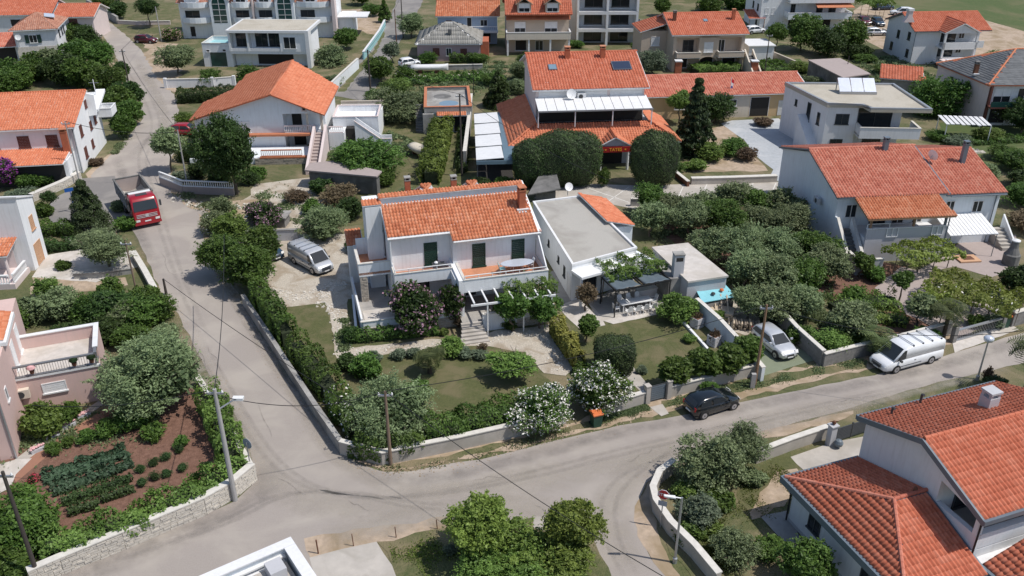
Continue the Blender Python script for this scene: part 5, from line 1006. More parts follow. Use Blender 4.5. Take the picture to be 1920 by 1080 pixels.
# white slatted pergola in its garden
q=thing('slatted_pergola','white flat slatted pergola in the garden of the grey roofed house','pergola',at(1808,262,0),R(-8))
for i in range(9):
    MB().box(-3.0+i*.62,-1.3+.12*(i%3),2.25,-2.55+i*.62,2.6,2.32).build('slat',M['frame'],q)
for x,y in ((-2.9,-1.2),(2.3,-1.2),(-2.9,2.4),(2.3,2.4)): MB().box(x,y,0,x+.1,y+.1,2.25).build('post',M['frame'],q)
# ---- concrete shed
t=frame((1580,145,2.6),(1628,140,2.6),'concrete_bunker','grey weathered concrete shed with flat two part roof in the field','shed',4.0)
p=[L(t,*c) for c in ((1580,145,2.6),(1630,138,2.6),(1575,110,2.6),(1517,113,2.6))]
MB().prism([(v.x,v.y,0) for v in p],(0,0,2.5)).build('wall',M['dconcrete'],t); c_=sum(p,Vector())/4
MB().prism([((v.x-c_.x)*1.04+c_.x,(v.y-c_.y)*1.04+c_.y,2.5) for v in p],(0,0,.15)).build('roof',M['pinkgrey'],t)
q=thing('red_lean_to','low red tiled lean to roof behind the modern house','shelter',at(1690,172,0),R(-20)); roof(q,[[(-3.4,-1,2.0),(3,-1,2.0),(2.4,3.6,3.0),(-3.4,3.6,3.0)]],'tileN',.1,pu=.4,pv=.4); MB().box(-3,-.7,0,2.6,3,1.95).build('wall',M['concrete'],q)
# ---- pale house at the left edge
t=thing('pale_edge_house','white house with tan shutters and small orange porch roof at the left edge','house',at(68,507,0),R(96))
MB().prism([(0,.05,0),(3.1,.05,0),(3.1,.05,5.9),(0,.05,7.0)],(0,5.5,0)).build('wall',M['white'],t); MB().prism([(-.1,-.05,7.03),(3.2,-.05,5.88),(3.2,-.05,6.0),(-.1,-.05,7.15)],(0,5.8,0)).build('roof_edge',M['lgrey'],t)
wbox(t,'palepink',1.0,5.6,0,6.8,10,5.0); roof(t,[[(.6,10.4,5.0),(.6,5.3,5.0),(4,5.3,6.3),(4,10.4,6.3)]],'tileO',.1)
opening(t,(0,.05),(1,0),(0,-1),.8,1.35,'t',3.3,1.3); opening(t,(0,.05),(1,0),(0,-1),1.5,2.1,'t',.05,.8)
roof(t,[[(-2.6,6.8,2.7),(-2.6,.9,2.7),(1.4,.9,3.6),(1.4,6.8,3.6)]],'tileO',.12,'whitepaint',name='porch_roof'); wbox(t,'palepink',-.25,1.4,0,-.21,4.5,2.9,name='porch_back')
for y in (1.2,4.2): MB().tube((-2.4,y,0),(-2.4,y,2.6),.14).build('column',M['palepink'],t)
wbox(t,'palepink',-3.6,.4,0,-.26,8,.5,name='terrace'); balusters(t,(-3.5,.8),(-3.5,8),.5,.85,'whitepaint'); balusters(t,(-3.4,.5),(-.6,.5),.5,.85,'whitepaint')
# ---- pink house
t=thing('pink_house','tall pink house with white eave slab and grey downpipe at the left edge','house',at(34,858,0),R(110.3))
wbox(t,'pinkw',0,0.0,0,11.5,7,5.75); MB().prism([(4.4,-.25,5.75),(8.7,-.25,5.75),(8.7,6,6.6),(4.4,6,6.6)],(0,0,.28)).build('eave_slab',M['frame'],t)
roof(t,[[(8.6,-.1,6.1),(4.6,-.1,6.1),(4.6,6,7.9),(8.6,6,7.9)]],'tileO',.1)
MB().box(0,.1,5.76,4.3,7,5.9).build('roof_edge',M['frame'],t)
opening(t,(0,0),(1,0),(0,-1),.5,1.0,'g',3.2,1.6); opening(t,(0,0),(1,0),(0,-1),1.0,2.1,'w',2.85,5.9); opening(t,(0,0),(1,0),(0,-1),1.0,2.1,'w',2.85,8.2)
opening(t,(0,0),(0,1),(-1,0),2.2,2.3,'b',.05,1.0,name='door'); MB().tube((-.07,.07,0),(-.07,.07,5.7),.06).build('downpipe',M['steel'],t)
_w=at(186,682,2.9); ax=thing('pink_terrace_wing','single storey pink wing with cream roof terrace and iron railing beside the olive tree','annex',(_w.x,_w.y,0),R(21.4))
aw_=5.7
wbox(ax,'pinkw',-aw_,0,0,0,4.4,2.75); MB().box(-aw_,.12,2.75,-.25,4.15,2.8).build('terrace_floor',M['patiolt'],ax)
MB().box(-aw_,4.16,2.75,-.25,4.4,3.75).box(-.24,1.0,2.75,0,4.4,3.75).build('parapet',M['pinkw'],ax); MB().box(-aw_,4.1,3.75,-.3,4.45,3.82).box(-.29,.9,3.75,.05,4.45,3.82).build('coping',M['frame'],ax)
MB().box(-aw_,-.08,2.75,.06,.11,2.9).build('terrace_edge',M['frame'],ax); balusters(ax,(-aw_,.02),(-.2,.02),2.9,.9,'rail',step=.16,r=.014,name='iron_railing'); balusters(ax,(-.12,.1),(-.12,1.0),2.9,.9,'rail',step=.16,r=.014,name='iron_railing')
opening(ax,(-aw_,0),(1,0),(0,-1),1.5,.8,'w',1.35,1.9)
ac=thing('air_conditioner','beige air conditioning unit low on the pink wing wall next to the house corner','air conditioner',ax.matrix_basis@Vector((-5.0,-.25,1.5)),ax.rotation_euler[2]); MB().box(-.45,-.15,0,.45,.22,.65).build('casing',M['cream'],ac); MB().tube((-.1,-.15,.32),(-.1,-.18,.32),.25,n=16).build('fan_grille',M['plastic'],ac)
for i,x in enumerate((-4.1,-1.5,-.4)):
    q=thing('flower_pot','potted flower hanging on the iron terrace railing, %s'%('left','middle','right')[i]+' of three','flower pot',ax.matrix_basis@Vector((x,-.0,3.1)),0,'flower pots on the railing'); MB().lathe([(.12,0),(.17,.28)]).build('pot',M['rust'],q); MB().lathe([(.14,.27),(.3,.42),(.24,.6),(.05,.68)],n=9).build('plant_top',M['flowerpk'] if i==0 else LEAF['dark'],q)
# ---- new house bottom right
t=thing('new_tiled_house','new grey white house with red clay tile roofs and grey gutters at the bottom right','house',at(1475,893,3.1),R(-69.9)); t.location.z=0
H_='tileN'
X1=9.6
wbox(t,'lgrey',.35,.35,0,X1-.3,5.0,2.95)
A=(-.05,-.05,3.0); Bc=(X1,-.05,3.0); ap=(4.9,2.9,4.55); rw=(4.9,5.05,4.55)
planes=[[(-.05,5.05,3.0),A,ap,rw],[A,Bc,ap],[Bc,(X1,5.05,3.0),rw,ap]]
sl=MB()
for p in planes: sl.prism(p,(0,0,-.12))
low=sl.build('roof',M['gutter'],t)
# near roof: the tiles that show largest are separate pieces
Vs=[];Qs=[];Ts=[];n=0;cnt=0
tm=None
for i,p in enumerate(planes):
    Wd,Q,tn,(U,Vv,P0,u,v,nn)=tiles_on(p,.25,.37,seed=i+50,amp=1.05)
    k=len(U); own=np.zeros(k,bool)
    if i==1: own[:]=True
    if i==0: own[:]=Vv<1.7
    idx=np.where(own)[0]; idx=idx[:max(0,300-cnt)]; own[:]=False; own[idx]=True
    if tm is None:
        w1=(Wd[:18]-np.array(P0))@np.array([u,v,nn]).T; w1[:,0]-=U[0]; w1[:,1]-=Vv[0]
        tm=npmesh('roof_tile',w1,Q[:10],M[H_])
    for j in idx:
        o=D.objects.new('roof_tile',tm); COL.objects.link(o); o.parent=low
        m4=Matrix((u,v,nn)).transposed().to_4x4(); m4.translation=P0+u*float(U[j])+v*float(Vv[j])+nn*.004; o.matrix_local=m4; cnt+=1
    keep=np.where(~own)[0]
    if len(keep):
        Wk=Wd.reshape(k,18,3)[keep].reshape(-1,3); q0=Q[:10]; Qk=(q0[None]+18*np.arange(len(keep))[:,None,None]).reshape(-1,4)
        Vs.append(Wk);Qs.append(Qk+n);Ts.append(tn.reshape(k,10)[keep].ravel());n+=len(Wk)
o=link('roof_tiles',npmesh('roof_tiles',np.concatenate(Vs)+np.array([0,0,.004]),np.concatenate(Qs),M[H_],np.concatenate(Ts)),low); o['kind']='stuff'
for rr in ([A,ap],[Bc,ap],[ap,rw]): ridge('ridge_tiles',[tuple(Vector(q)+Vector((0,0,.05))) for q in rr],M['tileR'],low,.12,.33)
MB().box(-.22,-.25,2.72,-.06,5.1,3.04).box(-.06,-.25,2.72,X1+.1,-.06,3.04).box(-.2,-.24,2.6,X1,.34,2.71).box(-.2,.345,2.6,.34,5.0,2.71).build('gutter',M['gutter'],t)
opening(t,(.35,.35),(1,0),(0,-1),1.0,1.35,'d',1.0,1.6); opening(t,(.35,.35),(1,0),(0,-1),1.1,1.6,'d',.8,5.9)
downpipe(t,.28,.28,0,2.6,'black')
MB().box(.35,.34,0,9.3,.349,.25).build('plinth',M['greyw'],t)
# upper block
yw=5.06; ye=15.0
up=MB().prism([(-.1,yw,0),(-.1,yw,5.75),(4.1,yw,7.2),(5.6,yw,6.66),(5.6,yw,4.35),(8.35,yw,4.35),(8.35,yw,0)],(0,.3,0))
up.prism([(5.6,yw,6.66),(5.6,yw,5.75),(8.35,yw,5.35),(8.35,yw,5.7)],(0,.3,0)).build('gable_wall',M['lgrey'],t)
MB().prism([(-.1,5.37,0),(-.1,5.37,5.75),(4.1,5.37,7.2),(5.6,5.37,6.66),(5.6,5.37,0)],(0,ye-5.4,0)).build('wall',M['lgrey'],t)
MB().box(5.61,5.37,0,8.35,ye-.1,3.35).build('wall',M['lgrey'],t); MB().box(5.61,5.37,3.35,8.2,ye-.2,3.42).build('balcony_floor',M['patio'],t); MB().box(8.1,5.37,3.42,8.35,ye,4.35).build('balcony_front',M['lgrey'],t); MB().box(8.05,5.3,4.35,8.4,ye,4.42).build('coping',M['frame'],t)
MB().box(8.1,5.0,4.35,8.35,5.36,5.7).build('pillar',M['lgrey'],t); opening(t,(5.62,6.0),(0,1),(1,0),2.6,1.9,'d',3.45,.3); opening(t,(5.62,6.0),(0,1),(1,0),2.0,1.9,'d',3.45,4.2)
MB().prism([(8.35,5.37,5.45),(8.35,ye,5.45),(8.35,ye,5.7),(8.35,5.37,5.7)],(-.2,0,0)).build('lintel',M['lgrey'],t)
pl=[[(-.45,ye,5.75),(-.45,4.85,5.75),(4.1,4.85,7.4),(4.1,ye,7.4)],[(8.65,4.85,5.75),(8.65,ye,5.75),(4.1,ye,7.4),(4.1,4.85,7.4)]]
ur=roof(t,pl,H_,.12,'gutter',pu=.25,pv=.37,amp=1.05,ridges=[[(4.1,4.85,7.44),(4.1,ye,7.44)]])
for s_,e_ in (((-.5,5.7),(4.1,7.36)),((8.7,5.7),(4.1,7.36))): MB().prism([(s_[0],4.72,s_[1]-.28),(s_[0],4.72,s_[1]+.06),(e_[0],4.72,e_[1]+.06),(e_[0],4.72,e_[1]-.28)],(0,.12,0)).build('barge_board',M['gutter'],t)
boxes('gutter',M['gutter'],t,(-.62,4.7,5.5,-.46,ye,5.78),(8.66,4.7,5.5,8.82,ye,5.78)); downpipe(t,8.45,5.0,0,5.5,'black')
cq=L(t,1853,757,7.0); c_=MB().box(cq.x-.36,cq.y-.36,6.2,cq.x+.36,cq.y+.36,7.55).build('chimney',M['greyw'],t)
k=MB()
for sx in (-.26,.26):
    for sy in (-.26,.26): k.box(cq.x+sx-.08,cq.y+sy-.08,7.55,cq.x+sx+.08,cq.y+sy+.08,7.82)
k.box(cq.x-.4,cq.y-.4,7.82,cq.x+.4,cq.y+.4,7.95); k.build('chimney_cap',M['greyw'],c_)
for px,py in ((1672,773),(1727,748)):
    q=L(t,px,py,6.2); MB().tube((q.x,q.y,5.9),(q.x,q.y,6.5),.07).tube((q.x,q.y,6.5),(q.x+.15,q.y,6.55),.09).build('roof_vent',M['dframe'],t)
q=L(t,1716,920,4.6); MB().lathe([(.12,0),(.1,.3),(.03,.4)],(q.x,q.y,4.5),8).build('roof_vent',M['rust'],t)
on=MB().prism([(6.0,11.3,6.78),(6.0,12.3,6.78),(7.1,12.3,6.38),(7.1,11.3,6.38)],(0,0,.16)).build('roof_window',M['gutter'],t); MB().prism([(6.1,11.4,6.92),(6.1,12.2,6.92),(7.0,12.2,6.59),(7.0,11.4,6.59)],(0,0,.02)).build('pane',M['solarbright'],on)
# small front gable roof, lower right
lowr=[[(8.95,5.25,3.0),(13.4,5.25,3.0),(13.4,8.2,4.1),(8.95,8.2,4.1)],[(13.4,11.2,3.0),(8.95,11.2,3.0),(8.95,8.2,4.1),(13.4,8.2,4.1)]]
roof(t,lowr,H_,.12,'gutter',pu=.25,pv=.37,amp=1.05,name='porch_roof',ridges=[[(8.95,8.2,4.14),(13.4,8.2,4.14)]]); MB().box(8.9,5.0,2.75,13.4,5.2,3.05).build('gutter',M['gutter'],t); MB().box(8.36,5.4,0,13,11,2.85).build('wall',M['lgrey'],t)
# ---- flat building at the bottom edge
t=frame((330,1090,5),(541,1000,5),'parapet_building','white parapet corner of a flat roofed building at the bottom edge','building',None)
Lx=L(t,541,1000,5).x
wbox(t,'lgrey',-6,-6,0,Lx-.5,-.3,3.9); MB().box(-6,-.28,0,Lx,.05,4.55).box(Lx-.33,-6,0,Lx,-.29,4.55).build('parapet',M['shadewhite'],t)
MB().box(-6,-.42,4.55,Lx+.12,.14,4.62).box(Lx-.45,-6,4.55,Lx+.12,-.43,4.62).build('coping',M['lgrey'],t); MB().box(-6,-.5,4.1,Lx-.46,-.29,4.2).build('ledge',M['frame'],t)
MB().box(Lx-6,-5.5,3.9,Lx-.5,-.6,3.95).build('roof',M['paleconc'],t); MB().box(Lx-1.6,-1.6,3.96,Lx-.8,-.7,4.5).build('roof_unit',M['greyw'],t); MB().box(Lx-3.4,-2.4,3.96,Lx-1.9,-1.2,4.02).build('roof_mat',M['rust'],t)
# ------------------------------------------------------------------ free standing walls, fences, gates
def wall_line(label,pts,h,w=.25,m='concrete',cap='kerbstone',name='garden_wall',cat='wall',group=None,stones=None,z=0,capw=.05,piers=0,pierh=.2):
    P=[at(*p) if len(p)==2 else at(p[0],p[1],0) for p in pts]; hs=[p[2] if len(p)>2 else h for p in pts]
    o=thing(name,label,cat,P[0],0,group); c0=P[0]; wb=MB(); cb=MB()
    def off(i,s):
        a=(P[i]-P[i-1]).normalized() if i>0 else (P[1]-P[0]).normalized(); b=(P[i+1]-P[i]).normalized() if i<len(P)-1 else a
        t=(a+b).normalized(); n=Vector((-t.y,t.x,0)); return n*s/max(.5,t.dot(a))
    for i in range(len(P)-1):
        for mb,ww,z0,z1 in ((wb,w/2,0,None),(cb,w/2+capw,None,.07)):
            a0=P[i]-c0+off(i,ww);a1=P[i]-c0-off(i,ww);b0=P[i+1]-c0+off(i+1,ww);b1=P[i+1]-c0-off(i+1,ww)
            ha,hb=hs[i],hs[i+1]
            if mb is wb: lo=[0,0,0,0];hi=[ha,ha,hb,hb]
            else: lo=[ha+.002,ha+.002,hb+.002,hb+.002];hi=[x+.07 for x in lo]
            k=len(mb.v); q=[a0,a1,b1,b0]
            mb.v+=[(q[j].x,q[j].y,lo[j]+z) for j in range(4)]+[(q[j].x,q[j].y,hi[j]+z) for j in range(4)]
            mb.f+=[(k,k+3,k+2,k+1),(k+4,k+5,k+6,k+7),(k,k+1,k+5,k+4),(k+1,k+2,k+6,k+5),(k+2,k+3,k+7,k+6),(k+3,k,k+4,k+7)]
    b=wb.build('wall_body',M[m],o)
    if cap: cb.build('coping',M[cap],o)
    if stones:
        for i in range(len(P)-1):
            d=(P[i+1]-P[i]).normalized(); n=Vector((d.y,-d.x,0)); 
            stoneface(b,P[i]-c0+n*w/2,P[i+1]-c0+n*w/2,0,min(hs[i],hs[i+1]),n,stones,.42,.16)
    if piers:
        for i in range(0,len(P),piers):
            q=P[i]-c0; MB().box(q.x-.22,q.y-.22,0,q.x+.22,q.y+.22,hs[i]+pierh).build('pier',M[m],o)
    return o
wall_line('long grey concrete garden wall along the left road below the tall hedge',[(458,572),(500,636),(545,706),(592,778),(640,848)],.95,.24,'concrete','concrete')
wall_line('pale garden wall with stone coping round the corner by the wooden pole',[(640,850),(718,871),(860,842),(965,818),(1060,793)],1.0,.28,'paleconc','kerbstone')
wall_line('pale garden wall between the green bin and the grey gate',[(1118,782),(1170,768),(1215,754)],.95,.28,'paleconc','kerbstone')
wall_line('pale garden wall with flat coping behind the black hatchback',[(1248,746),(1340,722),(1415,703)],.9,.28,'paleconc','kerbstone')
q=thing('garden_gate','small grey metal garden gate between two pale pillars','gate',at(1232,751,0),R(22)); MB().box(-.62,-.03,.1,.62,.03,1.35).build('gate_frame',M['dframe'],q)
for i in range(7): MB().box(-.56,-.05,.16+i*.165,.56,-.031,.29+i*.165).build('slat',M['gutter'],q)
for i,x in enumerate((-.85,.85)): MB().box(x-.17,-.2,0,x+.17,.2,1.45).box(x-.2,-.23,1.452,x+.2,.23,1.52).build('gate_pillar',M['paleconc'],q)
wall_line('high white plastered garden wall stepping down beside the large planters',[(1428,716,1.2),(1392,678,1.4),(1345,628,1.5),(1303,592,1.6)],1.5,.25,'shadewhite','kerbstone')
wall_line('thin white raised bed edge along the lawn',[(1362,700),(1322,652),(1275,600)],.22,.2,'white',None,'bed_edging','edging')
wall_line('dark block wall behind the silver hatchback',[(1452,597,1.3),(1490,640,1.3),(1540,686,1.3)],1.3,.25,'blockwall','kerbstone')
wall_line('grey block garden wall beside the white van',[(1541,687),(1620,667),(1700,648),(1780,626)],1.1,.25,'blockwall','kerbstone')
wall_line('grey garden wall at the right edge past the wide gate',[(1893,612),(1935,600),(2000,588)],1.25,.3,'blockwall','kerbstone')
wall_line('white limestone retaining wall round the vegetable garden corner',[(60,1098,1.1),(120,1072,1.1),(235,1026,1.2),(385,962,1.2),(440,930,1.2),(478,898,1.2)],1.2,.35,'stonelight','kerbstone',stones='stonelight')
wall_line('low white wall along the road under the big olive tree',[(476,896),(440,830),(405,770),(372,720)],.7,.3,'stonelight','kerbstone')
wall_line('curved white wall round the corner garden by the stop sign',[(1345,1100),(1300,1045),(1255,1000),(1228,960),(1222,935),(1235,905),(1262,885)],.95,.3,'paleconc','kerbstone')
wall_line('pale wall with flat coping leading to the sliding gate',[(1415,868),(1480,843),(1548,820)],.9,.3,'paleconc','kerbstone')
# sliding slatted gate
q=frame((1556,833,0),(1640,806,0),'sliding_gate','grey slatted sliding gate beside the new tiled house','gate')
for i in range(9): MB().box(.3,-.03,.15+i*.115,4.6,.03,.22+i*.115).build('slat',M['dframe'],q)
for x in (.25,1.7,3.15,4.6): MB().box(x-.04,-.05,.08,x+.04,.05,1.25).build('post',M['dframe'],q)
p_=MB().box(-.25,-.2,0,.2,.2,1.5).build('gate_pillar',M['greyw'],q); MB().box(-.32,-.27,1.5,.27,.27,1.58).build('pillar_cap',M['greyw'],p_)
eg=thing('garden_ornament','dark bird shaped ornament on the gate pillar','ornament',q.matrix_basis@Vector((0,0,1.58)),0); MB().lathe([(.05,0),(.14,.12),(.1,.26),(.03,.3)],n=8).prism([(-.3,0,.2),(0,.02,.12),(0,.02,.26)],(0,.04,0)).prism([(.3,0,.26),(0,.02,.12),(0,.02,.26)],(0,.04,0)).build('ornament_body',M['rust'],eg)
bl_=thing('gate_lamp','dark round lamp at the foot of the sliding gate pillar','lamp',q.matrix_basis@Vector((.2,-.5,0)),0); MB().lathe([(.1,0),(.1,.1),(.26,.25),(.3,.42),(.2,.6),(.05,.66)],n=12).build('globe',M['gutter'],bl_)
# wide railing gate on the right
q=frame((1790,640,0),(1888,613,0),'railing_gate','wide low pale railing gate across the driveway at the right','gate')
Lg=5.0
for i in range(24): pass
balusters(q,(0,0),(4.7,0),.05,1.0,'steel',step=.18,r=.018,name='gate_leaf')
for x in (-.25,4.95): MB().box(x-.18,-.18,0,x+.18,.18,1.4).build('gate_pillar',M['blockwall'],q)
# balustrades and walls near the truck
def balwall(label,pts,hb=.8,m='pinkgrey',hrail=.7):
    o=thing('balustrade_wall',label,'balustrade',at(*pts[0]),0); c0=at(*pts[0]); wb=MB()
    for a,b in zip(pts[:-1],pts[1:]):
        A=at(*a)-c0;B=at(*b)-c0;d=(B-A).normalized();n=Vector((-d.y,d.x,0))*.13
        wb.prism([A+n,A-n,B-n,B+n],(0,0,hb)); balusters(o,(A.x,A.y),(B.x,B.y),hb+.001,hrail,'whitepaint',step=.24)
    wb.build('wall_body',M[m],o); return o
balwall('white balustrade on a pinkish wall at the bend beside the red truck',[(302,345),(345,362),(440,366)])
wall_line('rubble stone wall of the garden above the side lane',[(60,378),(120,352),(150,335)],.8,.5,'stonelight','kerbstone',stones='stonelight')
wall_line('pale stone wall along the road in front of the wide olive tree',[(252,482),(272,515),(292,552)],.6,.4,'stonelight','kerbstone')
wall_line('grey garden wall with fence behind the dark bushes left',[(140,522),(190,520),(250,512)],.5,.3,'concrete','concrete')
wall_line('white garden wall tinted with blue shade climbing along the upper lane',[(608,190,1.6),(640,158,1.6),(672,128,1.6)],1.6,.25,'shadewhite','kerbstone')
wall_line('pale blue wall further up the lane beside the bins',[(682,112,1.3),(712,70,1.3),(722,50,1.3)],1.3,.25,'turq','frame')
wall_line('light grey wall in front of the flat roofed house left',[(312,165),(400,163),(440,160)],1.3,.2,'lgrey','kerbstone',piers=1)
wall_line('stone field wall at the top of the left road',[(165,12),(190,25),(222,45)],1.4,.4,'concrete','concrete')
wall_line('low pinkish wall in front of the lawn at the top left',[(222,45),(258,47),(320,46)],.7,.25,'palepink','kerbstone')
wall_line('pale kerb wall along the restaurant car park',[(1295,345,.7),(1375,343,.7),(1455,340,.7)],.7,.5,'paleconc','kerbstone')
wall_line('thin white wall strip beside the white sun roof',[(872,318),(880,250),(884,205)],2.2,.35,'concrete','kerbstone')
wall_line('grey field wall between the trees and the bunker shed',[(1405,92),(1440,105),(1510,135)],1.0,.25,'stone','stone')
wall_line('white edged wall in front of the grey bungalow',[(760,130),(820,132),(905,130)],.8,.2,'concrete','kerbstone')
wall_line('white capped olive grove wall along the car park',[(1182,386),(1330,383),(1482,378)],.8,.25,'concrete','kerbstone')
wall_line('short grey wall in the shrubs behind the silver van',[(445,455),(500,452),(560,450)],1.1,.25,'greyw','concrete')
wall_line('low wall along the left side of the centre house terrace',[(668,620),(662,560)],.4,.2,'white',None)
wall_line('dark dry stone heap wall right of the car park trees',[(1655,60),(1700,80),(1745,85)],.7,.4,'stone','stone')
wall_line('low brown wall at the foot of the row house yard',[(1265,330,.6),(1290,350,.6)],.6,.3,'rust','kerbstone')
# ------------------------------------------------------------------ poles and wires
def pole(px,py,h,label,m='polewood',r=.13,lean=(0,0),cross=True,cat='utility pole',name='utility_pole',top=None):
    p=at(px,py); o=thing(name,label,cat,p,0,'utility poles along the lanes'); t_=Vector((lean[0],lean[1],h)); MB().tube((0,0,-.1),t_,r,r*.65,10).build('shaft',M[m],o,smooth=False)
    if cross:
        c_=MB().box(t_.x-.45,t_.y-.05,h-.35,t_.x+.45,t_.y+.05,h-.25).build('crossarm',M['steel'],o); k=MB()
        for x in (-.4,0,.4): k.lathe([(.04,0),(.07,.05),(.03,.16)],(t_.x+x,t_.y,h-.25),7)
        k.build('insulators',M['frame'],c_)
    return p+t_
A1=pole(733,872,5.6,'bare wooden utility pole at the corner of the centre garden wall','polewood',.12)
pb=thing('pole_base','','') if False else None
A2=pole(1415,722,6.6,'wooden utility pole on a concrete foot left of the silver hatchback','wood',.12)
MBq=thing('pole_foot','pale concrete foot strapped to the wooden pole near the silver hatchback','post',at(1410,727)); MB().box(-.16,-.12,0,.16,.12,1.2).build('foot_block',M['poleconc'],MBq)
A3=pole(441,938,8.0,'tall grey concrete pole with street lamp at the limestone wall corner','poleconc',.165)
A4=pole(312,552,1.5,'short stump of wooden pole at the roadside below the truck','poledark',.13,cross=False)
A5=pole(243,165,5.8,'dark utility pole beside the left road near the hedge trees','poledark',.13)
A6=pole(303,78,6.2,'grey pole behind the maroon car','poleconc',.12,cross=False)
A7=pole(352,350,6.5,'slim grey pole beside the balustrade at the bend','poleconc',.1,cross=False)
A8=pole(150,345,7.2,'thin pole at the corner of the white gable house garden','poleconc',.09)
A9=pole(258,556,5.2,'thin leaning wooden pole in the bushes left of the road','polewood',.09)
A10=pole(695,172,6.2,'dark wooden pole beside the upper lane below the bungalow','poledark',.16)
A11=pole(744,88,6.6,'brown pole halfway up the lane, left of a second pole','rust',.1,cross=False)
A12=pole(756,72,7.5,'dark pole furthest up the lane','poledark',.12)
A13=pole(866,330,9.5,'dark pole between the box building and the white sun roof','poledark',.12)
A14=pole(888,178,4.8,'black lamp pole behind the box building','black',.06,cross=False)
A15=pole(1433,142,6.5,'dark pole in the green field behind the long red roof','poledark',.1)
A16=pole(1584,152,3.9,'dark pole in front of the concrete bunker shed','poledark',.08,cross=False)
A17=pole(75,1092,7.5,'dark wooden pole crossing the bottom left corner','poledark',.13)
A18=pole(1700,300,0.1,'low post','poledark',.02) if False else None
A19=pole(1213,100,4.5,'rusty pole beside the white flats','rust',.12,cross=False)
# lamp on the concrete pole
q=thing('street_lamp','grey street lamp arm mounted on the tall concrete pole','street lamp',Vector((A3.x,A3.y,6.6))); MB().tube((0,0,0),(.9,.5,.4),.05).build('arm',M['steel'],q); MB().box(.75,.35,.33,1.35,.65,.5).build('lamp_housing',M['frame'],q)
def wire(a,b,sag,label,r=.022):
    a=Vector(a);b=Vector(b); n=14; P=[a.lerp(b,i/n)-Vector((0,0,sag*4*(i/n)*(1-i/n))) for i in range(n+1)]; mb=MB(); c=P[0]
    for p,q in zip(P[:-1],P[1:]): mb.tube(p-c,q-c,r,n=4,cap=False)
    o=mb.build('overhead_cable',M['black']); o.location=c; tag(o,label,'cable','overhead cables'); return o
wire(A1,at(1420,1180,5.0),.7,'overhead cable from the corner pole across the junction to the right',.02)
wire(A1,(A3.x,A3.y,7.6),.9,'overhead cable between the corner pole and the tall concrete pole')
wire(A1,A2,.7,'overhead cable along the garden hedge between the two wooden poles')
wire(A3,at(60,760,6),.5,'overhead cable from the concrete pole to the pink house')
wire(A3,at(420,440,7.0),1.0,'overhead cable running up the left road over the asphalt',.028)
wire(A8,(A7.x,A7.y,6.3),.6,'overhead cable crossing the road behind the red truck',.03)
wire(A7,A5,.7,'overhead cable from the bend up the left road')
wire(A5,A6,.5,'overhead cable between the hedge pole and the pole by the maroon car')
wire(A10,A12,.6,'overhead cable along the upper lane')
wire(A10,A13,1.0,'overhead cable over the box building garden')
wire(A13,at(1160,345,5.5),.8,'overhead cable in front of the restaurant')
wire(A2,at(1920,620,7.0),1.2,'overhead cable above the white van')
wire(A4,at(660,760,3.0),.3,'low cable crossing the left road from the short stump',.022)
# street lamps
def lamp(px,py,h,label,kind=0,az=math.pi):
    o=thing('street_lamp',label,'street lamp',at(px,py),0,'street lamps'); MB().tube((0,0,0),(0,0,h),.075,.055,10).lathe([(.13,0),(.13,.35),(.08,.4)]).build('post',M['steel'],o)
    if kind==0:
        c,s=math.cos(az),math.sin(az); MB().tube((0,0,h-.05),(c*.5,s*.5,h+.05),.035).build('arm',M['frame'],o); MB().prism([(c*.35-s*.1,s*.35+c*.1,h-.02),(c*.35+s*.1,s*.35-c*.1,h-.02),(c*.95+s*.07,s*.95-c*.07,h+.08),(c*.95-s*.07,s*.95+c*.07,h+.08)],(0,0,.08)).build('lamp_housing',M['frame'],o)
    else: MB().lathe([(.05,0),(.32,.12),(.36,.3),(.3,.42),(.06,.5)],(0,0,h-.1),14).build('lamp_head',M['solarbright'],o,smooth=True)
lamp(1265,1055,4.6,'white post street lamp with short arm beside the stop sign')
lamp(1832,712,3.3,'street lamp with round pale head behind the new tiled house roof',1)
lamp(1450,0+60,5,'x') if False else None
# signs
q=thing('stop_sign','red octagonal stop sign seen at an angle by the curved white wall','road sign',at(1238,988),R(-20))
MB().tube((0,0,0),(0,0,2.5),.035).build('post',M['steel'],q); P8=[(.36*math.cos(math.pi/8+i*math.pi/4),-.04,2.4+.36*math.sin(math.pi/8+i*math.pi/4)) for i in range(8)]
sf=MB().prism([(a*1.0,-.03,b) for a,_,b in P8],(0,.02,0)).build('sign_border',M['frame'],q); sf2=MB().prism([((a)*.9,-.045,(b-2.4)*.9+2.4) for a,_,b in P8],(0,.012,0)).build('sign_face',M['signred'],sf); text(sf,'STOP',.26,(0,-.05,2.4),(R(90),0,0),M['frame'])
MB().box(-.25,-.035,1.6,.25,-.02,1.95).build('lower_plate',M['backsign'],q)
q=thing('round_sign_back','round traffic sign seen from its grey back at the limestone wall corner','road sign',at(472,888),R(150)); MB().tube((0,0,0),(0,0,2.4),.035).build('post',M['steel'],q); MB().tube((0,-.04,2.3),(0,-.06,2.3),.36,n=20).build('sign_plate',M['backsign'],q)
q=thing('blue_arrow_sign','blue arrow shaped direction sign on a thin post beside the dark cypress','road sign',at(141,398),R(35)); MB().tube((0,0,0),(0,0,2.6),.04).build('post',M['signblue'],q); MB().prism([(-.5,-.05,2.3),(.3,-.05,2.3),(.55,-.05,2.5),(.3,-.05,2.7),(-.5,-.05,2.7)],(0,.03,0)).build('sign_plate',M['signblue'],q)
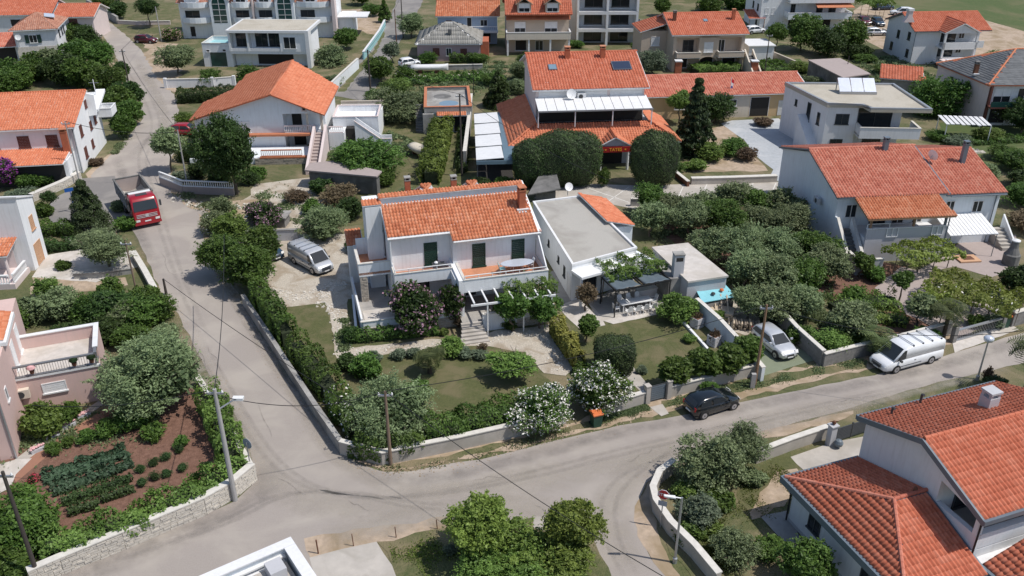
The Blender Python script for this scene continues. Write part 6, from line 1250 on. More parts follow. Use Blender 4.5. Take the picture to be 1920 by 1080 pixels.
# rusty rebar posts
for i,(x,y,h,l) in enumerate(((597,1038,1.0,'thick rusty steel post by the concrete pad, leftmost'),(663,1024,.9,'rusty steel post second from the left at the sandy verge'),(743,1008,.8,'thin rusty post standing in the grass strip'),(820,992,.7,'thin rusty post left of the bright green tree'),(575,1098,.8,'broad rusty steel stub at the bottom edge'))):
    q=thing('steel_post',l,'post',at(x,y),0,'rusty posts along the verge'); MB().tube((0,0,0),(-.03,0,h),.045 if i in(0,4) else .03,n=6).build('post_shaft',M['rust'],q)
# flagpole
q=thing('flag_pole','flagpole with drooping red, white and blue flag in front of the long low building','flag',at(1364,215)); MB().tube((0,0,0),(0,0,5.2),.04).build('mast',M['frame'],q)
for i,m_ in enumerate(('flagb','frame','flagr')): MB().prism([(.04,0,3.6+i*.45),(.3+.05*i,.1,3.45+i*.42),(.3+.05*i,.1,3.9+i*.42),(.04,0,4.05+i*.45)],(0,.02,0)).build('flag_stripe',M[m_],q)
# ------------------------------------------------------------------ vehicles
def loft(name,st,m,parent,smooth=True,bevel=0,sub=0):
    mb=MB(); n=len(st[0])
    for s in st: mb.v+=[tuple(p) for p in s]
    for i in range(len(st)-1):
        for j in range(n-1): a=i*n+j; mb.f.append((a,a+1,a+n+1,a+n))
        mb.f.append((i*n+n-1,i*n,(i+1)*n,(i+1)*n+n-1))
    mb.f.append(tuple(range(n-1,-1,-1))); mb.f.append(tuple(range((len(st)-1)*n,len(st)*n)))
    o=mb.build(name,M[m],parent,smooth=smooth)
    if sub: s_=o.modifiers.new('sub','SUBSURF'); s_.levels=sub; s_.render_levels=sub
    return o
def wheel(parent,x,y,r=.31,w=.2,side=1):
    o=MB().tube((x,y-w/2,r),(x,y+w/2,r),r,n=20).build('wheel',M['rubber'],parent); yy=y+side*(w/2+.005)
    MB().tube((x,yy-side*.03,r),(x,yy,r),r*.66,n=14).build('rim',M['rim'],o); MB().tube((x,yy,r),(x,yy+side*.01,r),r*.18,n=8).build('hub',M['plastic'],o)
def car(label,loc,rot,paint,L_=4.1,W_=1.72,H_c=1.46,kind='hatch',cat='car',name='parked_car',simple=False,bars=False):
    """x forward. body lofted from cross sections; glass lies just outside the greenhouse"""
    c=thing(name,label,cat,loc,rot,'parked cars' if cat=='car' else 'parked vans'); w=W_/2
    if kind=='hatch': S_=[(-.5,.42,.80,.62),(-.485,.30,.96,.80),(-.40,.24,1.0,.93),(-.25,.2,.98,.98),(0,.2,.95,1),(.18,.2,.93,1),(.30,.2,.90,.98),(.42,.24,.80,.90),(.485,.30,.66,.72),(.5,.40,.56,.55)]; G_=[(-.47,.97,.80),(-.40,1.33,.76),(-.28,1.45,.74),(-.05,1.47,.74),(.06,1.42,.74),(.245,.93,.84)]
    else: S_=[(-.5,.35,1.0,.93),(-.49,.25,1.05,.98),(-.3,.22,1.05,1),(0,.22,1.05,1),(.25,.22,1.05,1),(.36,.22,1.02,.97),(.46,.25,.86,.90),(.495,.32,.7,.78),(.5,.42,.6,.6)]; G_=[(-.495,1.05,.95),(-.485,1.85,.90),(-.45,1.95,.88),(0,1.97,.88),(.14,1.93,.88),(.20,1.84,.87),(.37,1.03,.88)]
    st=[]
    for x,z0,z1,ww in S_:
        X=x*L_; Y=w*ww; st.append([(X,-Y*.92,z0),(X,-Y,z0+.12),(X,-Y,(z0+z1)/2+.08),(X,-Y*.93,z1-.03),(X,-Y*.8,z1),(X,Y*.8,z1),(X,Y*.93,z1-.03),(X,Y,(z0+z1)/2+.08),(X,Y,z0+.12),(X,Y*.92,z0)])
    loft('body',st,paint,c)
    hs=H_c/1.46 if kind=='hatch' else H_c/1.97
    g=[(x*L_,z*hs if z>1.1 else z,w*ww) for x,z,ww in G_]; st=[]; belt=.90 if kind=='hatch' else 1.02
    for x,z,y in g:
        yb=w*.93; st.append([(x,-yb,min(z,belt)),(x,-y-.01,z-.06 if z>belt+.1 else z-.005),(x,-y*.86,z),(x,y*.86,z),(x,y+.01,z-.06 if z>belt+.1 else z-.005),(x,yb,min(z,belt))])
    loft('roof',st,paint,c)
    # glass
    def pane(nm,pts,off,m='glass'):
        a=[Vector(p) for p in pts]; n=(a[1]-a[0]).cross(a[2]-a[0]).normalized(); ctr=sum(a,Vector())/len(a)
        if n.dot(ctr-Vector((0,0,.6)))<0: n=-n
        a=[ctr+(p-ctr)*.92 for p in a]; MB().prism([p+n*off for p in a],n*.012).build(nm,M[m],c)
    f0=g[-1]; f1=g[-2]; r0=g[0]; r1=g[1]
    pane('windscreen',[(f0[0],-f0[2]*.98,f0[1]),(f0[0],f0[2]*.98,f0[1]),(f1[0],f1[2]*.88,f1[1]),(f1[0],-f1[2]*.88,f1[1])],.006,'glass')
    pane('rear_window',[(r0[0],-r0[2]*.95,r0[1]+(.02 if kind=='hatch' else .35)),(r0[0],r0[2]*.95,r0[1]+(.02 if kind=='hatch' else .35)),(r1[0],r1[2]*.88,r1[1]-.04),(r1[0],-r1[2]*.88,r1[1]-.04)],.03)
    zt=g[2][1]-.12; 
    for s in (-1,1):
        yb=w*.945*s; yt=(w*.76+.03)*s if kind=='hatch' else (w*.875+.03)*s
        if kind=='hatch': rows=[(-.42,-.16),(-.14,.19)]; xt=[(-.37,-.16),(-.14,.07)]
        else: rows=[(.18,.335)]; xt=[(.18,.225)]
        for (a,b),(a2,b2) in zip(rows,xt): pane('side_window',[(a*L_,yb,belt+.04),(b*L_,yb,belt+.02),(b2*L_,yt,zt),(a2*L_,yt,zt)],.012)
        MB().prism([(.2*L_ if kind=='hatch' else .29*L_,s*(w+.0),.98),(.2*L_ if kind=='hatch' else .29*L_,s*(w+.2),.99),(.2*L_ if kind=='hatch' else .29*L_,s*(w+.2),1.13),(.2*L_ if kind=='hatch' else .29*L_,s*(w+.0),1.12)],(-.12,0,0)).build('mirror',M['plastic'] if kind!='hatch' else M[paint],c)
        for x in ((-.31,.32) if kind=='hatch' else (-.29,.31)): wheel(c,x*L_,s*(w-.075),.31 if kind=='hatch' else .34,.2,s)
        for x in ((-.31,.32) if kind=='hatch' else (-.29,.31)):
            MB().tube((x*L_,s*(w-.3),.33),(x*L_,s*(w+.006),.33),.37,n=18).build('wheel_arch',M['rubber'],c)
        MB().prism([(.492*L_-.02,s*w*.5,.62),(.492*L_-.02,s*w*.82,.60),(.44*L_,s*w*.9,.78),(.45*L_,s*w*.55,.80)],(.035,0,.02)).build('headlight',M['headlight'],c)
        if kind=='hatch': MB().prism([(-.487*L_,s*w*.60,.70),(-.487*L_,s*w*.84,.70),(-.475*L_,s*w*.86,.98),(-.475*L_,s*w*.62,.98)],(-.03,0,0)).build('tail_light',M['taillight'],c)
        else: MB().box(-.5*L_-.02,s*w*.82-.05,.9,-.5*L_+.02,s*w*.82+.05,1.4).build('tail_light',M['taillight'],c)
        MB().box(-.1*L_,s*(w*1.0)-.012,.50,.25*L_,s*(w*1.0)+.012,.55).build('side_trim',M['plastic'],c)
        for x in (.0,): MB().box(x*L_,s*w*1.0-.02,.80,x*L_+.15,s*w*1.0+.01,.83).build('door_handle',M['plastic'],c)
    MB().box(.49*L_,-w*.35,.42,.505*L_,w*.35,.60).build('grille',M['plastic'],c); MB().box(.5*L_,-.25,.34,.51*L_,.25,.44).build('licence_plate',M['frame'],c); MB().box(-.51*L_,-.25,.5,-.5*L_,.25,.6).build('licence_plate',M['frame'],c)
    MB().box(-.5*L_+.1,-w*.9,.18,.5*L_-.15,w*.9,.3).build('underbody',M['rubber'],c)
    if bars:
        for x in (-.42,-.26,-.10,.06):
            b_=MB().box(x*L_-.03,-w*.86,H_c+.05,x*L_+.03,w*.86,H_c+.09).build('roof_bar',M['steel'],c)
            for s in (-1,1): MB().box(x*L_-.05,s*w*.8-.04,H_c-.12,x*L_+.05,s*w*.8+.04,H_c+.05).build('bar_foot',M['plastic'],b_)
    if kind=='van':
        for i in range(3): MB().box(.503*L_,-w*.5,.52+i*.11,.512*L_,w*.5,.57+i*.11).build('grille_bar',M['dframe'],c)
    return c
def place(front,rear):
    a=at(*front);b=at(*rear); d=a-b; return ((a+b)/2,math.atan2(d.y,d.x))
car('black three door hatchback parked on the road outside the grey gate',Vector((13.75,50.45,0)),R(26),'blackpaint',3.95,1.7,1.46)
car('silver hatchback parked on the green bay beside the wooden pole',Vector((20.1,58.4,0)),R(-69),'silver',4.15,1.7,1.45)
loc,_=place((1655,690),(1735,655)); car('white delivery van with four roof bars parked on the right road',Vector((29.4,56.35,0)),R(203),'whitecar',5.6,1.9,1.95,'van','van','parked_van',bars=True)
car('silver van with roof rack parked in the gravel yard of the centre house',Vector((-18.25,72.6,0)),R(-45),'silver',4.9,1.88,1.9,'van','van','parked_van',bars=True)
car('dark blue car half hidden under the tree left of the silver van',at(500,478),R(-45),'bluecar')
car('bright red car parked at the left side of the orange roofed house',at(352,252),R(-4),'redpaint')
car('maroon car parked at the roadside behind the left road trees',at(275,80),R(-12),'maroon')
car('dark blue grey car parked right of the white flats',at(1187,47),R(60),'bluecar')
car('dark pickup shaped car furthest up in the top right car park',at(1655,18),R(10),'bluecar',4.6)
car('white car with dark windows in the top right car park',at(1690,28),R(170),'whitecar',4.6,1.8,1.6)
car('dark car with bright headlight under the carport vines',at(1620,45),R(-90),'maroon')
car('dark green car beside the one under the carport vines',at(1645,47),R(-90),'bluecar')
car('pale silver estate car in front of the carport',at(1640,66),R(5),'silver',4.5)
car('white car partly hidden behind the white garage',at(1415,62),R(20),'whitecar')
car('white car behind the olive tree beside the bungalow',at(1483-715,124),R(30),'whitecar',3.6)
# dump truck
t=thing('dump_truck','red cab dump truck with empty grey tipper body driving down the left road','truck',at(278,396),0)
t.location=(-37.8,83.8,0); t.rotation_euler[2]=R(-57); t.scale=(1.08,1.04,1.04)
Lc=0
MB().box(-3.9,-.45,.7,2.2,.45,1.0).build('chassis',M['plastic'],t)
cab=[(1.1,.55,2.9),(1.12,.5,2.95),(2.0,.5,2.95),(2.45,.5,2.85),(2.72,.45,1.75),(2.82,.45,1.2),(2.85,.45,.55)]
st=[]
for x,z0,z1 in [(1.0,.6,2.95),(1.05,.5,3.0),(2.1,.5,3.0),(2.5,.5,2.75),(2.75,.45,1.75),(2.86,.45,1.2),(2.86,.45,.6)]:
    y=1.2; st.append([(x,-y*.97,z0),(x,-y,z0+.1),(x,-y,z1-.25 if z1>1.5 else z1-.05),(x,-y*.93,z1-.05 if z1>1.5 else z1-.01),(x,-y*.8,z1),(x,y*.8,z1),(x,y*.93,z1-.05 if z1>1.5 else z1-.01),(x,y,z1-.25 if z1>1.5 else z1-.05),(x,y,z0+.1),(x,y*.97,z0)])
cb=loft('cab',st,'redpaint',t)
MB().prism([(2.78,-1.08,1.78),(2.78,1.08,1.78),(2.54,.98,2.66),(2.54,-.98,2.66)],(.02,0,.01)).build('windscreen',M['glass'],t)
for s in (-1,1): MB().prism([(1.5,s*1.205,1.8),(2.5,s*1.205,1.8),(2.3,s*1.205,2.6),(1.5,s*1.205,2.6)],(0,s*.015,0)).build('side_window',M['glass'],t); MB().box(2.45,s*1.45-.08,1.9,2.6,s*1.45+.08,2.45).build('mirror',M['plastic'],t); MB().box(2.86,s*.9-.2,.75,2.9,s*.9+.2,.95).build('headlight',M['headlight'],t)
MB().box(1.5,-.5,3.01,2.05,.5,3.05).build('roof_hatch',M['plastic'],t)
for i in range(3): MB().box(2.865,-.95,1.12+i*.14,2.89,.95,1.17+i*.14).build('grille_bar',M['silver'],t)
MB().tube((2.87,0,1.3),(2.90,0,1.3),.16,n=16).build('badge_ring',M['silver'],t); MB().box(2.87,-.28,.68,2.89,.28,.80).build('licence_plate',M['frame'],t); MB().box(2.7,-1.22,.42,2.95,1.22,.62).build('bumper',M['redpaint'],t)
# tipper: side walls, headboard, rounded floor
ft=3.0
tip=MB().box(-4.3,-1.28,1.3,.75,-1.2,2.75).box(-4.3,1.2,1.3,.75,1.28,2.75).box(.68,-1.2,1.3,.76,1.2,3.0).box(-4.36,-1.28,1.3,-4.28,1.28,2.7).build('tipper_body',M['dconcrete'],t)
fl=MB(); n=10; prof=[(-1.19+2.38*i/n,1.3+.55*abs(-1+2*i/n)**2.2) for i in range(n+1)]
for (y0,z0),(y1,z1) in zip(prof[:-1],prof[1:]): fl.quad((-4.28,y0,z0),(.68,y0,z0),(.68,y1,z1),(-4.28,y1,z1))
fl.build('tipper_floor',M['roofgravel'],t)
MB().quad((-4.27,-1.19,1.32),(-4.27,1.19,1.32),(-4.27,1.19,2.68),(-4.27,-1.19,2.68)).build('tailgate_lining',M['pinkgrey'],t)
MB().box(-4.36,-1.34,2.75,.8,-1.18,2.85).box(-4.36,1.18,2.75,.8,1.34,2.85).box(.64,-1.17,3.0,.82,1.17,3.08).box(-4.4,-1.34,2.7,-4.25,1.34,2.8).build('tipper_rim',M['dconcrete'],t)
MB().box(.76,-1.0,2.95,1.3,1.0,3.03).build('cab_shield',M['frame'],t)
for i in range(6): boxes('rib',M['greyw'],t,(-4.1+i*.85,-1.33,1.35,-4.0+i*.85,-1.281,2.74),(-4.1+i*.85,1.281,1.35,-4.0+i*.85,1.33,2.74))
for x in (1.9,-1.9,-3.2):
    for s in (-1,1): wheel(t,x,s*1.02,.5,.32,s)
# ------------------------------------------------------------------ boats, bins, rocks, pots, misc
def boat(px,py,rot,label,Lb=5,m='frame'):
    q=thing('covered_boat',label,'boat',at(px,py),rot); st=[]
    for x,ww,z in ((-.5,.85,.9),(-.3,1,.95),(0,1,1.0),(.25,.8,1.05),(.42,.4,1.12),(.5,.05,1.2)):
        y=.95*ww; X=x*Lb; st.append([(X,-.05,.35),(X,-y*.7,.55),(X,-y,z),(X,-y*.5,z+.22),(X,0,z+.3),(X,y*.5,z+.22),(X,y,z),(X,y*.7,.55),(X,.05,.35)])
    loft('hull_cover',st,m,q); MB().box(-Lb*.3,-.5,0,-Lb*.2,.5,.6).box(Lb*.15,-.4,0,Lb*.25,.4,.6).build('cradle',M['rust'],q)
boat(806,136,R(-3),'white covered boat lying in front of the grey bungalow',6)
boat(786,292,R(-62),'cream tarpaulin covered boat on the lawn beside the vine row',3.6,'rockc')
q=thing('wheelie_bin','green wheelie bin with orange lid at the gap in the pale wall','bin',at(1117,797),R(20)); MB().prism([(-.28,-.3,0),(.28,-.3,0),(.34,-.34,1.0),(-.34,-.34,1.0)],(0,.62,0)).build('bin_body',M['greenplastic'],q); MB().box(-.37,-.4,1.0,.37,.34,1.08).prism([(-.37,-.4,1.08),(.37,-.4,1.08),(.33,.1,1.2),(-.33,.1,1.2)],(0,.02,.01)).build('lid',M['orangeplastic'],q)
for s in (-1,1): MB().tube((s*.3,.3,.1),(s*.34,.3,.1),.1,n=10).build('wheel',M['rubber'],q)
q=thing('wheelie_bin','green wheelie bin with orange lid behind the wall at the right edge','bin',at(1880,612),R(10)); MB().box(-.3,-.3,0,.3,.3,1.0).build('bin_body',M['greenplastic'],q); MB().box(-.36,-.36,1.0,.36,.34,1.12).build('lid',M['orangeplastic'],q)
for i,(x,y) in enumerate(((1306,612),(1338,646),(1368,680))):
    q=thing('planter','tall grey square planter by the white wall, %s'%('furthest back','middle one','nearest the road')[i],'planter',at(x,y),R(-50),'grey planters beside the lawn'); MB().box(-.4,-.4,0,.4,.4,.85).build('planter_box',M['greyw'],q); MB().box(-.34,-.34,.85,.34,.34,.87).build('soil',M['dirt'],q)
q=thing('wood_pile','stacked split logs between the white wall and the silver hatchback','wood pile',at(1405,615),R(-10)); r_=random.Random(3)
for i in range(34): x=-1.3+(i%12)*.22+r_.uniform(-.05,.05); z=.12+(i//12)*.2; MB().tube((x,-.5+r_.uniform(-.15,.15),z),(x+r_.uniform(-.1,.1),.4+r_.uniform(-.1,.1),z+r_.uniform(-.05,.1)),.1,.09,6).build('log',M['log'] if i%3 else M['woodpale'],q)
q=thing('board_stack','stack of pale boards with long planks leaning beside the turquoise sheet','timber',at(1352,592),R(-20)); 
for i in range(5): MB().box(-1.1+.03*i,-.8,.1+i*.12,1.0,.7-.04*i,.19+i*.12).build('board',M['woodpale'],q)
for i in range(3): MB().prism([(-.2+.5*i,-1.5,.1),(-.1+.5*i,-1.5,.1),(-.8+.5*i,1.2,1.3),(-.9+.5*i,1.2,1.3)],(0,0,.08)).build('plank',M['woodpale'],q)
r_=random.Random(11)
def rocks(name,label,pts,n,s0,s1,m,group=None):
    "loose stones nobody could count"
    mb=MB(); P=[at(*p) for p in pts]
    for i in range(n):
        k=r_.randrange(len(P)-1); p=P[k].lerp(P[k+1],r_.random())+Vector((r_.gauss(0,.35),r_.gauss(0,.35),0)); s=r_.uniform(s0,s1); m0=len(mb.v)
        for (x,y,z) in ((-1,-.8,0),(1,-.7,0),(.9,.8,0),(-.8,.9,0),(-.6,-.5,.7),(.6,-.6,.8),(.5,.5,.6),(-.5,.6,.75)): mb.v.append((p.x+s*x*r_.uniform(.6,1.2),p.y+s*y*r_.uniform(.6,1.2),s*z*r_.uniform(.6,1.1)))
        mb.f+=[(m0,m0+1,m0+5,m0+4),(m0+1,m0+2,m0+6,m0+5),(m0+2,m0+3,m0+7,m0+6),(m0+3,m0,m0+4,m0+7),(m0+4,m0+5,m0+6,m0+7)]
    o=mb.build(name,M[m]); tag(o,label,'stones',None,'stuff'); return o
rocks('loose_stones','pale broken flagstones scattered over the yard of the silver van',[(500,540),(560,560),(640,530),(600,560),(640,600),(645,660)],420,.05,.16,'stonelight')
rocks('loose_stones','pale stones along the path below the terrace of the centre house',[(660,662),(780,655),(880,642),(1000,625),(1030,640),(1050,700)],420,.04,.13,'stonelight')
rocks('loose_stones','rubble along the sandy verge of the corner wall',[(660,868),(760,886),(900,862),(1060,812),(1200,780)],500,.02,.07,'sand')
rocks('loose_stones','fine gravel washed along the edges of the left road',[(262,470),(300,548),(340,604),(385,692),(412,738),(450,800),(478,872)],700,.015,.05,'sand')
rocks('loose_stones','fine gravel along the lower edge of the right road',[(1215,905),(1255,878),(1330,842),(1430,812),(1540,784),(1640,756)],600,.015,.05,'sand')
rocks('loose_stones','fine gravel along the roadside wall of the tall hedge',[(448,575),(520,692),(588,775),(650,862)],500,.015,.05,'sand')
rocks('loose_stones','white rocks in the garden of the grey roofed house',[(1775,262),(1800,275),(1830,285)],26,.25,.6,'stonelight')
rocks('loose_stones','pale rocks in front of the grey bungalow',[(745,138),(800,145),(860,143),(925,138)],80,.15,.4,'stonelight')
rocks('loose_stones','rubble in the yard above the silver van',[(480,360),(560,380),(600,400)],220,.06,.16,'stonelight')
rocks('loose_stones','white stones edging the bend near the balustrade',[(330,372),(380,392),(480,385)],60,.08,.25,'stonelight')
for i,(x,y) in enumerate(((72,846),(100,822),(130,800),(158,782))):
    q=thing('window_box','grey trough of pink flowers on the path of the pink house, %s from the camera'%('first','second','third','furthest')[i],'planter',at(x,y),R(42),'flower troughs on the path'); MB().box(-.42,-.15,0,.42,.15,.25).build('trough',M['greyw'],q)
    mb=MB(); 
    for k in range(14): a=-.4+k*.06; mb.lathe([(.03,0),(.1,.08),(.02,.16)],(a,r_.uniform(-.1,.1),.24+r_.uniform(0,.1)),6)
    s=mb.build('flowers',M['flowerpk'],q); s['kind']='stuff'
# person walking up the left road
def person(label,loc,rot,top='shirt',low='cloth'):
    q=thing('person',label,'person',loc,rot)
    V=[(0,0,.95),(0,.01,1.15),(0,.0,1.4),(0,-.01,1.5),(0,-.02,1.62),(.09,0,.9),(.1,-.14,.5),(.1,-.05,.08),(.1,-.2,.04),(-.09,0,.9),(-.1,.12,.5),(-.1,.22,.1),(-.1,.1,.03),(.2,0,1.4),(.25,.06,1.12),(.25,-.12,.9),(.25,-.16,.82),(-.2,0,1.4),(-.25,-.05,1.12),(-.25,-.18,.92),(-.25,-.22,.84)]
    E=[(0,1),(1,2),(2,3),(3,4),(0,5),(5,6),(6,7),(7,8),(0,9),(9,10),(10,11),(11,12),(2,13),(13,14),(14,15),(15,16),(2,17),(17,18),(18,19),(19,20)]
    Rr=[.14,.13,.15,.06,.1,.09,.06,.045,.035,.09,.06,.045,.035,.06,.045,.035,.03,.06,.045,.035,.03]
    me=D.meshes.new('body'); me.from_pydata(V,E,[]); me.materials.append(M[top]); o=link('body',me,q)
    o.modifiers.new('skin','SKIN'); 
    for i,vv in enumerate(me.skin_vertices[0].data): vv.radius=(Rr[i],Rr[i])
    me.skin_vertices[0].data[0].use_root=True
    s=o.modifiers.new('sub','SUBSURF'); s.levels=1; s.render_levels=1
    MB().lathe([(.02,0),(.085,.05),(.1,.12),(.07,.2),(.01,.23)],(0,-.02,1.57),10).build('hair',M['black'],q,smooth=True)
    MB().lathe([(.17,0),(.17,.2),(.16,.3)],(0,0,.72),10).build('shorts',M[low],q)
    return q
try: person('person in dark clothes walking up the middle of the left road at the top left',at(192,50),R(160))
except Exception as ex: print('person',ex)
# ------------------------------------------------------------------ vegetation
def leaf_quads(C,Nn,size,r,asp=1.7,tint=None,curl=0):
    k=len(C); t=r.normal(size=(k,3)); a=np.cross(Nn,t); a/=np.linalg.norm(a,axis=1,keepdims=True)+1e-9; b=np.cross(Nn,a)
    s=(size*r.uniform(.55,1.35,k))[:,None]
    V=np.stack([C-a*s*.5*asp,C-b*s*.42,C+a*s*.5*asp,C+b*s*.42],1).reshape(-1,3)
    Q=np.arange(4*k).reshape(-1,4); return V,Q
def unit(v): return v/(np.linalg.norm(v,axis=1,keepdims=True)+1e-9)
CR={}
def crown_mesh(kind,shape,size=1.0,leaf=.2,n=6000,clumps=60,seed=0,rag=.28,core=.6,flower=None,ff=.0,asp=1.7,cl=.30):
    """unit-radius crown scaled to size metres: clumps of leaf faces through the volume"""
    leaf*=.74; n=int(n*1.7)
    key=(kind,shape,size,leaf,n,clumps,seed,flower)
    if key in CR: return CR[key]
    r=np.random.default_rng(seed+hash((kind,shape))%1 + len(CR)*13+5)
    if shape=='round':
        d=unit(r.normal(size=(clumps,3))); d[:,2]=np.where(d[:,2]<-.45,-d[:,2],d[:,2]); rad=r.uniform(1-rag*1.6,1.0,clumps)**.8; lump=1+.16*np.sin(d[:,0]*5+seed)*np.cos(d[:,1]*4+seed*2)
        K=d*(rad*lump)[:,None]*(1-cl*.6); kr=cl*r.uniform(.6,1.25,clumps)
        if rag>.1:
            nl=11; ld=unit(r.normal(size=(nl,3))); ld[:,2]=ld[:,2]*.75+.05; lc=ld*r.uniform(.30,.58,(nl,1)); lr=r.uniform(.36,.54,nl); li=r.integers(0,nl,clumps)
            d2=unit(d*1.0+ld[li]*.9); K=lc[li]+d2*(lr[li]*r.uniform(.55,1.05,clumps))[:,None]; kr=cl*r.uniform(.3,.8,clumps)*(.75+rag*.3)
    elif shape=='dome':
        d=unit(r.normal(size=(clumps,3))); d[:,2]=np.where(d[:,2]<-.8,-d[:,2],d[:,2]); K=d*((np.abs(d)**4.5).sum(1)**(-1/4.5))[:,None]*.92; kr=np.full(clumps,.11)
    elif shape=='cone':
        z=r.uniform(0,1,clumps)**1.15; a=r.uniform(0,2*math.pi,clumps); rr=(1-z)**.75*r.uniform(.72,1.05,clumps)
        K=np.stack([rr*np.cos(a),rr*np.sin(a),z*2-1],1); kr=cl*(.45+.6*(1-z))*r.uniform(.7,1.2,clumps)
    elif shape=='spruce':
        z=np.sort(r.uniform(0,1,clumps)); z=np.floor(z*13)/13+r.uniform(0,.03,clumps); a=r.uniform(0,2*math.pi,clumps); rr=(1-z)*r.uniform(.2,1.05,clumps)
        K=np.stack([rr*np.cos(a),rr*np.sin(a),z*2-1-.12*rr],1); kr=np.full(clumps,.11)
    elif shape=='flat':
        K=np.stack([r.uniform(-1,1,clumps),r.uniform(-1,1,clumps),r.uniform(-.2,.3,clumps)],1); kr=cl*r.uniform(.7,1.2,clumps)
    elif shape=='box':
        d=r.uniform(-1,1,(clumps,3)); m=np.abs(d).max(1,keepdims=True); K=d/m*.86; kr=np.full(clumps,cl*.8)
    idx=r.integers(0,clumps,n); dd=unit(r.normal(size=(n,3))); 
    if shape!='spruce': dd[:,2]=np.abs(dd[:,2])*.9+dd[:,2]*.1
    off=dd*(kr[idx]*r.uniform(.55,1.0,n))[:,None]
    if shape=='spruce': off[:,2]*=.35
    P=(K[idx]+off)
    if shape=='round' and rag>.1:
        free=r.random(n)<.42; k2=int(free.sum()); fi=r.integers(0,nl,k2); fd=unit(r.normal(size=(k2,3))+ld[fi]*.5); P[free]=lc[fi]+fd*(lr[fi]*np.clip(r.normal(1.0,.15,k2),.5,1.45))[:,None]
        ns=int(70+rag*160); sdr=unit(r.normal(size=(ns,3))+np.array([0,0,.45])); sb=lc[r.integers(0,nl,ns)]+sdr*.42; sl2=r.uniform(.08,.34,ns)*(.5+rag); m3=r.random(n)<.20; k3=int(m3.sum()); si=r.integers(0,ns,k3); P[m3]=sb[si]+sdr[si]*(sl2[si]*r.random(k3))[:,None]+r.normal(size=(k3,3))*.022
    P=P*size
    Nn=unit(dd*.9+r.normal(size=(n,3))*.65+np.array([0,0,.35]))
    V,Q=leaf_quads(P,Nn,leaf,r,asp)
    dr=np.linalg.norm(P,axis=1)/size
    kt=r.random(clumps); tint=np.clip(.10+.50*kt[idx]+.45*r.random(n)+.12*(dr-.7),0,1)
    mi=np.zeros(n,int); mats=[LEAF[kind]]
    if flower:
        mats.append(M[flower]); fc=r.random(clumps)<.75; mi=((r.random(n)<ff)&fc[idx]&(dr>.6)).astype(int)
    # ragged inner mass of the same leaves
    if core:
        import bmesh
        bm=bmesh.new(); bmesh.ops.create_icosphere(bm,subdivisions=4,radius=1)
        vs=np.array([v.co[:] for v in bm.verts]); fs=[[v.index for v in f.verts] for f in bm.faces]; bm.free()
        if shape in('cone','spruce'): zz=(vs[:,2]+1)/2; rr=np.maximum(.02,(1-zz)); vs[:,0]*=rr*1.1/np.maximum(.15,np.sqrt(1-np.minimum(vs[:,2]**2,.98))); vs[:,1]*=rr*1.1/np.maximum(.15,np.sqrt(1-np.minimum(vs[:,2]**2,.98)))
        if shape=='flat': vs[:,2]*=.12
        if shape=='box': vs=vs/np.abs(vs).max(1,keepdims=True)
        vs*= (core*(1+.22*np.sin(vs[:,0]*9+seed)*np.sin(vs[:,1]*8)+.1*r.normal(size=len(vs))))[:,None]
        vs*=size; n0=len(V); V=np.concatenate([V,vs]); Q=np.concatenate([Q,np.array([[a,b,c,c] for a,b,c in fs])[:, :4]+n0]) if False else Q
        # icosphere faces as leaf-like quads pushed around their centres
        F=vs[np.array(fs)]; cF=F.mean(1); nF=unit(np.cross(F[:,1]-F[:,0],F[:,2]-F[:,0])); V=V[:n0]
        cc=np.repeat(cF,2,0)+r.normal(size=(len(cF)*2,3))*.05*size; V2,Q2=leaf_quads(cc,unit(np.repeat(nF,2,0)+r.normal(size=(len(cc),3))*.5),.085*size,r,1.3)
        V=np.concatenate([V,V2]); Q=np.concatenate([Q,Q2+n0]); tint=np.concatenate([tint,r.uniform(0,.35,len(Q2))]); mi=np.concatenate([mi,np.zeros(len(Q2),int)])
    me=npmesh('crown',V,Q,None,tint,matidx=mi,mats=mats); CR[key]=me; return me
TR={}
def trunk_mesh(h,r,limbs,spread,seed,m='trunk'):
    key=(round(h,1),round(r,2),limbs,round(spread,1),seed%3,m)
    if key in TR: return TR[key]
    q=random.Random(seed); mb=MB(); p=Vector((0,0,-.1)); 
    a=p
    for i in range(3):
        b=Vector((q.uniform(-.12,.12)*(i+1),q.uniform(-.12,.12)*(i+1),h*(i+1)/3)); mb.tube(a,b,r*(1-.15*i),r*(1-.15*(i+1)),8,False); a=b
    for i in range(limbs):
        an=i*2*math.pi/limbs+q.uniform(-.4,.4); c=a+Vector((math.cos(an),math.sin(an),q.uniform(.7,1.1)))*spread*.55; e=c+Vector((math.cos(an),math.sin(an),q.uniform(.2,.9)))*spread*.4
        mb.tube(a-Vector((0,0,.1)),c,r*.5,r*.32,6,False); mb.tube(c,e,r*.32,r*.12,5,False); mb.tube(c,c+Vector((math.cos(an+.9),math.sin(an+.9),.7))*spread*.4,r*.25,r*.1,5,False)
    TR[key]=mb.mesh('trunk',M[m],True); return TR[key]
CAT={'olive':'olive tree','bush':'shrub','hedge':'hedge'}
cnt=[0]
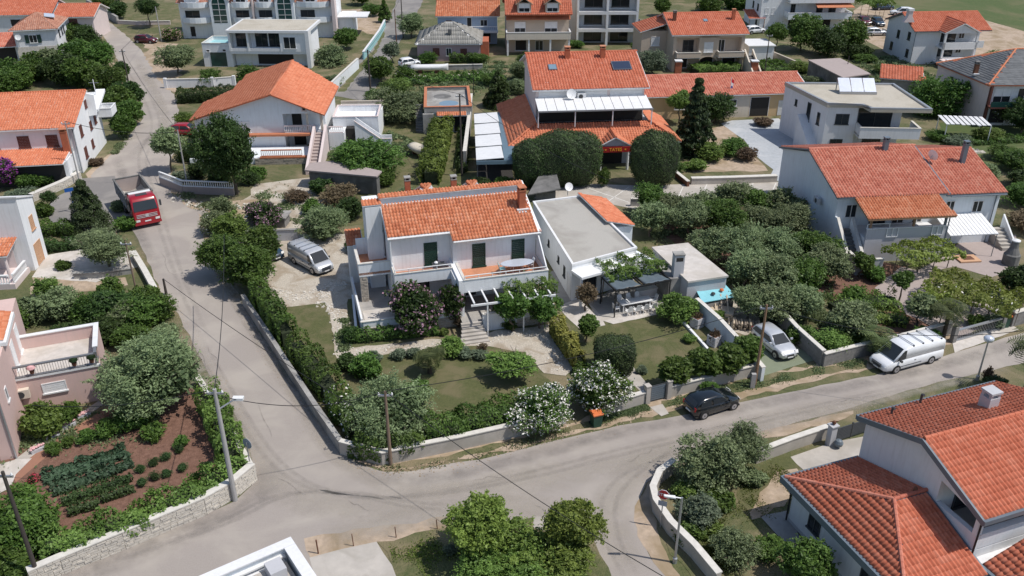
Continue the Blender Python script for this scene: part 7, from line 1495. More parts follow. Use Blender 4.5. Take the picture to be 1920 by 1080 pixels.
def tree(px,py,Rm,Hm,kind,label,name='tree',cat='tree',shape='round',group=None,zs=None,leaf=.19,n=6500,flower=None,ff=0,trunk=True,seed=None,clumps=70,asp=1.7,rag=.28,world=None,tm='trunk',size=None,ys=1.0):
    """px,py: photo point of the foot; Rm crown radius; Hm total height"""
    cnt[0]+=1; sd=seed if seed is not None else cnt[0]%3
    p=world if world is not None else at(px,py); o=thing(name,label,cat,p,0,group)
    size=size or (max(1,round(Rm)) if Rm<4.5 else 4)
    me=crown_mesh(kind,shape,size,leaf,n,clumps,sd,rag,.6 if (rag<.1 or shape!='round') else .5,flower,ff,asp)
    q=random.Random(cnt[0]); hz=(zs if zs else Rm*.8)
    c=link('crown' if trunk else 'foliage',me,o,(0,0,Hm-hz),(0,0,q.uniform(0,6.28) if shape not in('box','dome') else 0),(Rm/size,Rm*ys/size,hz/size))
    if trunk: link('trunk',trunk_mesh(max(.3,Hm-hz*1.5),.05+.035*Rm,5,Rm*.75,sd,tm),o)
    return o
def bush(px,py,Rm,Hm,kind,label,**k):
    k.setdefault('name','shrub');k.setdefault('cat','shrub'); k.setdefault('n',2600 if Rm<1.6 else 4500); k.setdefault('clumps',38); k.setdefault('leaf',.16)
    return tree(px,py,Rm,Hm,kind,label,trunk=False,zs=Hm*.56,**k)
def hedge(label,pts,w,h,kind,name='hedge',leaf=.15,dens=75,z0=0,posts=True,wob=.18,flower=None,ff=0,cat='hedge'):
    "leafy hedge along a survey line"
    leaf*=.85; dens*=1.75
    P=[at(*p) for p in pts]; o=thing(name,label,cat,P[0],0); r=np.random.default_rng(int(h*100+len(label))); Vs=[];Ts=[];Ms=[];n0=0; cm=MB()
    Cs=[];Ns=[]
    for a,b in zip(P[:-1],P[1:]):
        d=(b-a);Ln=d.length; d=np.array(d)/Ln; n=np.array([-d[1],d[0],0]); k=int((Ln*(2*h+w))*dens); s=r.uniform(-.05,1.05,k)*Ln; per=r.uniform(0,2*h+w,k)
        x=np.where(per<h,-w/2,np.where(per<h+w,per-h-w/2,w/2)); z=np.where(per<h,per,np.where(per<h+w,h,2*h+w-per))
        lump=wob*(np.sin(s*2.1+x*2)+np.sin(s*5.3+z*3)*.6+r.normal(size=k)*.35)
        ca=np.stack([x/(w/2),(z-h*.5)/(h*.5)],1); ca=ca/np.maximum(1,np.linalg.norm(ca,axis=1,keepdims=True)**.5)
        x2=ca[:,0]*(w/2)+np.sign(x)*lump*.6; z2=np.maximum(.03,h*.5+ca[:,1]*h*.5+lump)
        C=np.array(a-P[0])+d*s[:,None]+n*x2[:,None]; C[:,2]=z2+z0
        Nn=unit(n*(x/(w/2))[:,None]+np.array([0,0,1])*((z/h)**2)[:,None]+r.normal(size=(k,3))*.7); Cs.append(C);Ns.append(Nn)
        av=a-P[0];bv=b-P[0];nv=Vector(n)*(w*.33); nv=Vector(n)*(w*.28)
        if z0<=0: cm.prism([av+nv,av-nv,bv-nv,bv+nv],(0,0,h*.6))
        else:
            for q0 in (av,av.lerp(bv,.5),bv): cm.tube(q0,q0+Vector((.1,0,z0+h*.4)),.05,.035,5)
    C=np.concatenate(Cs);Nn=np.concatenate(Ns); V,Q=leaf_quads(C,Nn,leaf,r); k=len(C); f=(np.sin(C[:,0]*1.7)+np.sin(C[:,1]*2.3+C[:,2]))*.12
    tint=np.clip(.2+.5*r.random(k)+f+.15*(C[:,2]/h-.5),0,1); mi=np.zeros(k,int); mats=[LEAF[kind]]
    if flower: mats.append(M[flower]); mi=(r.random(k)<ff).astype(int)
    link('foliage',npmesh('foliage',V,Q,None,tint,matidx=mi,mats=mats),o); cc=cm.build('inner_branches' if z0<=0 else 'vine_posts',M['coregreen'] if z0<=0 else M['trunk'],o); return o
def palm(px,py,h,Rm,label,nf=22):
    o=thing('palm_tree',label,'palm',at(px,py),0,'palms'); mb=MB(); 
    for i in range(6): mb.tube((0,0,h*i/6),(0,0,h*(i+1)/6+.03),.2-.01*i,.17-.01*i,9)
    mb.build('trunk',M['trunkd'],o); r=random.Random(int(px))
    V=[];Q=[];T=[]
    for i in range(nf):
        a=i*2.4; el=r.uniform(-.3,1.1); d=Vector((math.cos(a),math.sin(a),0)); s=Vector((-d.y,d.x,0)); p=Vector((0,0,h)); pts=[]; 
        for k in range(8): pts.append(p.copy()); p=p+(d*math.cos(el)+Vector((0,0,math.sin(el))))*Rm/7; el-=.24
        for k in range(1,8):
            for sg in (-1,1):
                for m_ in (0,.5):
                    b=pts[k-1].lerp(pts[k],m_+.2); w=Rm*.34*math.sin(math.pi*(k+.5)/9)+.08; tip=b+s*sg*w+d*.12*Rm*.5-Vector((0,0,.1*w)); q=len(V)
                    V+= [tuple(b),tuple(b+d*.07),tuple(tip+d*.03),tuple(tip)]; Q.append((q,q+1,q+2,q+3)); T.append(r.random())
    link('fronds',npmesh('fronds',np.array(V),np.array(Q),LEAF['palm'],np.array(T)),o); return o
G_='olive trees of the grove right of the gravel roofed house'
ordn=['first','second','third','fourth','fifth','sixth','seventh','eighth','ninth','tenth']
# olive grove
rows=[('back row',[(1215,400,2.0),(1262,408,2.1),(1318,402,2.3),(1372,396,2.1),(1420,402,2.3),(1465,410,2.2)],3.6),
 ('second row',[(1218,435,2.0),(1290,440,2.2),(1352,438,2.6),(1418,440,2.6),(1478,448,2.6)],3.9),
 ('third row',[(1330,485,2.1),(1390,490,2.6),(1455,492,2.7),(1520,492,2.4)],4.0),
 ('fourth row',[(1395,535,2.0),(1440,545,2.4),(1500,540,2.5),(1545,522,2.2)],3.8),
 ('front row',[(1400,590,1.7),(1448,592,2.2),(1500,590,1.8)],3.4)]
for rn,lst,h in rows:
    for i,(x,y,rr) in enumerate(lst): tree(x,y+8,rr,h+.3*math.sin(x),'olive' if (i+len(rn))%4 else 'green',('%s tree from the left in the %s of the olive grove'%(ordn[i],rn)),name='olive_tree',cat='olive tree',group=G_,leaf=.15,n=7500,clumps=80,rag=.62)
T=tree;B=bush
# centre garden
B(405,438,1.7,2.6,'olive','loose yellowish olive shrub at the top end of the roadside hedge',flower='flowerw',ff=.03)
B(418,405,1.5,2.4,'olive','grey green shrub nearest the bend above the roadside hedge')
T(425,520,2.6,4.6,'green','bright green tree overhanging the left road below the bend'); T(468,548,2.9,4.8,'green','largest bright green tree of the roadside hedge, left of the silver van'); T(500,500,2.2,3.9,'green','round green tree shading the dark blue car'); T(440,460,2.0,3.4,'bright','bright green crown above the dark blue car')
hedge('tall dark clipped hedge behind the roadside wall beside the lawn',[(486,572),(518,618),(543,655)],1.5,2.5,'green')
hedge('green hedge continuing down the roadside wall past the lawn',[(556,668),(586,705),(622,752)],1.8,2.1,'green',dens=60)
hedge('lower part of the roadside hedge with white blossoms',[(630,762),(662,800),(682,830)],1.8,1.8,'green',flower='flowerw',ff=.04)
T(745,815,3.1,4.4,'olive','big grey green feathery tree in the lower left of the centre garden',name='olive_tree',leaf=.13,n=11000,clumps=110,rag=.45,size=3)
B(690,705,1.4,1.9,'green','clipped green bush at the lawn corner by the stone path'); B(652,690,.9,1.3,'dark','small dark round bush at the end of the narrow stone path')
for x,y,l in ((702,676,'left'),(750,672,'second'),(775,668,'third'),(900,672,'right')): B(x,y,.75,.8,'grey','low silvery lavender mound along the stone path, %s one'%l,n=1300,name='lavender')
palm(806,700,1.7,1.35,'small fan palm in the middle of the centre garden'); B(845,664,1.1,1.5,'bright','light green shrub right of the small palm'); B(872,668,.9,.8,'grey','flat blue grey mound right of the light green shrub',name='lavender',n=1200); B(905,663,.5,.9,'dry','small reddish shrub beside the stone path',n=800)
T(960,708,1.75,2.1,'bright','umbrella clipped bright green small tree on the right lawn',name='clipped_tree',zs=.75,n=5200)
B(660,640,.8,1.3,'dark','dark shrub at the foot of the terrace corner'); hedge('row of low plants below the terrace wall of the centre house',[(668,640),(710,636),(760,632),(820,626)],.9,.8,'green',name='plant_row',cat='shrub'); B(835,628,.5,.7,'bright','small yellow green plant left of the steps',n=700); B(955,618,.7,.8,'green','leafy plant right of the stone steps',n=1000)
T(782,622,2.3,4.5,'dark','tall bougainvillea with dull pink flowers against the left balcony',name='bougainvillea',cat='bougainvillea',flower='flowerp',ff=.34,zs=2.2,n=8000,rag=.5); T(848,612,1.1,4.0,'dark','slim climbing shrub on the pier between the two balconies',zs=1.8,flower='flowerp',ff=.12,n=3500)
B(860,612,.6,1.3,'dry','rust brown shrub left of the garden steps',n=900)
hedge('climbing vine covering the right half of the front pergola',[(945,606),(990,598),(1035,592)],2.0,.9,'green',name='climbing_vine',z0=2.5,dens=110,wob=.3,cat='climbing plant'); T(1012,616,1.6,3.6,'green','climber trunk and leaves hanging at the right end of the pergola',zs=1.6,n=4500); T(960,622,1.35,3.6,'green','climber spreading over the middle of the front pergola',zs=1.3,n=3500); T(938,612,.7,3.0,'green','thin climber on the left pergola post',zs=1.2,n=1800)
T(1015,802,2.35,3.3,'green','left of the two big white flowering oleanders at the road wall',name='oleander',cat='oleander',flower='flowerw',ff=.38,zs=1.75,n=10000,leaf=.13,clumps=110); T(1118,770,2.3,3.5,'green','right of the two big white flowering oleanders, above the green bin',name='oleander',cat='oleander',flower='flowerw',ff=.36,zs=1.8,n=10000,leaf=.13,seed=7,clumps=110)
hedge('dense green clipped hedge along the corner wall below the lawn',[(800,832),(870,818),(970,788)],1.9,1.9,'green',dens=80)
hedge('shrubby green hedge behind the wooden corner pole',[(665,848),(722,858),(790,838)],1.8,1.5,'green',dens=70,wob=.3)
hedge('yellow green bamboo hedge between the stone yard and the lawn',[(1040,628),(1062,660),(1085,694)],.9,1.7,'bamboo',name='bamboo_hedge',leaf=.17,dens=120)
None
T(1098,640,1.0,2.3,'green','slender small tree beside the patio path',n=2600); T(1098,583,.95,2.7,'dry','round clipped bronze green tree at the patio corner',name='clipped_tree',zs=1.0,n=3200,leaf=.12)
hedge('vine canopy over the back of the fabric pergola',[(1128,566),(1178,556),(1228,544)],2.8,.8,'green',name='climbing_vine',z0=2.3,dens=110,wob=.3,cat='climbing plant')
T(1266,602,1.75,2.6,'bright','bright green citrus tree between pergola and white wall',name='citrus_tree',zs=1.25,n=5000)
for x,y,l in ((1262,730,'leftmost'),(1318,716,'second from the left'),(1358,706,'third from the left'),(1398,690,'rightmost')): T(x,y,1.45,2.7,'green','leafy small tree in the row behind the road wall, '+l,zs=1.05,n=4200,group='row of small trees by the road wall')
for x,y,l in ((1306,608,'furthest'),(1338,642,'middle'),(1368,676,'nearest')): B(x,y+4,.5,1.5,'dry','orange leaved plant in the %s grey planter'%l,n=900)
B(1350,600,.6,1.0,'bright','small bright plant at the foot of the white wall',n=800)
# yard behind
T(605,448,2.7,3.6,'olive','round grey green olive tree behind the silver van',name='olive_tree',cat='olive tree',n=9000,leaf=.14,clumps=90); T(500,430,2.0,3.4,'dark','pinkish flowering tree above the yard left of the round olive',flower='flowerp',ff=.34,n=5500); B(640,385,2.3,2.4,'dry','reddish brown shrub in front of the grey slab roof'); B(605,362,1.4,1.9,'dark','dark green shrub at the foot of the pink stairs'); B(660,410,1.8,2.4,'dark','dark shrub left of the tiled stair block'); B(668,470,1.2,1.6,'dark','dark bush against the left terrace pillar')
T(684,330,4.4,4.8,'green','huge round fig tree right of the pink stairs',name='fig_tree',zs=2.7,n=13000,leaf=.24,clumps=120,size=4,seed=5)
T(445,364,3.8,9.6,'dark','tall dark green tree in front of the orange roofed house',zs=4.5,n=15000,leaf=.2,clumps=130,size=4,seed=9,rag=.4)
T(322,322,2.3,5.4,'olive','small loose tree at the bend by the red car',n=5000,rag=.5,seed=11)
hedge('dark green hedge beside the orange roofed house below the red car',[(340,300),(400,305)],2.0,2.0,'green'); B(345,338,1.2,1.4,'grey','grey spiky agave like shrub on the bend corner'); B(470,345,1.5,1.6,'dark','dark shrub under the stone terrace')
hedge('brown green hedge at the roadside above the orange roof',[(335,192),(380,190),(440,184)],2.4,1.8,'dark'); B(345,235,1.5,2.2,'bright','light green shrub at the left corner of the orange roof')
hedge('bright green vine row on the lawn behind the centre house',[(808,345),(822,290),(832,240)],2.4,2.2,'vine',name='vine_row',dens=60,wob=.35,leaf=.2)
B(690,225,2.0,2.6,'green','green shrub right of the terrace annex'); T(750,225,4.2,4.6,'olive','wide dark olive tree left of the box building',name='olive_tree',cat='olive tree',zs=2.6,n=11000,size=4,clumps=110); T(715,158,2.4,4.4,'green','green fig tree beside the upper lane',n=6000); T(735,118,1.7,3.6,'grey','grey pale small tree beside the upper lane'); B(700,190,1.6,2,'green','low shrub at the foot of the dark lane pole'); T(772,70,3,5.0,'olive','olive tree left of the grey bungalow roof',name='olive_tree',cat='olive tree',size=3,n=8000); T(722,42,1.4,4.2,'green','narrow green tree at the top of the lane',shape='cone',zs=2); T(935,200,2.2,5.0,'dark','dark conical tree behind the white sun roof',shape='cone',zs=2.5,n=6000,clumps=90); T(980,150,2.6,3.6,'olive','thin olive tree left of the restaurant roof',rag=.5); B(900,118,1.8,1.8,'green','shrub right of the grey bungalow'); B(800,118,2.0,2.0,'green','shrub in front of the grey bungalow'); hedge('vines on the fence of the grey bungalow',[(845,118),(900,118)],.8,1.5,'green')
# restaurant hedges
None; None
None
T(1298,290,3.2,9.6,'cypress','tall tiered spruce right of the restaurant',name='spruce_tree',cat='spruce',shape='spruce',zs=4.75,leaf=.25,n=15000,clumps=420,size=3,seed=3,tm='trunkd'); T(1272,232,1.8,4.6,'bright','light green tree beside the spruce'); T(1340,228,3.0,4.4,'dark','dark round tree left of the flagpole',size=3); B(1262,325,1.6,1.7,'green','shrub at the base of the egg shaped tree'); B(1132,350,.8,2.4,'green','potted plant at the restaurant entrance',n=1500); B(1330,300,2.1,2.3,'bright','bright shrub in the brown patch right of the spruce'); B(1370,290,2.2,2.3,'green','rounded shrub between brown patch and grey forecourt'); B(1400,300,1.5,1.9,'dry','brownish shrub at the edge of the grey forecourt'); B(1305,318,1.4,1.3,'bright','low light green shrub above the grey kerb wall'); B(1430,235,1.4,1.2,'dry','low planting in front of the yellow garage wall'); hedge('green garden of the beige arched house',[(1300,138),(1340,132),(1385,136)],3.0,1.2,'bright',name='vegetable_patch',cat='vegetables'); T(1222,140,2.6,4.2,'grey','grey green tree between restaurant roof and beige house',size=3); B(1290,120,1.6,1.8,'green','bush below the left balcony of the beige house')
# top right trees
for x,y,rr,h,k,l in ((1453,100,2.0,5.2,'green','slim green tree at the left of the top right thicket'),(1500,95,4.0,6.4,'green','broad green tree in front of the white awning house'),(1545,105,3.6,5.2,'dark','darkest tree in the middle of the top right thicket'),(1590,92,4.2,5.6,'green','broad green tree at the right of the top right thicket'),(1610,108,2.6,2.6,'dark','low bush below the right tree of the thicket')): T(x,y,rr,h,k,l,n=8000,leaf=.26,clumps=80)
hedge('green carport vines in the top right car park',[(1612,32),(1640,30),(1655,34)],5.0,1.0,'green',name='climbing_vine',z0=2.2,dens=22,leaf=.3,cat='climbing plant'); B(1500,135,2.2,1.8,'bright','light shrub left of the bunker shed'); B(1620,115,2.4,1.4,'green','low shrubs behind the bunker shed'); T(1758,215,4.6,6.0,'green','big round tree between modern house and grey roofed house',n=12000,leaf=.22,clumps=120,size=4,seed=31)
T(1882,232,2.4,3.6,'olive','pale flowering tree in front of the grey roofed house',flower='flowerw',ff=.05,size=2); T(1915,248,3.0,4.5,'dark','dark tree at the right edge below the green balcony'); B(1850,262,2.2,1.9,'bright','bright shrub right of the white slatted pergola'); B(1760,262,1.8,1.4,'green','shrub at the corner of the modern house'); B(1795,272,2.0,1.4,'grey','grey green shrub below the slatted pergola'); B(1905,320,3,2.8,'green','rounded bushes at the right edge beside the red roof'); B(1860,120,2,2.4,'green','bush right of the veranda house') ; B(1912,385,2.6,2.8,'green','green bush right of the large house'); B(1915,430,2.2,2,'dry','brownish bush near the right stairs'); hedge('low green crops in the far right garden',[(1800,270),(1850,268),(1935,262)],2,.5,'green',name='vegetable_patch',cat='vegetables')
for i,(x,y,rr) in enumerate(((1330,20,3),(1375,16,3),(1410,18,3),(1240,30,2))): T(x,y,rr,3.6,'green','green tree beyond the beige arched house, %s from the left'%ordn[(i+1)%4],n=4500,leaf=.3,group='trees at the top edge')
hedge('green crop field behind the white garage',[(1425,128),(1475,128)],9,.5,'green',name='vegetable_patch',cat='vegetables',dens=30,leaf=.25)
# large house garden
T(1612,520,1.1,2.4,'green','small round tree below the left stairs of the large house',n=2400); 
hedge('bright green grapevine canopy in front of the large house, upper part',[(1672,520),(1720,510),(1775,502)],3.6,.55,'vine',name='grape_vine',z0=1.7,wob=.22,dens=75,leaf=.19,cat='grapevine'); hedge('bright green grapevine canopy sweeping to the right gate',[(1735,560),(1790,575),(1850,595),(1900,612)],4.6,.55,'vine',name='grape_vine',z0=1.6,wob=.22,dens=75,leaf=.19,cat='grapevine',flower='flowerw',ff=.01); hedge('bright green vine strip left of the gate drive',[(1715,585),(1745,600),(1775,620)],2.4,.5,'vine',name='grape_vine',z0=1.5,wob=.2,dens=75,leaf=.18,cat='grapevine')
hedge('low bright bean rows right of the olive grove',[(1565,585),(1620,570),(1680,575)],3.0,.8,'bright',name='vegetable_patch',dens=45,wob=.3,cat='vegetables'); hedge('low green crop rows nearer the block wall',[(1600,605),(1660,600),(1700,610)],2.2,.7,'vine',name='vegetable_patch',dens=45,wob=.3,cat='vegetables')
T(1590,628,2.1,3.2,'olive','grey olive tree behind the bright bush and the block wall',name='olive_tree',cat='olive tree',rag=.45); B(1548,662,1.7,2.0,'bright','bright yellow green bush behind the block wall corner'); B(1500,640,1.2,1.5,'green','bush beside the block wall by the silver hatchback'); palm(1640,668,1.7,1.5,'feathery palm behind the windscreen of the white van'); palm(1768,632,2.4,1.5,'palm between the white van and the railing gate'); T(1717,615,1.3,3.0,'olive','thin small tree in the stone yard',n=2200,rag=.5); T(1685,565,1.0,2.8,'green','thin leafy tree beside the stone path',n=1600,rag=.5); B(1860,612,.9,1.1,'grey','silvery bush behind the railing gate'); B(1700,660,1.3,1.3,'dark','dark shrub behind the white van'); B(1640,660,1.0,1.2,'grey','grey shrub behind the wall near the palm'); T(1905,555,2.0,3.4,'dark','dark tree at the right edge behind the gate'); palm(1918,745,4.2,2.1,'dark palm at the right edge beside the road',30); B(1862,730,1.0,1.1,'dark','dark flower bush beside the round lamp'); B(1848,718,.4,1.6,'dry','orange brown plant behind the new house roof',n=500)
# bottom right corner garden
T(1330,905,2.4,3.4,'olive','largest olive tree in the curved wall corner garden',name='olive_tree',cat='olive tree',n=9500,leaf=.12,clumps=110,rag=.45,size=2); T(1388,872,1.7,3.2,'olive','thin grey olive tree nearest the flat coping wall',name='olive_tree',cat='olive tree',n=4500,leaf=.12,rag=.55,size=2); T(1305,985,1.4,2.1,'grey','grey green shrub right of the stop sign',n=5000,leaf=.11); T(1375,1055,1.6,2.2,'olive','olive shrub at the bottom between wall and path',n=5500,leaf=.12); T(1512,1085,1.7,2.8,'green','leafy green tree at the bottom edge beside the new house',n=5000,leaf=.18); B(1290,930,1.0,1.0,'bright','light green shrub inside the wall curve',n=2500)
T(1330,1000,.9,1.0,'bright','pale grassy clump in the corner garden',trunk=False,n=2000,name='shrub',cat='shrub')
# bottom centre
T(905,1040,1.9,4.3,'lime','bright green tree standing left in the bottom centre plot',n=9500,leaf=.16,clumps=100,zs=1.9,rag=.4,size=2); T(1072,1040,1.75,3.7,'lime','bright green tree standing right in the bottom centre plot',n=8500,leaf=.16,clumps=95,zs=1.7,rag=.4,size=2,seed=2); B(985,1050,2.1,2.2,'vine','loose yellowish bush between the two bright trees',n=6500,leaf=.13); B(900,1080,1.6,1.9,'bright','green bush at the bottom edge under the left bright tree',n=4500,leaf=.13); B(1060,1085,1.9,2.0,'vine','reddish green bush at the bottom edge under the right bright tree',n=6000,leaf=.13); B(980,1100,1.8,1.8,'bright','green bush in the middle of the bottom edge',n=4500,leaf=.13); B(845,1035,.5,.5,'grey','small grey weed clump on the grass plot',n=700)
# left lower garden
T(310,760,4.2,5.6,'olive','very large spreading grey olive tree beside the pink wing',name='olive_tree',cat='olive tree',zs=2.9,n=22000,leaf=.15,clumps=190,size=4,rag=.5,seed=41,asp=2.0)
B(85,815,1.4,2.4,'bright','yellow green lemon tree in front of the pink wing',n=4500,name='lemon_tree'); B(130,792,1.0,1.6,'green','small green bush right of the lemon tree',n=2600); hedge('green hedge inside the limestone wall at the road corner',[(90,1050),(200,1020),(310,975),(400,930),(440,890)],1.9,1.55,'bright',dens=85,wob=.22); hedge('tall bright green hedge along the road below the large olive tree',[(440,880),(420,820),(395,765)],1.6,2.0,'bright',dens=80,wob=.25)
T(40,1010,2.6,2.9,'green','big leafy fig bush in the bottom left corner',trunk=False,n=9000,leaf=.24,name='fig_bush',cat='shrub',clumps=90,size=3); B(20,1075,1.4,1.4,'green','leafy bush at the very bottom left',n=3500); B(62,905,.45,.6,'dark','small shrub with bright red flowers',flower='flowerr',ff=.6,n=900)
for x,y,rr,l in ((205,815,.9,'below the pink wing corner'),(240,800,1.1,'behind the vegetable rows'),(165,828,.7,'beside the terracotta path'),(100,850,.6,'at the path bend'),(290,820,.9,'under the large olive'),(340,835,.6,'right of the vegetable rows'),(130,835,.5,'between path and crops'),(265,795,1.0,'against the shadow of the olive')): B(x,y,rr,rr*1.3,'green','small green garden bush '+l,n=1800)
# vegetable rows
def veg(label,pts,w,h,kind='grey',lf=.12,dn=120): hedge(label,pts,w,h,kind,name='vegetable_row',leaf=lf,dens=dn,wob=.1,cat='vegetables')
LEAF['veg']=leafmat('vegetable_leaf',(.03,.06,.03),(.10,.16,.09)); LEAF['potato']=leafmat('crop_leaf',(.03,.065,.018),(.09,.15,.05))
veg('broad cabbage patch, the bluish rows nearest the pink house',[(85,900),(150,880),(235,850)],1.4,.35,'veg',.22,70); veg('second cabbage row below the first',[(100,925),(170,900),(245,872)],.9,.35,'veg',.2,80)
veg('long dark crop row in the middle of the red soil',[(120,945),(180,925),(245,900)],.7,.5,'potato'); veg('front crop row left part nearest the limestone hedge',[(130,965),(185,948)],.7,.5,'potato'); veg('front crop row right part',[(192,940),(250,920)],.65,.5,'potato')
for i,(x,y) in enumerate(((265,885),(289,873),(312,862),(337,848),(267,910),(291,900),(313,893),(343,882))): B(x,y,.42,.62,'potato','bushy crop plant in the red soil, %s of the right hand clumps'%ordn[i],n=900,leaf=.1,name='crop_plant',cat='vegetables',group='crop plants in two short rows')
# left middle thicket
for x,y,rr,h,k,l in ((60,600,1.8,2.6,'olive','grey green bush at the left of the roadside thicket'),(115,595,2.1,2.8,'olive','grey bush second from the left in the thicket'),(165,600,1.9,2.5,'green','green bush in the middle of the thicket'),(215,600,2.2,2.9,'dark','dark bush right of the middle of the thicket'),(265,610,2.3,2.8,'green','green bush at the roadside end of the thicket'),(300,600,1.6,2.4,'green','bush touching the road edge above the large olive'),(130,640,1.6,1.8,'dark','low dark bush behind the pink terrace'),(200,640,1.9,2.0,'dark','low bush right behind the pink terrace corner'),(90,560,1.5,2.2,'bright','light green bush by the balustrade'),(210,560,1.4,2.0,'green','upper bush by the low fence'),(275,575,1.3,2.0,'green','upper bush at the roadside above the thicket')): B(x,y,rr,h,k,l)
T(205,500,2.9,3.9,'olive','wide olive tree beside the road below the dark cypress',name='olive_tree',cat='olive tree',n=11000,leaf=.14,clumps=110,size=3,zs=1.9,rag=.5); T(172,432,2.0,5.2,'cypress','dark conical cypress beside the blue arrow sign',name='cypress_tree',cat='cypress',shape='cone',zs=2.6,leaf=.12,n=13000,clumps=130,size=2,tm='trunkd'); T(100,398,.95,2.5,'dark','small round topiary tree left of the blue arrow sign',name='topiary_tree',zs=.8,n=2500,leaf=.1)
hedge('green shrub bed below the little topiary tree',[(75,440),(110,438),(150,440)],1.8,1.2,'green'); B(85,405,1.0,1.5,'green','bush between pale house and topiary'); hedge('dark bushes against the low wall left of the cypress',[(80,470),(120,468),(165,462)],1.4,.9,'dark')
T(15,352,2.3,3.6,'dark','vivid purple bougainvillea at the left edge below the white house',name='bougainvillea',cat='bougainvillea',flower='flowerm',ff=.7,n=7000,trunk=False,size=2,zs=1.7); B(60,350,1.8,1.8,'green','green shrub right of the purple bougainvillea'); B(110,335,1.9,1.6,'grey','low grey shrubs above the rubble wall'); B(40,375,1.7,1.4,'grey','grey shrubs at the left edge under the bougainvillea'); B(88,345,1.2,1.5,'dark','dark shrub in front of the orange porch roof')
# upper left woods
k_=0
for x,y,rr,h in ((150,72,2.4,4),(120,95,2.6,4.4),(168,95,2.8,4.6),(150,125,3.0,5),(190,130,2.8,4.6),(70,150,3.2,4.6),(120,158,3.4,5),(165,165,3.4,5),(30,165,3.4,4.8),(205,175,3.0,4.6),(245,195,2.2,3.6),(228,215,2.4,4.0),(248,235,2.0,3.6),(238,258,1.8,3.2),(232,150,1.6,3),(5,180,3,4.5)):
    T(x,y,rr,h,('green','green','dark','green')[k_%4],'leafy tree of the roadside wood at upper left, %s'%('%s from the top left villa side'%(ordn[k_] if k_<10 else ('eleventh','twelfth','thirteenth','fourteenth','fifteenth','sixteenth')[k_-10])),n=7000,leaf=.26,clumps=80,group='trees of the upper left wood'); k_+=1
T(100,128,2.4,3.6,'olive','small olive tree in front of the top left villa',name='olive_tree',cat='olive tree'); B(60,130,1.8,1.6,'dark','dark bushes beside the top left villa')
T(282,52,2.6,6.0,'dark','dark tree behind the lawn at the top left',size=3); T(335,140,3.4,5.0,'olive','large olive tree above the maroon car yard',name='olive_tree',cat='olive tree',n=8000,zs=2.4,leaf=.2,size=3); B(322,75,2.4,2.6,'green','shrub with pink oleander flowers beside the arched block',flower='flowerpk',ff=.35); T(225,35,2.2,3.5,'dark','dark bush hanging over the stone field wall'); T(200,20,2.5,3.5,'green','green bush behind the stone field wall'); T(470,150,3.2,2.9,'green','loose green tree in front of the flat roofed house',size=3); T(620,120,3.4,3.6,'olive','rounded tree right of the flat roofed house',size=3); T(650,92,2.4,4,'green','green tree behind the rounded tree'); B(700,30,2.6,3.0,'green','bush at the top lane corner'); T(680,10,3,4.5,'green','green tree left at the top of the lane',size=3); B(900,62,2.2,2.4,'green','shrub between blue house and bungalow')
for i,(x,y) in enumerate(((180,-6),(240,-4),(640,-8),(700,-8),(1240,-5),(1300,-6),(1350,-6),(1400,-5),(1430,0),(1630,-10),(1700,-12))): T(x,y,4,5.5,'green','tree at the very top edge of the view, %s'%('%s from the left'%(ordn[i] if i<10 else 'eleventh')),n=5000,leaf=.3,group='trees at the top edge',size=4)
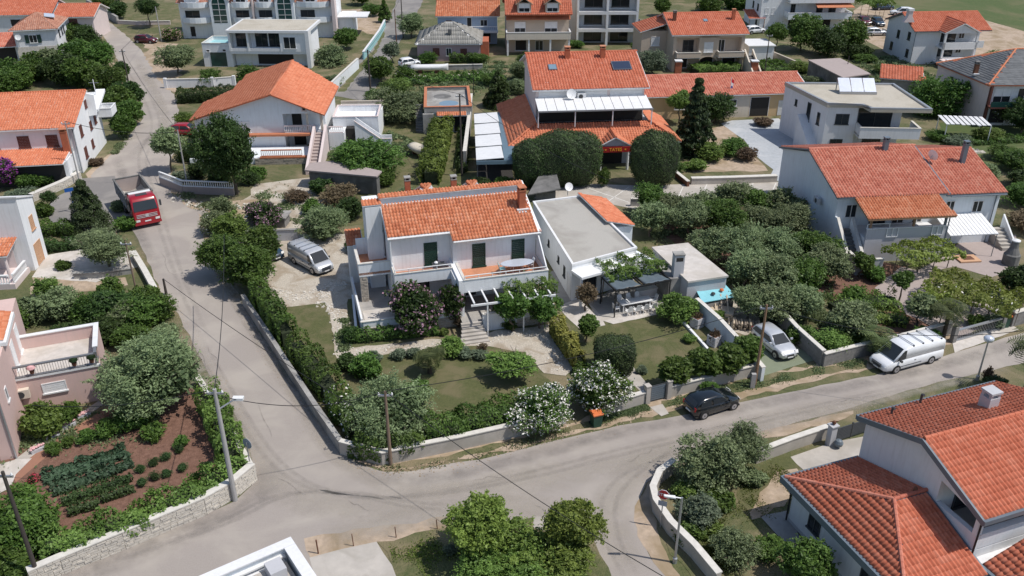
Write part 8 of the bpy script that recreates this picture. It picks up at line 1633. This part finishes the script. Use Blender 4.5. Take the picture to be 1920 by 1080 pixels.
for x,y,rr,h,k,l in ((250,650,1.7,2.0,'green','green bush behind the crown of the very large olive, right one'),(170,655,1.6,1.8,'dark','dark bush behind the crown of the very large olive, left one'),(235,615,1.7,2.4,'olive','grey bush between the thicket and the very large olive'),(310,640,1.3,1.6,'olive','grey green bush at the road edge behind the very large olive'),(30,620,1.4,2.0,'green','green bush at the left edge behind the pink house roof'),(708,150,2.6,3.8,'green','fig like tree on the bank beside the upper lane, upper one'),(735,196,2.8,3.6,'green','dense tree on the bank between lane and wide olive'),(712,205,2.2,2.8,'dark','dark bush at the foot of the lane bank'),(760,150,2.0,2.6,'green','green bush left of the covered white boat'),(745,175,2.2,2.4,'bright','light bush above the wide dark olive'),
 (375,335,1.6,2.0,'dark','dark shrub behind the balustrade beside the bend'),(410,345,1.8,2.2,'green','green shrub under the tall dark tree, left side'),(480,335,1.4,1.5,'green','green shrub under the tall dark tree, right side'),(395,158,2.2,2.6,'green','green shrub in front of the green garage door'),(555,150,2.2,2.4,'dark','dark shrub under the flat roofed house loggia'),(625,160,2.0,1.8,'olive','grey shrub along the climbing white wall'),
 (560,378,1.5,1.6,'dry','dry shrub in the yard below the stone terrace'),(585,400,1.3,1.5,'green','green shrub left of the round olive'),(630,372,1.3,1.7,'bright','light shrub before the grey slab roof'),(720,345,1.8,1.9,'green','green shrub behind the red chimneys at left'),(760,372,1.3,1.3,'olive','low grey shrub on the lawn behind the centre house'),(855,372,1.4,1.6,'green','green shrub between centre house and dark pole'),(900,355,1.3,1.5,'dark','dark shrub at the foot of the white sun roof'),(945,350,1.2,1.2,'green','low shrub between sun roof and dome hedge'),
 (965,175,2.2,2.6,'olive','olive bush behind the restaurant wing'),(925,160,2.0,2.2,'green','green bush near the black lamp pole'),(985,125,2.0,2.6,'green','bush under the balconies of the dormer house'),(1200,95,2.0,2.0,'green','bush at the corner of the white flats'),(1080,90,1.6,1.6,'green','small bush in front of the white flats'),(1440,175,1.8,1.8,'green','bush at the end of the long red roof'),(1520,160,2.0,1.6,'olive','olive bush beside the bunker shed'),(1660,140,2.2,1.8,'green','bush left of the veranda house'),(1700,150,1.6,1.4,'dry','dry bush in front of the veranda house'),(1730,165,2.0,2.0,'green','bush above the large round tree'),
 (1880,300,2.2,2.0,'green','bush in the far right garden near its path'),(1850,330,1.8,1.6,'olive','olive bush behind the chimney of the large house'),(1920,350,2.4,2.2,'dark','dark bush at the right edge above the dry one'),(20,330,1.4,1.3,'green','green shrub left of the white house porch'),(180,310,1.0,1.0,'dry','dry weeds bush at the gable wall corner'),(225,395,1.1,1.2,'olive','grey bush right of the cypress by the road'),(240,430,1.2,1.4,'green','green bush between cypress and road'),(120,505,.8,.9,'green','green bush in the light front yard'),
 (640,790,1.0,1.2,'green','small bush inside the wall below the hedge'),(700,760,1.1,1.2,'dark','dark bush left of the big feathery tree'),(780,745,1.2,1.3,'green','green bush behind the big feathery tree'),(1090,700,.8,.9,'green','green bush at the lower end of the bamboo'),(1205,700,.5,.6,'grey','small grey bush beside the lawn path'),(1330,735,.8,.8,'green','green bush inside the wall behind the black hatchback'),(1290,640,.6,.7,'bright','low bright bush along the white bed edge'),
 (1460,655,.9,1.0,'green','green bush hanging over the dark block wall'),(1580,650,1.3,1.4,'green','green bush inside the block wall, left part'),(1610,640,1.2,1.2,'vine','bright bush inside the block wall, middle part'),(1735,640,1.1,1.2,'green','green bush inside the block wall, right part'),(1640,525,1.2,1.3,'green','green bush in front of the grey porch wall'),(1600,560,1.2,1.1,'green','green bush at the end of the red soil'),(1830,610,.9,.9,'green','green bush inside the railing gate'),
 (1290,1010,1.0,1.1,'green','dark bush inside the curved wall below the stop sign'),(1345,950,1.1,1.2,'green','green bush between the two olives of the corner garden'),(1440,1040,1.0,1.1,'green','bush beside the grey side path'),(1415,905,.9,1.0,'olive','grey bush on the lawn strip')): B(x,y,rr,h,k,l)
hedge('green vegetable beds between bungalow and box building',[(745,158),(830,150),(925,150)],4.0,.6,'green',name='vegetable_patch',cat='vegetables',dens=35,leaf=.24,wob=.3)
hedge('green strip of plants along the box building fence',[(870,225),(868,280),(866,325)],1.2,1.1,'dark',dens=45)
def clipped(px,py,rx,ry,h,label,pw=3.0,leaf=.10,z0=.15,dens=150,cat='tree',name='clipped_tree'):
    "closely clipped evergreen: a dense leafy skin over a solid inner mass"
    o=thing(name,label,cat,at(px,py),0); r=np.random.default_rng(int(px)); hz=(h-z0)/2; n=int(4*math.pi*((rx*ry)**1.6/3+(rx*hz)**1.6/3+(ry*hz)**1.6/3)**(1/1.6)*dens)
    def shell(d,k):
        q=d*((np.abs(d)**pw).sum(1)**(-1/pw))[:,None]; w=1+.035*np.sin(q[:,0]*7+q[:,2]*3)+.03*np.sin(q[:,1]*6-q[:,2]*5)+.02*np.sin(q[:,0]*17+q[:,1]*13+q[:,2]*11); return q*(w*k)[:,None]*np.array([rx,ry,hz])+np.array([0,0,z0+hz])
    d=unit(r.normal(size=(n,3))*np.array([rx,ry,hz])**.3); P=shell(d,1+r.normal(0,.018,n)); Nn=unit(d/np.array([rx,ry,hz])*hz+r.normal(size=(n,3))*.55)
    V,Q=leaf_quads(P,Nn,leaf,r,1.5); f=.13*np.sin(P[:,0]*2.1+1)+.13*np.sin(P[:,2]*2.7+P[:,1]*2); tint=np.clip(.42+f+.45*(r.random(n)-.5),0,1)
    link('foliage',npmesh('foliage',V,Q,LEAF['clipped'],tint),o)
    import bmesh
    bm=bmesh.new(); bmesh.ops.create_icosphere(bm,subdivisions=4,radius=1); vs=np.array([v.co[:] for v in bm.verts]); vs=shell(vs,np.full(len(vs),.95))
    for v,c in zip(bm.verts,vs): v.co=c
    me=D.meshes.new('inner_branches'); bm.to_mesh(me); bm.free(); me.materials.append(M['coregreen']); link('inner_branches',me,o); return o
clipped(1060,346,3.75,2.1,6.1,'huge dark clipped block shaped tree left of the restaurant entrance'); clipped(1000,348,2.3,1.7,5.2,'smaller dark clipped block joined to the left side of the huge one')
clipped(1223,348,2.65,2.0,6.2,'dark clipped egg shaped tree right of the restaurant entrance',pw=2.5)
clipped(1150,694,1.42,1.25,2.6,'dark clipped cube shaped bush on the right lawn',pw=5,leaf=.075,dens=330,cat='shrub',name='clipped_bush',z0=.05)
# grass and weeds
def weeds(name,label,polys,n,h,kind,seed=1,leaf=.16):
    r=np.random.default_rng(seed); Cs=[]
    for pts,w in polys:
        P=[np.array(at(*p)) for p in pts]; Ls=[np.linalg.norm(P[i+1]-P[i]) for i in range(len(P)-1)]; tot=sum(Ls)
        for i in range(len(P)-1):
            k=int(n*Ls[i]/tot); s=r.random((k,1)); d=unit((P[i+1]-P[i])[None])[0]; nn=np.array([-d[1],d[0],0]); C=P[i]+(P[i+1]-P[i])*s+nn*(r.normal(size=(k,1))*w); clump=(np.sin(C[:,0]*2.3)+np.sin(C[:,1]*1.9+1)+r.normal(size=k)*.5)>.1; Cs.append(C[clump])
    C=np.concatenate(Cs); C[:,2]=r.uniform(.03,h,len(C)); Nn=unit(r.normal(size=(len(C),3))*np.array([1,1,.5])); V,Q=leaf_quads(C,Nn,leaf,r,1.5)
    o=link(name,npmesh(name,V,Q,LEAF[kind],r.random(len(C)))); tag(o,label,'grass',None,'stuff')
weeds('verge_weeds','tufts of weeds and dry grass along the corner wall verge',[([(690,872),(760,880),(900,856),(1060,810),(1200,775)],.22)],3000,.1,'olive',1,.08)
weeds('verge_grass','grass strip between the right road and the garden walls',[([(1250,756),(1420,718),(1540,695),(1625,676)],.3),([(1130,784),(1215,762)],.2)],9000,.09,'olive',2,.08)
weeds('garden_grass','rough grass in the corner garden inside the curved wall',[([(1290,950),(1380,930),(1470,880)],1.2),([(1330,1060),(1400,1000)],1.0)],9000,.1,'vine',3,.07)
weeds('plot_grass','rough grass around the bright trees at the bottom centre',[([(735,1045),(800,1030),(900,1020),(1090,1015)],.6),([(780,1090),(1080,1080)],.9)],9000,.09,'vine',4,.07)
weeds('verge_weeds','weeds along the left roadside by the bend',[([(335,360),(390,392),(470,400),(560,420)],.5),([(245,235),(215,290)],.3)],3000,.25,'olive',5)
weeds('field_weeds','tall weeds in the plots behind the box building',[([(620,300),(760,260)],2.0),([(760,190),(900,150),(960,120)],2.0),([(1560,180),(1700,130),(1640,110)],3.0)],22000,.3,'olive',6,.25)
weeds('garden_weeds','ground plants on the soil below the olive grove',[([(1220,430),(1480,440)],1.5),([(1330,520),(1560,560)],1.5),([(1450,620),(1560,600)],1.0)],16000,.3,'olive',7,.18)
weeds('yard_weeds','dry weeds in the yard above the silver van and by the terrace wall',[([(470,370),(600,400)],1.5),([(640,600),(650,660)],.3),([(20,830),(300,790)],1.0)],6000,.2,'olive',8,.14)
